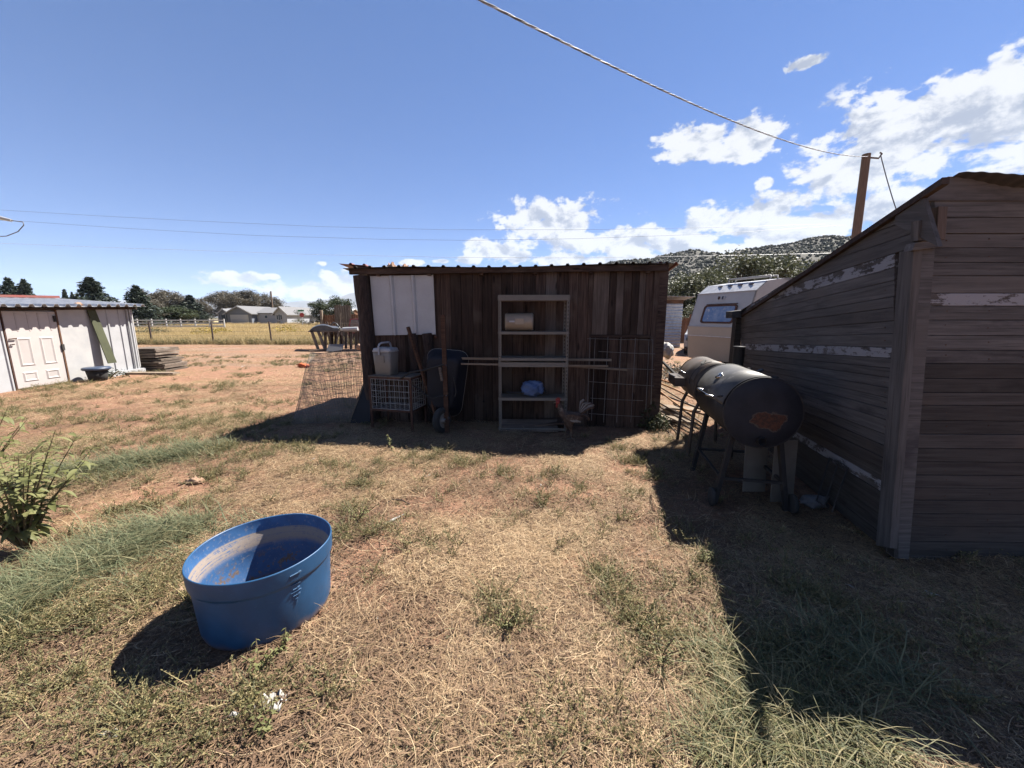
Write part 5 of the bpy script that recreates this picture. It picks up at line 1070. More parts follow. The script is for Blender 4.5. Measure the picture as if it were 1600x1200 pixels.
    for k in range(4): MB().box(C0 + fu * (W * (.3 + .17 * k)) + bk * .5 + Vector((0, 0, 2.46)), (.03, .2, .03)).obj('rail_foot', M['rust'], t)
    for k in (1.6, 2.4):
        w = C1 + bk * k + Vector((0, 0, .33)); MB().lathe([(0, -.1), (.2, -.1), (.33, -.08), (.33, .08), (.2, .1), (0, .1)], w - fu * .15, tuple(fu), n=24).obj('wheel', M['rubber'], t)
        w = C0 + bk * k + Vector((0, 0, .33)); MB().lathe([(0, -.1), (.2, -.1), (.33, -.08), (.33, .08), (.2, .1), (0, .1)], w + fu * .15, tuple(fu), n=24).obj('wheel', M['rubber'], t)
camper()

# ------------------------------------------------------------------ white car behind the camper
def car(c, rz, label):
    t = empty('parked_car', c, label, 'car'); Rz = Matrix.Rotation(rz, 4, 'Z'); Q = lambda x, y, z: Vector(c) + Rz @ Vector((x, y, z))
    side = [(-2.1, .35), (-2.15, .62), (-2.0, .85), (-1.2, .95), (-.55, 1.38), (.7, 1.42), (1.5, 1.0), (2.05, .95), (2.1, .4)]
    mb = MB(); secs = []
    for y, k in ((-.82, 0), (-.78, 1), (.78, 1), (.82, 0)):
        secs.append([Q(x * (1 if k else .985), y * (1 if z < .96 else .86), z if k or z < .9 else z - .02) for x, z in side])
    n = len(side); vs = [p for s_ in secs for p in s_]; mb.add(vs, [(r * n + i, r * n + (i + 1) % n, (r + 1) * n + (i + 1) % n, (r + 1) * n + i) for r in range(3) for i in range(n)], False); mb.add(secs[0], [tuple(range(n))]); mb.add(secs[3], [tuple(range(n))[::-1]]); mb.obj('body', M['carw'], t)
    MB().prism([Q(-1.16, -.66, .965), Q(-1.16, .66, .965), Q(-.6, .62, 1.36), Q(-.6, -.62, 1.36)], Rz @ Vector((-.02, 0, .015))).obj('windscreen', M['glass'], t)
    for s_ in (-1, 1): MB().prism([Q(-1.0, s_ * .735, .98), Q(1.3, s_ * .735, 1.0), Q(.65, s_ * .715, 1.36), Q(-.5, s_ * .715, 1.34)], Rz @ Vector((0, s_ * .02, 0))).obj('side_window', M['glass'], t)
    MB().prism([Q(-2.02, -.7, .88), Q(-2.02, .7, .88), Q(-1.3, .7, 1.0), Q(-1.3, -.7, 1.0)], Rz @ Vector((-.01, 0, .03))).obj('hood', M['carw'], t)
    MB().box(Q(-2.14, 0, .62), (.04, .7, .12), Rz).obj('grille', M['rubber'], t); MB().box(Q(-2.16, 0, .42), (.06, 1.5, .12), Rz).obj('bumper', M['carw'], t)
    for s_ in (-1, 1): MB().box(Q(-2.12, s_ * .58, .66), (.06, .3, .13), Rz).obj('headlight', M['glass'], t)
    for x in (-1.35, 1.35):
        for s_ in (-1, 1): w = MB().lathe([(.19, -.1), (.31, -.09), (.31, .09), (.19, .1)], Q(x, s_ * .74, .31), tuple(Rz @ Vector((0, 1, 0))), n=24).obj('tyre', M['rubber'], t); MB().lathe([(0, -.09), (.19, -.1), (.19, .1), (0, .09)], Q(x, s_ * .74, .31), tuple(Rz @ Vector((0, 1, 0))), n=18).obj('rim', M['rib'], t)
cc_ = at_z(1084, 557); car((8.9, 17.6, 0), R(62), 'white car parked half hidden behind the left edge of the camper')

# ------------------------------------------------------------------ corrugated outhouse, reddish fence
def outhouse():
    y = 20.0; a = at_y(1062, 543, y); x1 = a.x; x0 = x1 - 1.5; t = empty('metal_outhouse', ((x0 + x1) / 2, y, 0), 'narrow outhouse clad in horizontal corrugated metal behind the plank shed', 'outhouse')
    v, f = ribbed((x0, y, 0), (0, 0, 2.25), (x1 - x0, 0, 0), 0, .15, .03, .05, profile='wave', nv=1); v = [Vector((p.x, y - (Vector(p).y - y if abs(Vector(p).y - y) < .2 else 0), p.z)) for p in v]
    MB().add(v, f).obj('front_cladding', M['rib'], t, solid=.004)
    MB().box(((x0 + x1) / 2, y + .8, 1.1), (x1 - x0 - .02, 1.5, 2.2)).obj('walls', M['rib'], t)
    MB().box(((x0 + x1) / 2, y - .02, 2.34), (x1 - x0, .05, .18)).obj('header_board', M['redwood'], t)
    v, f = ribbed((x0 - .1, y - .35, 2.62), (x1 - x0 + .55, 0, -.05), (0, 2.1, -.2), 0, .2, .025, .05, nv=1); MB().add(v, f).obj('roof', M['rib'], t, solid=.004)
outhouse()
def picket(name, x0, x1, y, h, n, m, label, hv=.12, tall=None, cat='fence'):
    t = empty(name, ((x0 + x1) / 2, y, 0), label, cat); w = (x1 - x0) / n
    for k in range(n):
        hh = h * (1 + random.uniform(-hv, hv)); mm = m
        if tall and tall[0] <= k < tall[1]: hh = tall[2] * (1 + random.uniform(-.03, .03)); mm = M['lumber']
        board(t, [(x0 + k * w, y, -.02), (x0 + (k + 1) * w, y, -.02), (x0 + (k + 1) * w, y, hh), (x0 + k * w, y, hh * random.uniform(.98, 1.0))], .02, (0, -1, 0), mm, gap=w * .04)
    for z in (h * .25, h * .8): MB().beam((x0, y + .04, z), (x1, y + .04, z), .04, .09).obj('rail', m, t)
    return t
a, b = at_y(1050, 500, 24), at_y(1092, 500, 24); picket('picket_fence', a.x, b.x, 24, 1.7, 14, M['redwood'], 'reddish brown picket fence between the outhouse and the camper', .15)
a, b = at_y(505, 500, 27), at_y(600, 500, 27); picket('board_fence', a.x, b.x, 27, 1.75, 26, M['redwood'], 'brown board fence with a taller grey section behind the plank shed', .03, tall=(5, 12, 2.4))
p = at_y(503, 500, 26.9); MB().beam((p.x, 26.9, -.1), (p.x, 26.9, 2.05), .14, .14).obj('fence_post', M['pale'], None, origin=(p.x, 26.9, 0), label='pale square post at the near end of the brown board fence', cat='post')
# red car roof glimpsed beyond the log post
p = at_y(573, 510, 23.5); t = empty('red_vehicle', (p.x, 23.5, 0), 'red vehicle with a dark window glimpsed past the log corner post', 'vehicle')
x0, x1 = at_y(550, 510, 23.5).x, at_y(610, 510, 23.5).x
MB().prism([(x0, 22.9, .35), (x1, 22.9, .35), (x1, 22.9, 1.0), (x0 - .05, 22.9, 1.0)], (0, 1.7, 0)).obj('body', M['redcar'], t)
MB().prism([(x0 - .0, 23.0, 1.0), (x1, 23.0, 1.0), (x1 - .2, 23.0, 1.48), (x0 + .12, 23.0, 1.48)], (0, 1.5, 0)).obj('cabin', M['redcar'], t)
MB().prism([(x0 + .08, 22.985, 1.02), (x1 - .1, 22.985, 1.02), (x1 - .25, 22.985, 1.42), (x0 + .18, 22.985, 1.42)], (0, .01, 0)).obj('window', M['glass'], t)
for x in (x0 + .4, x1 - .4): MB().lathe([(0, -.1), (.32, -.1), (.32, .1), (0, .1)], (x, 23.0, .32), (0, 1, 0), n=20).obj('wheel', M['rubber'], t)

# ------------------------------------------------------------------ junk hutch with a car hood on top
def hutch():
    y = 18.2; g_ = lambda px, z, yy=y: Vector(((px - 800) / FPX * (yy * CP - (z - H0) * SP), yy, z)); t = empty('rabbit_hutch', g_(530, 0), 'old wire-fronted wooden hutch cluttered with scrap, beyond the wire mesh sheet', 'hutch')
    for px, px2 in ((487, 496), (497, 507)): MB().beam(g_(px2 + 2, 0), g_(px, .92), .12, .06).obj('leg', M['lumber'], t)
    for px in (520, 534, 548, 562, 578): MB().beam(g_(px, 0, y + .9), g_(px - 1, .9, y + .9), .08, .08).obj('leg', M['barn'], t)
    for k in range(9): px = 506 + k * 8; board(t, [g_(px, .0, y + 1.0), g_(px + 5, .0, y + 1.0), g_(px + 5, .86, y + 1.0), g_(px, .86, y + 1.0)], .02, (0, -1, 0), M['barn_grey'], gap=.01)
    MB().beam(g_(482, .90), g_(590, .90), .06, .06).obj('rail', M['lumber'], t); MB().prism([g_(483, .92), g_(592, .92), g_(592, .92, y + 1.1), g_(486, .92, y + 1.1)], (0, 0, .03)).obj('top_board', M['lumber'], t)
    mb = MB(); grid(mb, lambda a, b: g_(536 + a * 40, .05 + b * .82), 14, 9, .008); mb.obj('wire_front', M['wire'], t)
    MB().beam(g_(525, .30, y - .1), g_(530, .92, y - .1), .05, .04).obj('brace', M['lumber'], t); MB().beam(g_(538, .3, y - .1), g_(533, .9, y - .1), .05, .04).obj('brace', M['lumber'], t)
    h = empty('car_hood', g_(508, .97), 'faded dark grey car hood lying on top of the hutch', 'car hood'); mb = MB(); vs = []
    for j in range(7):
        for i in range(13): u = i / 12; v_ = j / 6; vs.append(g_(485 + u * 45, .96 + .26 * math.sin(min(1, u * 1.25) * 2.9) ** .7 * (.75 + .25 * math.sin(v_ * 3.1)) * (1 if u < .8 else 1.05), y + .0 + v_ * .95))
    mb.add(vs, [(j * 13 + i, j * 13 + i + 1, (j + 1) * 13 + i + 1, (j + 1) * 13 + i) for j in range(6) for i in range(12)], True); mb.obj('panel', M['hood'], h, solid=.03)
    MB().prism([g_(486, .955)] + [g_(485 + u * 45, .95 + .26 * math.sin(min(1, u * 1.25) * 2.9) ** .7 * .75) for u in (0, .1, .25, .4, .55, .7, .8, 1)] + [g_(530, .955)], (0, .9, 0)).obj('underside', M['hood'], h)
    MB().tube([g_(517, 1.18, y - .05), g_(521, 1.33, y), g_(526, 1.25, y), g_(531, 1.05, y - .05)], .03, 6).obj('hinge_arm', M['hood'], h)
    MB().tube([g_(536, 1.0), g_(559, 1.03)], .09, 12).obj('roll', M['wmetal'], None, origin=g_(545, .95), label='white rolled sheet lying on the hutch beside the car hood', cat='roll')
    MB().tube([g_(531, .95, y), g_(532, 1.75, y)], .02, 5).obj('stake', M['lumber'], None, origin=g_(531, .95), label='thin upright stake standing behind the car hood on the hutch', cat='stake')
    p = at_z(528, 549); MB().prism([p + Vector((-.45, -.2, .02)), p + Vector((.25, -.2, .02)), p + Vector((.3, .0, .33)), p + Vector((-.4, .0, .33))], (0, .03, 0)).obj('grey_panel', M['shingle'], None, origin=p, label='light grey panel leaning at the foot of the hutch', cat='panel')
    p = at_z(500, 549); MB().beam(p + Vector((-.3, -.4, .05)), p + Vector((.5, .3, .14)), .08, .05).obj('loose_plank', M['pale'], None, origin=p, label='pale plank lying on the dirt before the hutch legs', cat='plank')
    p = at_y(562, 543, 14.0); lump(p, (.11, .1, .12), 9, .25, 3).obj('stump_end', M['stone'], None, origin=p, label='pale cut block beside the log corner post above the mesh', cat='block')
hutch()

# ------------------------------------------------------------------ white shed at the left
LX = -10.62
def LF(px, py, v=0.0): return on_plane(px, py, Vector((LX + v, 0, 0)), Vector((1, 0, 0)))
def LZ(px, z, v=0.0):
    p = LF(px, 540, v); return Vector((p.x, p.y, z))
ws = empty('white_shed', (LX - 1.2, 8.6, 0), 'low white shed with a panelled pinkish door and a ribbed metal roof', 'shed')
yE = LF(215, 540).y; yS = 5.2; zt = lambda y: 1.74 + (y - 8) * .03
def LY(y, z, v=0.0): return Vector((LX + v, y, z))
MB().prism([LY(yS, 0, -.04), LY(yE, 0, -.04), LY(yE, zt(yE), -.04), LY(yS, zt(yS), -.04)], (-.03, 0, 0)).obj('front_backing', M['wpaint'], ws)
MB().prism([LY(yE, 0), LY(yE, zt(yE)), Vector((LX - 2.4, yE, zt(yE) + .14)), Vector((LX - 2.4, yE, 0))], (0, -.03, 0)).obj('end_wall', M['wpaint'], ws)
MB().prism([LY(yS, 0), LY(yS, zt(yS)), Vector((LX - 2.4, yS, zt(yS) + .14)), Vector((LX - 2.4, yS, 0))], (0, .03, 0)).obj('end_wall', M['wpaint'], ws)
MB().prism([Vector((LX - 2.4, yS, 0)), Vector((LX - 2.4, yE, 0)), Vector((LX - 2.4, yE, 1.93)), Vector((LX - 2.4, yS, 1.75))], (.03, 0, 0)).obj('back_wall', M['wpaint'], ws)
def lpanel(pa, pb, z1, m, nm, v=0.0, ribs=0, label=None, y0=None):
    a = LZ(pa, 0, v) if y0 is None else LY(y0, 0, v); b = LZ(pb, 0, v); w = b.y - a.y; mb = MB()
    if not ribs: mb.prism([a, b, b + Vector((0, 0, z1)), a + Vector((0, 0, z1))], (.018, 0, 0)); o = mb.obj(nm, m, ws)
    else:
        vv, ff = ribbed(a, (0, w, 0), (0, 0, z1), 0, w / ribs, .022, .05, nv=1); vv = [Vector((LX + v + abs(Vector(p).x - (LX + v)), Vector(p).y, Vector(p).z)) for p in vv]; o = MB().add(vv, ff).obj(nm, m, ws, solid=.003)
    if label: o['label'] = label
    return o
lpanel(0, 8.5, 1.70, M['wmetal'], 'wall_panel', .0, 7, 'white ribbed wall sheet', y0=yS)
lpanel(96.5, 140, 1.76, M['wpaint'], 'wall_panel', .012); lpanel(140, 157, 1.78, M['wpaint'], 'wall_panel', -.005); lpanel(157, 212, 1.80, M['wmetal'], 'wall_panel', .0, 3, 'white ribbed wall sheet')
# the door: stiles and rails round four sunk panels
dA, dB = LZ(12, 0).y, LZ(95, 0).y; dw = dB - dA; door = empty_part('door', ws, LY((dA + dB) / 2, 0, .02)); DM = Matrix.Identity(4)
MB().prism([LY(dA, .04, .0), LY(dB, .04, .0), LY(dB, 1.68, .0), LY(dA, 1.68, .0)], (.022, 0, 0)).obj('leaf', M['pink'], door)
dd = lambda u, z, v=.022: LY(dA + u * dw, z, v)
for (u0, u1, z0, z1) in ((.13, .41, .50, 1.12), (.57, .85, .50, 1.12), (.13, .41, .16, .38), (.57, .85, .16, .38)):
    mb = MB(); fr = [dd(u0, z0), dd(u1, z0), dd(u1, z1), dd(u0, z1)]; e = .028; inn = [dd(u0 + e / dw, z0 + e, .036), dd(u1 - e / dw, z0 + e, .036), dd(u1 - e / dw, z1 - e, .036), dd(u0 + e / dw, z1 - e, .036)]; i2 = [dd(u0 + 2 * e / dw, z0 + 2 * e, .024), dd(u1 - 2 * e / dw, z0 + 2 * e, .024), dd(u1 - 2 * e / dw, z1 - 2 * e, .024), dd(u0 + 2 * e / dw, z1 - 2 * e, .024)]
    mb.add(fr + inn + i2, [(k, (k + 1) % 4, 4 + (k + 1) % 4, 4 + k) for k in range(4)] + [(4 + k, 4 + (k + 1) % 4, 8 + (k + 1) % 4, 8 + k) for k in range(4)] + [(8, 9, 10, 11)]); mb.obj('panel', M['pink'], door)
for u in (.2, .42, .62, .84): MB().prism([dd(u, 1.26), dd(u + .03, 1.26), dd(u + .03, 1.66), dd(u, 1.66)], (.006, 0, 0)).obj('upper_strip', M['pink'], door)
for z in (1.10, .98): MB().tube([dd(.03, z), dd(.03, z, .05), dd(.14 if z > 1 else .08, z + .01, .055)], .012, 6).obj('handle', M['rust'], door)
MB().prism([LZ(9.5, 0, .01), LZ(11.3, 0, .01), LZ(11.3, 1.7, .01), LZ(9.5, 1.7, .01)], (.02, 0, 0)).obj('door_post', M['rust'], ws)
MB().prism([LZ(95, 0, .012), LZ(97.5, 0, .012), LZ(97.5, 1.75, .012), LZ(95, 1.75, .012)], (.025, 0, 0)).obj('door_post', M['redwood'], ws)
for (px, z) in ((94, 1.52), (98, .86)): a = LZ(px, z, .04); MB().box(a, (.03, .05, .14)).obj('hinge', M['rubber'], ws)
for px in (205, 209): MB().prism([LZ(px, .1, .02), LZ(px + 1.5, .1, .02), LZ(px + 1.5, 1.78, .02), LZ(px, 1.78, .02)], (.03, 0, 0)).obj('corner_trim', M['wmetal'], ws)
MB().prism([LY(LZ(163, 0).y, .0, .03), LY(yE + .02, .0, .03), LY(yE + .02, .13, .03), LY(LZ(163, 0).y, .13, .03)], (.07, 0, 0)).obj('foot_trim', M['wmetal'], ws)
e0 = LY(yS - .2, zt(yS) + .015, .33); v, f = ribbed(e0, (0, yE - yS + .3, (yE - yS) * .032), (-2.9, 0, .20), 0, .23, .06, .12, nv=2); MB().add(v, f).obj('roof', M['rib'], ws, solid=.004)
MB().prism([LY(yS, zt(yS) - .05, .02), LY(yE + .1, zt(yE) - .05, .02), LY(yE + .1, zt(yE) + .01, .02), LY(yS, zt(yS) + .01, .02)], (.04, 0, 0)).obj('fascia_board', M['barn'], ws)
MB().beam(LY(yS - .2, zt(yS) + .27, -2.3), LY(yE + .1, zt(yE) + .29, -2.3), .5, .06).obj('ridge_cap', M['redroof'], ws)
lump(LY(LZ(125, 0).y, zt(8.6) + .09, .15), (.07, .07, .06), 3, .3, 3).obj('rock', M['stone'], None, origin=LY(LZ(125, 0).y, zt(8.6) + .03, .15), label='small pinkish rock holding down the roof edge of the white shed', cat='rock')
a, b = LZ(146, .0, .16), LZ(151, 1.72, .03); MB().prism([LY(LZ(151, 0).y, .38, .2), LY(LZ(165, 0).y, .38, .2), LY(LZ(156, 0).y, 1.76, .03), LY(LZ(143, 0).y, 1.76, .03)], (.02, 0, 0)).obj('green_board', M['green'], None, origin=LY(LZ(155, 0).y, .38, .2), label='long olive green board leaning on the white shed above the blue lid', cat='board')
p = at_z(156, 590); p = Vector((LX + .42, LZ(153, 0, .4).y - .15, 0)); t = empty('lidded_bin', p, 'low dark bin with a blue lid among weeds before the white shed', 'bin')
MB().lathe([(0, 0), (.16, 0), (.2, .28), (0, .28)], p, n=20).obj('bin_body', M['rubber'], t); MB().lathe([(0, .28), (.24, .28), (.26, .30), (.26, .33), (.24, .35), (0, .355)], p, n=32).obj('lid', M['bluel'], t)
# stack of boards by its end
for k in range(9):
    z = .03 + k * .075; x0, x1 = LX - .7, LX + .50 - k * .035 + random.uniform(-.05, .05); yy = yE + .22 + random.uniform(-.08, .08)
    o = MB().box(((x0 + x1) / 2, yy + .4, z), (x1 - x0, .8, .055), Matrix.Rotation(random.uniform(-.05, .05), 3, 'Y')).obj('stacked_board', M['lumber'], None, origin=((x0 + x1) / 2, yy, z - .03))
    tag(o, ['lowest', 'second lowest', 'third from bottom', 'fourth from bottom', 'middle', 'fourth from top', 'third from top', 'second from top', 'topmost'][k] + ' grey board in the pile beside the white shed', 'board', 'boards piled beside the white shed')
p = at_z(243, 588); MB().beam(p + Vector((-1.0, .3, .05)), p + Vector((.35, .25, .05)), .22, .04).obj('loose_plank', M['pale'], None, origin=p, label='long flat grey plank on the ground before the board pile', cat='plank')

# ------------------------------------------------------------------ wire fence with metal posts, white rail fence
PX = [-120, -20, 60, 148, 238, 334, 425, 515]
wfe = empty('wire_fence', (-15, 22.6, 0), 'wire field fence on dark metal posts along the golden field', 'fence')
for px in PX:
    x = (px - 800) / FPX * (22.6 * CP + .265); MB().beam((x, 22.6, -.1), (x + random.uniform(-.05, .05), 22.6 + random.uniform(-.08, .08), 1.32), .06, .06).obj('post', M['tpost'], wfe)
xs = [(px - 800) / FPX * (22.6 * CP + .265) for px in PX]
for z in (.25, .5, .75, 1.0, 1.22): MB().tube([Vector((x, 22.58, z + random.uniform(-.03, .03))) for x in xs] + [Vector((-2, 22.6, z))], .006, 4).obj('strand', M['wire'], wfe)
vf = empty('rail_fence', (-35, 55, 0), 'white vinyl three-rail fence across the far side of the golden field', 'fence')
x0, x1 = (150 - 800) / FPX * 54.6, (352.5 - 800) / FPX * 54.6; n = 9
for k in range(n + 1): x = x0 + (x1 - x0) * k / n; MB().box((x, 55, .68), (.14, .14, 1.36)).obj('post', M['vinyl'], vf)
for z in (.35, .75, 1.15): MB().box(((x0 + x1) / 2, 55, z), (x1 - x0, .05, .17)).obj('rail', M['vinyl'], vf)
vf.update_tag()

# ------------------------------------------------------------------ houses and far things
def gable(parent, x0, x1, y0, y1, h, rise, wall, axis='x', over=.5, gable_m=None):
    """box with gable roof, ridge along axis; wall and roof as parts"""
    MB().box(((x0 + x1) / 2, (y0 + y1) / 2, h / 2), (x1 - x0, y1 - y0, h)).obj('wall', wall, parent)
    if axis == 'x': ym = (y0 + y1) / 2; A = lambda x, s: [(x, y0 - over, h - rise * over / (ym - y0)), (x, ym, h + rise), (x, y1 + over, h - rise * over / (ym - y0))]; E1, E2 = A(x0 - over, 0), A(x1 + over, 0); G = [[(x, y0, h), (x, ym, h + rise * .97), (x, y1, h)] for x in (x0, x1 - .1)]; gv = (.1, 0, 0)
    else: xm = (x0 + x1) / 2; A = lambda y, s: [(x0 - over, y, h - rise * over / (xm - x0)), (xm, y, h + rise), (x1 + over, y, h - rise * over / (xm - x0))]; E1, E2 = A(y0 - over, 0), A(y1 + over, 0); G = [[(x0, y, h), (xm, y, h + rise * .97), (x1, y, h)] for y in (y0, y1 - .1)]; gv = (0, .1, 0)
    for a, b in ((0, 1), (1, 2)): MB().prism([E1[a], E1[b], E2[b], E2[a]], (0, 0, .16)).obj('roof', M['shingle'], parent)
    for g_ in G: MB().prism(g_, gv).obj('gable_wall', gable_m or wall, parent)
    for a, b in ((0, 1), (1, 2)): MB().beam(Vector(E1[a]) + Vector((0, -.04 if axis == 'y' else 0, .0)), Vector(E1[b]) + Vector((0, -.04 if axis == 'y' else 0, .0)), .06, .22).obj('barge_board', M['trim'], parent)
def X_(px, d): return (px - 800) / FPX * d * .985
D = 95.0; hs = empty('ranch_house', (X_(390, D), D + 5, 0), 'single-storey pale blue ranch house with garage beyond the golden field', 'house')
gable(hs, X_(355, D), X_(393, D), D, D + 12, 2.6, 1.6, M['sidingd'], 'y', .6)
gable(hs, X_(393, D) + .05, X_(438, D), D + 2, D + 10, 2.6, 1.3, M['siding'], 'x', .3)
gable(hs, X_(423, D - 1) + 1.0, X_(452, D), D - 1, D + 12, 2.55, 1.45, M['siding'], 'y', .5)
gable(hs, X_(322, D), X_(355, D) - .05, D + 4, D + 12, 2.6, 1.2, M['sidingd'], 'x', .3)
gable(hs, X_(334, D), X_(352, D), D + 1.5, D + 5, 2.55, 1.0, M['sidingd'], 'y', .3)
g_ = MB().box(((X_(360, D) + X_(388, D)) / 2, D - .04, 1.1), (X_(388, D) - X_(360, D), .08, 2.2)).obj('garage_door', M['trim'], hs)
for k in range(3): MB().box(((X_(360, D) + X_(388, D)) / 2, D - .1, .55 * (k + 1)), (X_(388, D) - X_(360, D), .03, .05)).obj('groove', M['siding'], g_)
def hwin(px, z, w, h, y): f = MB().box((X_(px, D), y, z), (w + .2, .08, h + .2)).obj('window', M['trim'], hs); MB().box((X_(px, D), y - .05, z), (w, .04, h)).obj('pane', M['glass'], f)
hwin(408, 1.7, .6, .6, D + 1.95); 
for px, h in ((437.5, 1.0), (440.5, 1.3), (443.5, 1.0)): hwin(px, 1.6, .3, h, D - 1.06)
hwin(439, .45, .8, .3, D - 1.06); hwin(328, 1.5, 1.6, 1.0, D + 3.95); hwin(349, 1.5, .8, 1.6, D + 1.45)
for px in (335, 352): MB().box((X_(px, D), D + 1.3, 1.25), (.18, .18, 2.5)).obj('porch_post', M['trim'], hs)
MB().box((X_(343, D), D + 1.45, 1.1), (1.2, .06, 2.1)).obj('door', M['glass'], hs)
# long low building, vehicle and sign in the distance
D2 = 120.0; fb = empty('long_building', (X_(486, D2), D2, 0), 'long low red-brown building with a white roof far beyond the field', 'building')
gable(fb, X_(470, D2), X_(545, D2), D2, D2 + 9, 3.0, 1.1, M['redwood'], 'x', .4)
for o in [o for o in COL.objects if o.parent == fb and o.name.startswith('roof')]: o.data.materials[0] = M['trim']
vb = empty('white_van', (X_(486, 105), 105, 0), 'white van parked before the long low building', 'van')
x = X_(487, 105); MB().prism([(x - 2.4, 105, .5), (x + 2.2, 105, .5), (x + 2.2, 105, 1.5), (x + 1.3, 105, 2.4), (x - 2.3, 105, 2.4)], (0, 1.9, 0)).obj('body', M['carw'], vb); MB().prism([(x + 1.0, 104.95, 1.5), (x + 2.0, 104.95, 1.5), (x + 1.3, 104.95, 2.2), (x + 1.0, 104.95, 2.2)], (0, .04, 0)).obj('window', M['glass'], vb)
for dx in (-1.5, 1.4): MB().lathe([(0, -.1), (.36, -.1), (.36, .1), (0, .1)], (x + dx, 105.05, .38), (0, 1, 0), n=16).obj('wheel', M['rubber'], vb)
sx = X_(472, 70); st = empty('road_sign', (sx, 70, 0), 'red octagonal road sign under a green name plate beyond the field', 'sign'); MB().beam((sx, 70, 0), (sx, 70, 3.0), .07, .07).obj('post', M['rib'], st)
MB().prism([(sx + .42 * math.cos(R(22.5 + 45 * k)), 69.95, 2.0 + .42 * math.sin(R(22.5 + 45 * k))) for k in range(8)], (0, .02, 0)).obj('octagon_plate', M['stopred'], st); MB().box((sx - .1, 69.95, 2.75), (1.1, .02, .3)).obj('name_plate', M['signgreen'], st)

# ------------------------------------------------------------------ poles and wires
pb = at_y(1342, 355, 16); pt = at_y(1354, 241, 16)
up_o = empty('utility_pole', (13.62, 16, 0), 'brown wooden utility pole rising behind the grey shed with a service cable', 'utility pole')
mb = MB(); mb.tube([Vector((13.72, 16, 0)), Vector((pt.x, 16, pt.z))], [.165, .135], 14); mb.obj('shaft', M['pole'], up_o)
MB().tube([Vector((pt.x - .2, 15.95, pt.z - .12)), Vector((pt.x + .4, 15.9, pt.z - .18)), Vector((pt.x + .5, 15.9, pt.z - .02)), Vector((pt.x + .42, 15.9, pt.z + .02))], .03, 6).obj('bracket', M['rust'], up_o)
def span(a, b, sag, r, n=40, off=0.0, tw=0): 
    a, b = Vector(a), Vector(b); P = []
    for k in range(n + 1):
        t_ = k / n; p = a.lerp(b, t_); p.z -= 4 * sag * t_ * (1 - t_)
        if tw: p += Vector((math.cos(tw * t_ + off), .0, math.sin(tw * t_ + off))) * .014
        P.append(p)
    return P
A0 = Vector((-.31, 4.18, 4.5)); B0 = Vector((pt.x, 15.9, pt.z - .12)); dr = (A0 - B0).normalized(); A1 = A0 + dr * 7.0
sc_o = empty('service_cable', B0, 'thick twisted grey cable sagging overhead to the pole behind the grey shed', 'cable')
for k in range(3):
    t0 = 7.0 / (B0 - A1).length; s_ = .35 + .35 * 0
    P = []
    N = 520
    for i in range(N + 1):
        u = i / N; p = A1.lerp(B0, u); w = (u - t0) / (1 - t0); p.z -= 4 * .36 * w * (1 - w) if w > 0 else 4 * .36 * w
        p += Vector((math.cos(i * .55 + k * 2.09), 0, math.sin(i * .55 + k * 2.09))) * .008; P.append(p)
    MB().tube(P, .0062, 5).obj('conductor', M['cable'] if k else M['rib'], sc_o)
q0 = Vector((pt.x + .45, 15.9, pt.z - .05)); MB().tube(span(q0, at_y(1400, 326, 15.0), .05, 0, 8), .018, 5).obj('guy_wire', M['cable'], None, origin=q0, label='short thin wire dropping from the pole top to the grey shed roof', cat='wire')
for k, (pts, lb, r_) in enumerate((([(-60, 325), (0, 328), (150, 337), (300, 345), (500, 354), (700, 359), (900, 359), (1100, 356), (1300, 350)], 'highest of the thin power lines crossing the sky', .011), ([(-60, 341), (40, 346), (200, 357), (400, 368), (600, 374), (730, 375.5), (900, 373), (1100, 366), (1320, 352)], 'middle thin power line, starting from the crossarm at the edge', .011), ([(-60, 376), (0, 380), (150, 386), (300, 391), (500, 398), (700, 402), (900, 403), (1100, 400), (1330, 395)], 'lowest of the thin power lines crossing the sky', .012))):
    P = [at_y(x, y, 40 if k < 2 else 38) for x, y in pts]; MB().tube(P, r_, 4).obj('power_line', M['cable'] if k < 2 else M['rib'], None, origin=P[0], label=lb, cat='power line', group='power lines strung across the sky')
px_, yy = -4, 25.0; b = at_y(px_, 500, yy); lp = empty('line_pole', (b.x, yy, 0), 'reddish wooden pole cut by the edge behind the white shed roof', 'utility pole')
MB().tube([Vector((b.x, yy, 0)), Vector((b.x, yy, 9.5))], [.23, .2], 12).obj('shaft', M['pole'], lp)
MB().tube([at_y(-10, 338, 38), at_y(18, 344.5, 38)], [.2, .12], 8).obj('insulator_arm', M['wmetal'], None, origin=at_y(-10, 338, 38), label='pale tapering insulator carrying the middle power line', cat='insulator')
MB().tube([at_y(18, 344.5, 38), at_y(36, 347, 38), at_y(37, 352, 38), at_y(28, 362, 38), at_y(10, 369, 38), at_y(-10, 370, 38)], .04, 5).obj('jumper_wire', M['cable'], None, origin=at_y(18, 344.5, 38), label='looped jumper wire hanging under the pale insulator', cat='wire')

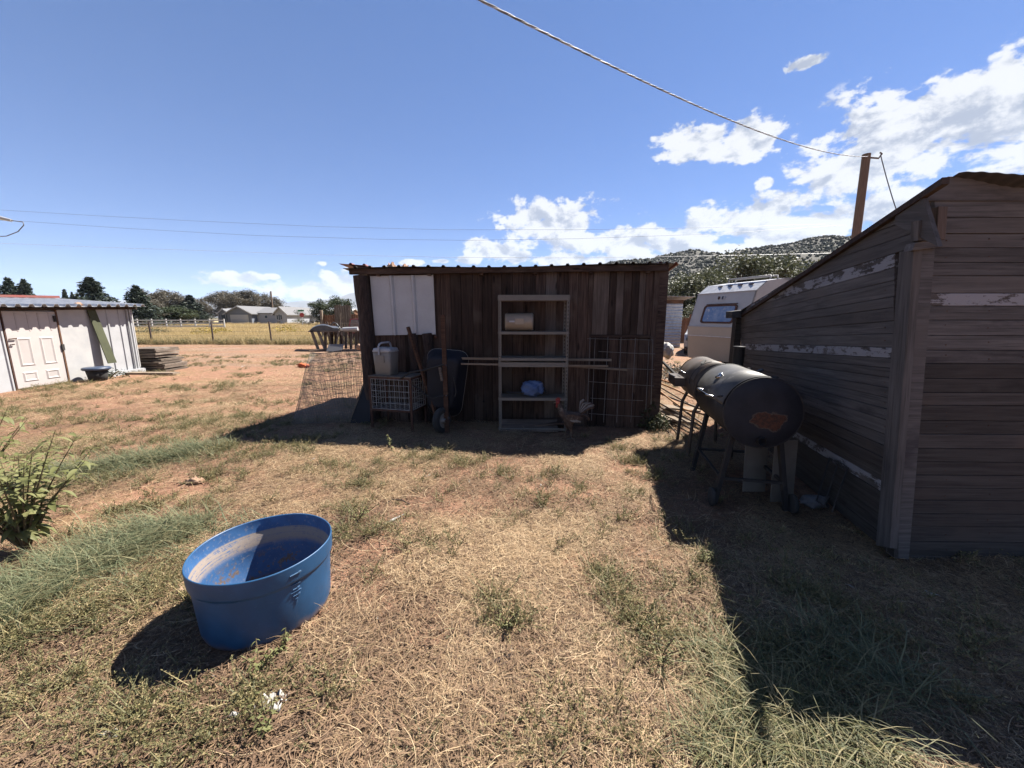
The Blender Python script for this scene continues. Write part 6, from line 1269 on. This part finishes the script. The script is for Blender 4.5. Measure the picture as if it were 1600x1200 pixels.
# ------------------------------------------------------------------ trees
def leafcloud(name, m, fn, n, size, seed, ar=1.0):
    r = random.Random(seed); V = []; Fc = []; Ti = []
    for i in range(n):
        p, d = fn(r); u = Vector((r.gauss(0, 1), r.gauss(0, 1), r.gauss(0, 1))).normalized(); u = (u + d * .6).normalized(); w = u.cross(Vector((r.gauss(0, 1), r.gauss(0, 1), r.gauss(0, 1)))).normalized()
        s = size * r.uniform(.5, 1.3); b = len(V); V += [p - u * s * ar, p + w * s * .5, p + u * s * ar, p - w * s * .5]; Fc.append((b, b + 1, b + 2, b + 3)); Ti.append(r.random())
    return proto_mesh(name, V, Fc, Ti, m)
def spruce_mesh(seed, n=4500):
    def fn(r):
        t = r.random() ** .75; z = .08 + .92 * (1 - t); lay = math.floor(t * 13) / 13; rad = .30 * (lay + .09) * (.55 + .45 * math.sin(seed + 7 * math.floor(t * 13))**2 + .25); a = r.uniform(0, 6.283); k = r.random() ** .45
        lob = 1 + .22 * math.sin(a * 5 + lay * 40); q = rad * k * lob; return Vector((q * math.cos(a), q * math.sin(a), z - q * .28 + r.uniform(-.01, .01))), Vector((math.cos(a), math.sin(a), -.4))
    return leafcloud('crown', M['needle'], fn, n, .022, seed, 1.2)
def round_mesh(seed, m, n=3600, lobes=16, size=.022, flat=1.0, sparse=.45):
    r0 = random.Random(seed); L = []
    for k in range(lobes):
        a = r0.uniform(0, 6.283); z = r0.uniform(.2, .86); rr = .34 * math.sin((z - .02) * 3.0) ** .6 * r0.uniform(.05, 1.0) * flat; L.append((Vector((rr * math.cos(a), rr * math.sin(a), z)), r0.uniform(.08, .17)))
    def fn(r):
        c, q = r.choice(L); d = Vector((r.gauss(0, 1), r.gauss(0, 1), r.gauss(0, .8))).normalized(); return c + d * q * (r.random() ** sparse) * (1.25 if r.random() < .12 else 1), d
    me = leafcloud('crown', m, fn, n, size, seed, 1.0); return me, L
def trunk_mesh(L, name='trunk', m=None, r=.022):
    mb = MB(); mb.tube([Vector((0, 0, -.02)), Vector((.01, 0, .2)), Vector((0, .01, .5)), Vector((0, 0, .75))], [r, r * .8, r * .5, r * .15], 7)
    for (c, q) in L: mb.tube([Vector((0, 0, max(.1, c.z - .25))), Vector((c.x * .5, c.y * .5, c.z - .1)), c], [r * .4, r * .25, r * .08], 5, False)
    me = bpy.data.meshes.new(name); me.from_pydata(mb.v, [], mb.f); me.materials.append(m or M['bark']); return me
protos = {}
for k in range(3): protos['spruce%d' % k] = (spruce_mesh(k + 3), trunk_mesh([]))
for key, m, n, lb, sz in (('elm', 'elm', 14000, 34, .016), ('cot', 'cottonwood', 12000, 46, .016), ('grn', 'greentree', 7000, 26, .019)):
    for k in range(2): me_, L = round_mesh(50 + k + len(key) * 3 + lb, M[m], n, lb, sz, sparse=.5 if key == 'cot' else .4); protos['%s%d' % (key, k)] = (me_, trunk_mesh(L, r=.018, m=M['bark']))
def tree(kind, name, px, ytop, d, wpx, label, group=None, cat='tree'):
    x = X_(px, d); H = at_y(px, ytop, d).z; cr, tr = protos[kind]; w = wpx / FPX * d * .985; base = .62 if kind[:3] != 'spr' else .42
    t = empty(name, (x, d, 0), label, cat, group); Mx = Matrix.Translation((x, d, 0)) @ Matrix.Rotation(random.uniform(0, 6.28), 4, 'Z') @ Matrix.Diagonal((w / base, w / base, H, 1))
    for nm, me_ in (('crown', cr), ('trunk', tr)): o = bpy.data.objects.new(nm, me_); place(o, t, Mx)
G1 = 'spruces beyond the white shed'; G2 = 'grey-leaved cottonwoods around the ranch house'; G3 = 'green trees on the far side of the field'; G4 = 'elms behind the camper'
for a in (('spruce0', 'spruce_tree', 24, 434, 72, 44, 'spruce nearest the reddish pole behind the white shed roof', G1), ('spruce1', 'spruce_tree', 48, 436, 70, 36, 'spruce just right of the first pair above the white shed roof', G1),
          ('spruce2', 'spruce_tree', 108, 452, 90, 20, 'small spruce showing its tip beside the broad spruce', G1), ('spruce1', 'spruce_tree', 150, 433, 62, 66, 'broadest dark spruce standing over the end of the white shed roof', G1),
          ('spruce0', 'spruce_tree', 219, 446, 66, 50, 'dark spruce standing just past the white shed, before grey trees', G1), ('spruce2', 'spruce_tree', 300, 461, 85, 42, 'brownish spruce between the white rail fence and the ranch house', G1), ('spruce1', 'spruce_tree', 119, 456, 92, 14, 'smallest spruce tip just beside the broad spruce', G1)): tree(a[0], a[1], a[2], a[3], a[4], a[5], a[6], a[7])
for a in (('grn0', 'green_tree', 6, 450, 74, 26, 'pale leafy tree beside the reddish pole', G3), ('cot0', 'cottonwood_tree', 240, 446, 80, 44, 'grey cottonwood right behind the dark spruce by the white shed', G2), ('cot1', 'cottonwood_tree', 266, 449, 84, 44, 'rounded grey cottonwood above the white rail fence', G2), ('cot0', 'cottonwood_tree', 287, 456, 90, 30, 'thin pale cottonwood before the brownish spruce', G2), ('grn1', 'green_tree', 270, 476, 75, 60, 'low dark green tree under the grey cottonwoods by the rail fence', G3),
          ('cot1', 'cottonwood_tree', 350, 452, 125, 46, 'cottonwood over the porch end of the ranch house', G2), ('cot0', 'cottonwood_tree', 372, 449, 122, 40, 'cottonwood over the garage roof of the ranch house', G2), ('cot1', 'cottonwood_tree', 392, 450, 124, 40, 'cottonwood over the middle of the ranch house roof', G2), ('cot0', 'cottonwood_tree', 408, 455, 128, 30, 'cottonwood beside the bare pole behind the ranch house', G2), ('cot1', 'cottonwood_tree', 430, 461, 128, 26, 'small cottonwood past the bare pole behind the ranch house', G2), ('cot0', 'cottonwood_tree', 322, 462, 130, 26, 'faint bare cottonwood at the porch end', G2),
          ('grn0', 'green_tree', 446, 477, 104, 44, 'rounded green tree at the gable end of the ranch house', G3), ('grn1', 'green_tree', 458, 480, 100, 30, 'low green tree beside the octagonal sign', G3), ('grn0', 'green_tree', 500, 465, 80, 34, 'green tree before the long low building', G3), ('grn1', 'green_tree', 527, 460, 78, 42, 'tallest green tree behind the brown board fence', G3), ('spruce0', 'spruce_tree', 546, 467, 80, 16, 'slim dark conifer next to the log corner post', G1)): tree(*a)
for a in (('elm0', 'elm_tree', 1150, 389, 34, 110, 'tallest leafy elm rising behind the camper roof', G4), ('elm1', 'elm_tree', 1205, 394, 36, 100, 'broad elm beside the roofline of the grey shed', G4), ('elm1', 'elm_tree', 1085, 420, 40, 90, 'elm standing behind the metal outhouse', G4), ('elm0', 'elm_tree', 1050, 436, 44, 70, 'lower elm right beside the corner of the plank shed', G4), ('elm0', 'elm_tree', 1118, 408, 42, 80, 'elm behind the others, over the camper window', G4), ('elm1', 'elm_tree', 1262, 412, 38, 70, 'elm half hidden by the sloping grey shed roof', G4), ('elm1', 'elm_tree', 1100, 470, 28, 60, 'low bushy elm close behind the camper', G4)): tree(*a)
p = at_y(423, 455, 110); MB().beam((p.x, 110, 0), (p.x, 110, p.z), .3, .3).obj('bare_pole', M['pole'], None, origin=(p.x, 110, 0), label='bare brown pole standing behind the ranch house', cat='pole')
# yellow-flowered shrubs in the field and grey-green brush
def shrub(name, px, py, w, h, m, label, group, seed):
    p = at_z(px, py); t = empty(name, p, label, 'shrub', group)
    def fn(r): d = Vector((r.gauss(0, 1), r.gauss(0, 1), abs(r.gauss(0, 1)))).normalized(); return p + Vector((d.x * w / 2, d.y * w / 2, d.z * h)) * 1.0 * 1 + Vector((0, 0, 0)) - (Vector((d.x * w / 2, d.y * w / 2, d.z * h)) * r.random() * .5), d
    me = leafcloud('foliage', m, lambda r: ((lambda a: (a[0] - p, a[1]))(fn(r))), 500, min(w, h) * .08, seed); o = bpy.data.objects.new('foliage', me); place(o, t, Matrix.Translation(p))
    mb = MB()
    for k in range(5): a = k * 1.26; mb.tube([p, p + Vector((math.cos(a) * w * .25, math.sin(a) * w * .25, h * .6))], .012, 4)
    mb.obj('stems', M['stem'], t)
GY = 'yellow-flowered shrubs in the field'; GB = 'brush along the far edge of the field'
for k, a in enumerate(((448, 521, 3.2, .9, 'yellow-flowered shrub past the last visible wire fence post'), (322, 524, 2.6, .8, 'yellow-flowered shrub left of the middle fence post'), (345, 522, 2.2, .7, 'small yellow-flowered shrub beside the middle fence post'))): shrub('rabbitbrush', *a[:4], M['yflower'], a[4], GY, 300 + k)
for k, a in enumerate(((466, 506, 3.5, 1.3, 'rounded grey-green brush near the octagonal sign'), (478, 508, 2.5, 1.0, 'grey-green brush before the white van'), (224, 523, 3.0, .8, 'dull grey brush just inside the field by the rail fence'), (248, 522, 2.4, .7, 'second dull brush along the rail fence'))): shrub('brush', *a[:4], M['elm'], a[4], GB, 320 + k)
shrub('brush', 1062, 598, 1.3, .45, M['cottonwood'], 'dry grey brush behind the lumber pile near the camper', 'dry brush by the lumber pile', 340); shrub('brush', 1048, 585, 1.0, .35, M['cottonwood'], 'smaller dry grey brush beside the black pipe', 'dry brush by the lumber pile', 341)
shrub('shrub', 1012, 664, .42, .48, M['elm'], 'small upright green shrub at the corner of the plank shed', None, 350); shrub('shrub', 1030, 672, .35, .25, M['elm'], 'low green shrub spreading beside the shed corner stick', None, 351)
shrub('shrub', 170, 592, .9, .3, M['greentree'], 'low green weed bush under the blue-lidded bin', None, 352)

# ------------------------------------------------------------------ big leafy weeds, each leaf a piece
leafm = bpy.data.meshes.new('leaf')
Lv = []; Lf = []
for i in range(6):
    t_ = i / 5; w = .15 * math.sin(math.pi * min(1, t_ * .92 + .06)) ** .9; z = .12 * math.sin(t_ * 2.4) - .42 * t_ * t_
    Lv += [(t_, -w, z + .03), (t_, 0, z), (t_, w, z + .03)]
for i in range(5): b = 3 * i; Lf += [(b, b + 1, b + 4, b + 3), (b + 1, b + 2, b + 5, b + 4)]
leafm.from_pydata(Lv, [], Lf); leafm.polygons.foreach_set('use_smooth', [True] * len(Lf)); leafm.materials.append(M['bigweed'])
def bigweed(base, H, spread, ns, nl, size, label, seed, group=None, name='leafy_weed'):
    r = random.Random(seed); base = Vector(base); t = empty(name, base, label, 'weed', group); mb = MB()
    for s in range(ns):
        a = r.uniform(0, 6.283); e = Vector((math.cos(a) * spread * r.uniform(.3, 1), math.sin(a) * spread * r.uniform(.3, 1), H * r.uniform(.65, 1))); P = [base, base + e * .35 + Vector((0, 0, H * .08)), base + e * .7 + Vector((0, 0, H * .05)), base + e]
        mb.tube(P, [.007 * H + .002, .005 * H + .001, .003, .0015], 5)
        for k in range(nl):
            u = .15 + .85 * (k + r.random()) / nl; q = u * 3; i = min(2, int(q)); p = P[i].lerp(P[i + 1], q - i); az = k * 2.4 + r.uniform(-.5, .5); el = r.uniform(-.35, .5)
            X = Vector((math.cos(az) * math.cos(el), math.sin(az) * math.cos(el), math.sin(el))); Y = Vector((-math.sin(az), math.cos(az), r.uniform(-.4, .4))); Y = (Y - X * Y.dot(X)).normalized(); Z = X.cross(Y); l = size * r.uniform(.6, 1.15) * (1.1 - u * .4)
            Mx = Matrix((X * l, Y * l, Z * l)).transposed().to_4x4(); Mx.translation = p; o = bpy.data.objects.new('leaf', leafm); place(o, t, Mx)
    mb.obj('stems', M['stem'], t)
bigweed(at_z(42, 862), .88, .46, 22, 18, .125, 'tall leafy yellow-green weed at the edge of the yard beside bare soil', 1)
bigweed(at_z(-40, 800), .95, .55, 14, 16, .13, 'tall leafy weed cut by the picture edge behind the first one', 2)
bigweed(at_z(20, 770), .42, .45, 14, 12, .11, 'lower leafy weed behind the tall one', 3)
bigweed(at_z(455, 985) + Vector((0, 0, 0)), .17, .05, 4, 9, .035, 'thin upright weed growing against the side of the blue tub', 5, 'weeds around the blue tub')
bigweed(at_z(405, 1050), .13, .10, 7, 9, .035, 'bushy low weed right in front of the blue tub', 6, 'weeds around the blue tub')
bigweed(at_z(442, 1025), .12, .06, 5, 8, .03, 'short weed between the tub and the white scrap', 7, 'weeds around the blue tub')
bigweed(at_z(420, 1150), .15, .07, 6, 10, .03, 'narrow weed standing in front of the crumpled white scrap', 8, 'weeds around the blue tub')
bigweed(at_z(612, 705), .22, .07, 4, 8, .045, 'small sunlit weed at the shadow edge before the crate', 9)
for k, (px, py, H, sp_, lb) in enumerate(((785, 985, .13, .11, 'dark green tufted weed in the middle of the yard'), (1000, 985, .10, .12, 'green weed clump along the middle of the weed row'), (1030, 1035, .14, .14, 'largest green weed clump where the row meets the long grass'), (945, 905, .08, .10, 'smaller green weed clump at the top of the weed row'), (1100, 880, .09, .06, 'small bright weed on the edge of the shed shadow'), (560, 815, .16, .2, 'wide green weed clump beside the tub, near the white strip'))):
    bigweed(at_z(px, py), H, sp_, 16, 7, .022 if k != 5 else .03, lb, 20 + k, 'green weed clumps in the yard', 'weed_clump')

# ------------------------------------------------------------------ litter: scraps, feathers, sticks
p = at_z(425, 1108); mb = MB(); r_ = random.Random(5); vs = []
for j in range(5):
    for i in range(7): vs.append(p + Vector(((i / 6 - .5) * .11, (j / 4 - .5) * .07, .012 + .028 * math.sin(i * 1.7 + j) ** 2 + .02 * math.sin(j * 2.3 + i * .5) ** 2)))
mb.add(vs, [(j * 7 + i, j * 7 + i + 1, (j + 1) * 7 + i + 1, (j + 1) * 7 + i) for j in range(4) for i in range(6) if r_.random() > .12], True); mb.obj('crumpled_paper', M['scrap'], None, origin=p, solid=.002, label='torn crumpled white scrap lying in front of the blue tub', cat='scrap')
LI = [(365, 1128, .03, 'fluffy white feather beside the torn white scrap'), (180, 1155, .05, 'pale grey flat scrap near the bottom edge of the yard'), (82, 1022, .022, 'small white scrap among weeds left of the tub shadow'), (335, 1060, .02, 'little pale scrap just below the tub'), (675, 845, .022, 'white feather left of the yard centre'), (733, 753, .03, 'pale stone-like scrap near the shed shadow'), (845, 762, .02, 'white bit of paper past the pale stone-like scrap'), (775, 857, .025, 'white feather pair in the yard centre'), (817, 853, .018, 'tiny white feather beside the feather pair'), (963, 879, .022, 'white feather by the first weed clump of the row'), (992, 918, .02, 'white feather beside the second weed clump'), (768, 922, .02, 'white feather above the tufted middle weed'), (800, 1020, .018, 'white scrap under the end of the thick stick'), (1047, 958, .018, 'white scrap on the straw right of the weed row'), (590, 970, .016, 'tiny white fluff in open straw'), (1127, 912, .02, 'white feather on the shadow edge'), (668, 742, .035, 'pale scrap just out of the shed shadow'), (486, 722, .04, 'white scrap near the leaning wire mesh'), (1330, 920, .03, 'white scrap in the shade near the grey shed'), (1455, 932, .05, 'largest pale scrap in the shade of the grey shed'), (1205, 925, .02, 'small scrap in the shade below the large grill'), (1510, 925, .025, 'white scrap farthest along the foot of the grey shed'), (1250, 980, .02, 'faint feather in the shaded grass'), (376, 573, .12, 'white rag on the red dirt far out in the yard'), (1140, 1060, .018, 'white speck by the long grass')]
for k, (px, py, s, lb) in enumerate(LI):
    p = at_z(px, py); p.z = gz(p.x, p.y); a = random.uniform(0, 3); mb = MB(); n = 6; vs = []
    for i in range(n + 1):
        t_ = i / n; w = s * .38 * math.sin(math.pi * (.08 + .84 * t_)) * random.uniform(.6, 1.2); c = p + Vector((math.cos(a), math.sin(a), 0)) * ((t_ - .5) * 2 * s) + Vector((0, 0, .012 + s * .35 * math.sin(t_ * 2.8 + k))); sd = Vector((-math.sin(a), math.cos(a), random.uniform(-.4, .6))) * w; vs += [c - sd, c + sd]
    mb.add(vs, [(2 * i, 2 * i + 1, 2 * i + 3, 2 * i + 2) for i in range(n)], True); mb.obj('litter_scrap', M['scrap'], None, origin=p, solid=.0015, label=lb, cat='litter', group='white feathers and scraps on the ground')
def stick(pts, r, m, name, label, cat='stick', n=7, group=None):
    P = []; 
    for (px, py, h) in pts: p = at_z(px, py); p.z = gz(p.x, p.y) + h; P.append(p)
    MB().tube(P, r, n).obj(name, m, None, origin=P[0], label=label, cat=cat, group=group)
stick([(742, 1055, .015), (765, 1045, .02), (785, 1037, .02), (802, 1028, .015)], [.009, .013, .012, .011], M['bark'], 'bark_stick', 'thick brown bark-covered stick on the straw')
stick([(601, 823, .01), (615, 818, .015), (632, 808, .01)], [.004, .012, .003], M['scrap'], 'pale_strip', 'pale flat strip beside the wide weed clump', 'strip')
stick([(712, 1035, .006), (707, 1000, .01), (706, 965, .012)], .003, M['lumber'], 'thin_stick', 'thin upright-lying stick left of the bark-covered one')
stick([(905, 935, .006), (935, 938, .01), (965, 930, .008)], .003, M['lumber'], 'thin_stick', 'thin stick on the bare red soil patch')
stick([(1000, 868, .006), (1040, 852, .02), (1062, 843, .01)], .003, M['pale'], 'thin_stick', 'pale straw-like stick reaching the shadow edge')
stick([(602, 788, .01), (612, 782, .02), (628, 785, .03), (640, 788, .01)], .006, M['bark'], 'curved_twig', 'short dark curved twig above the pale strip')
stick([(560, 1160, .005), (548, 1130, .012), (552, 1095, .03), (575, 1070, .03)], .0025, M['straw'], 'bent_stalk', 'long bent straw stalk forming a hook near the red cloth')
stick([(565, 1160, .005), (600, 1135, .02), (640, 1100, .012)], .003, M['straw'], 'bent_stalk', 'straight straw stalk crossing above the red cloth')
p = at_z(601, 1147); lump(p + Vector((0, 0, .006)), (.032, .013, .010), 8, .5, 3).obj('red_rag', M['redc'], None, origin=p, label='small crumpled red cloth half buried in straw', cat='cloth')
p = at_z(474, 574); lump(p + Vector((0, 0, .05)), (.17, .10, .07), 9, .5, 3).obj('orange_rag', M['orangec'], None, origin=p, label='crumpled orange cloth on the dirt beside the wire mesh', cat='cloth')
p = at_z(283, 928); p2 = at_z(310, 755)
lump(at_z(306, 757) + Vector((0, 0, .03)), (.07, .04, .035), 11, .5, 3).obj('clod', M['stone'], None, origin=p2, label='reddish dirt clod in the weeds behind the tub', cat='clod')
lump(at_z(284, 930) + Vector((0, 0, .02)), (.03, .02, .022), 15, .5, 3).obj('clod', M['stone'], None, origin=p, label='small reddish clod touching the near side of the tub', cat='clod')

# ------------------------------------------------------------------ thin air haze round everything
m = bpy.data.materials.new('pale_haze'); m.use_nodes = True; T = NT(m.node_tree); T.N.clear(); out = T.n('ShaderNodeOutputMaterial'); pv = T.n('ShaderNodeVolumePrincipled')
pv.inputs['Color'].default_value = (.70, .82, 1, 1); pv.inputs['Density'].default_value = 7e-5; T.L.new(pv.outputs[0], out.inputs['Volume'])
MB().box((0, 150, 350), (19200, 19600, 730)).obj('haze', m, kind='stuff')
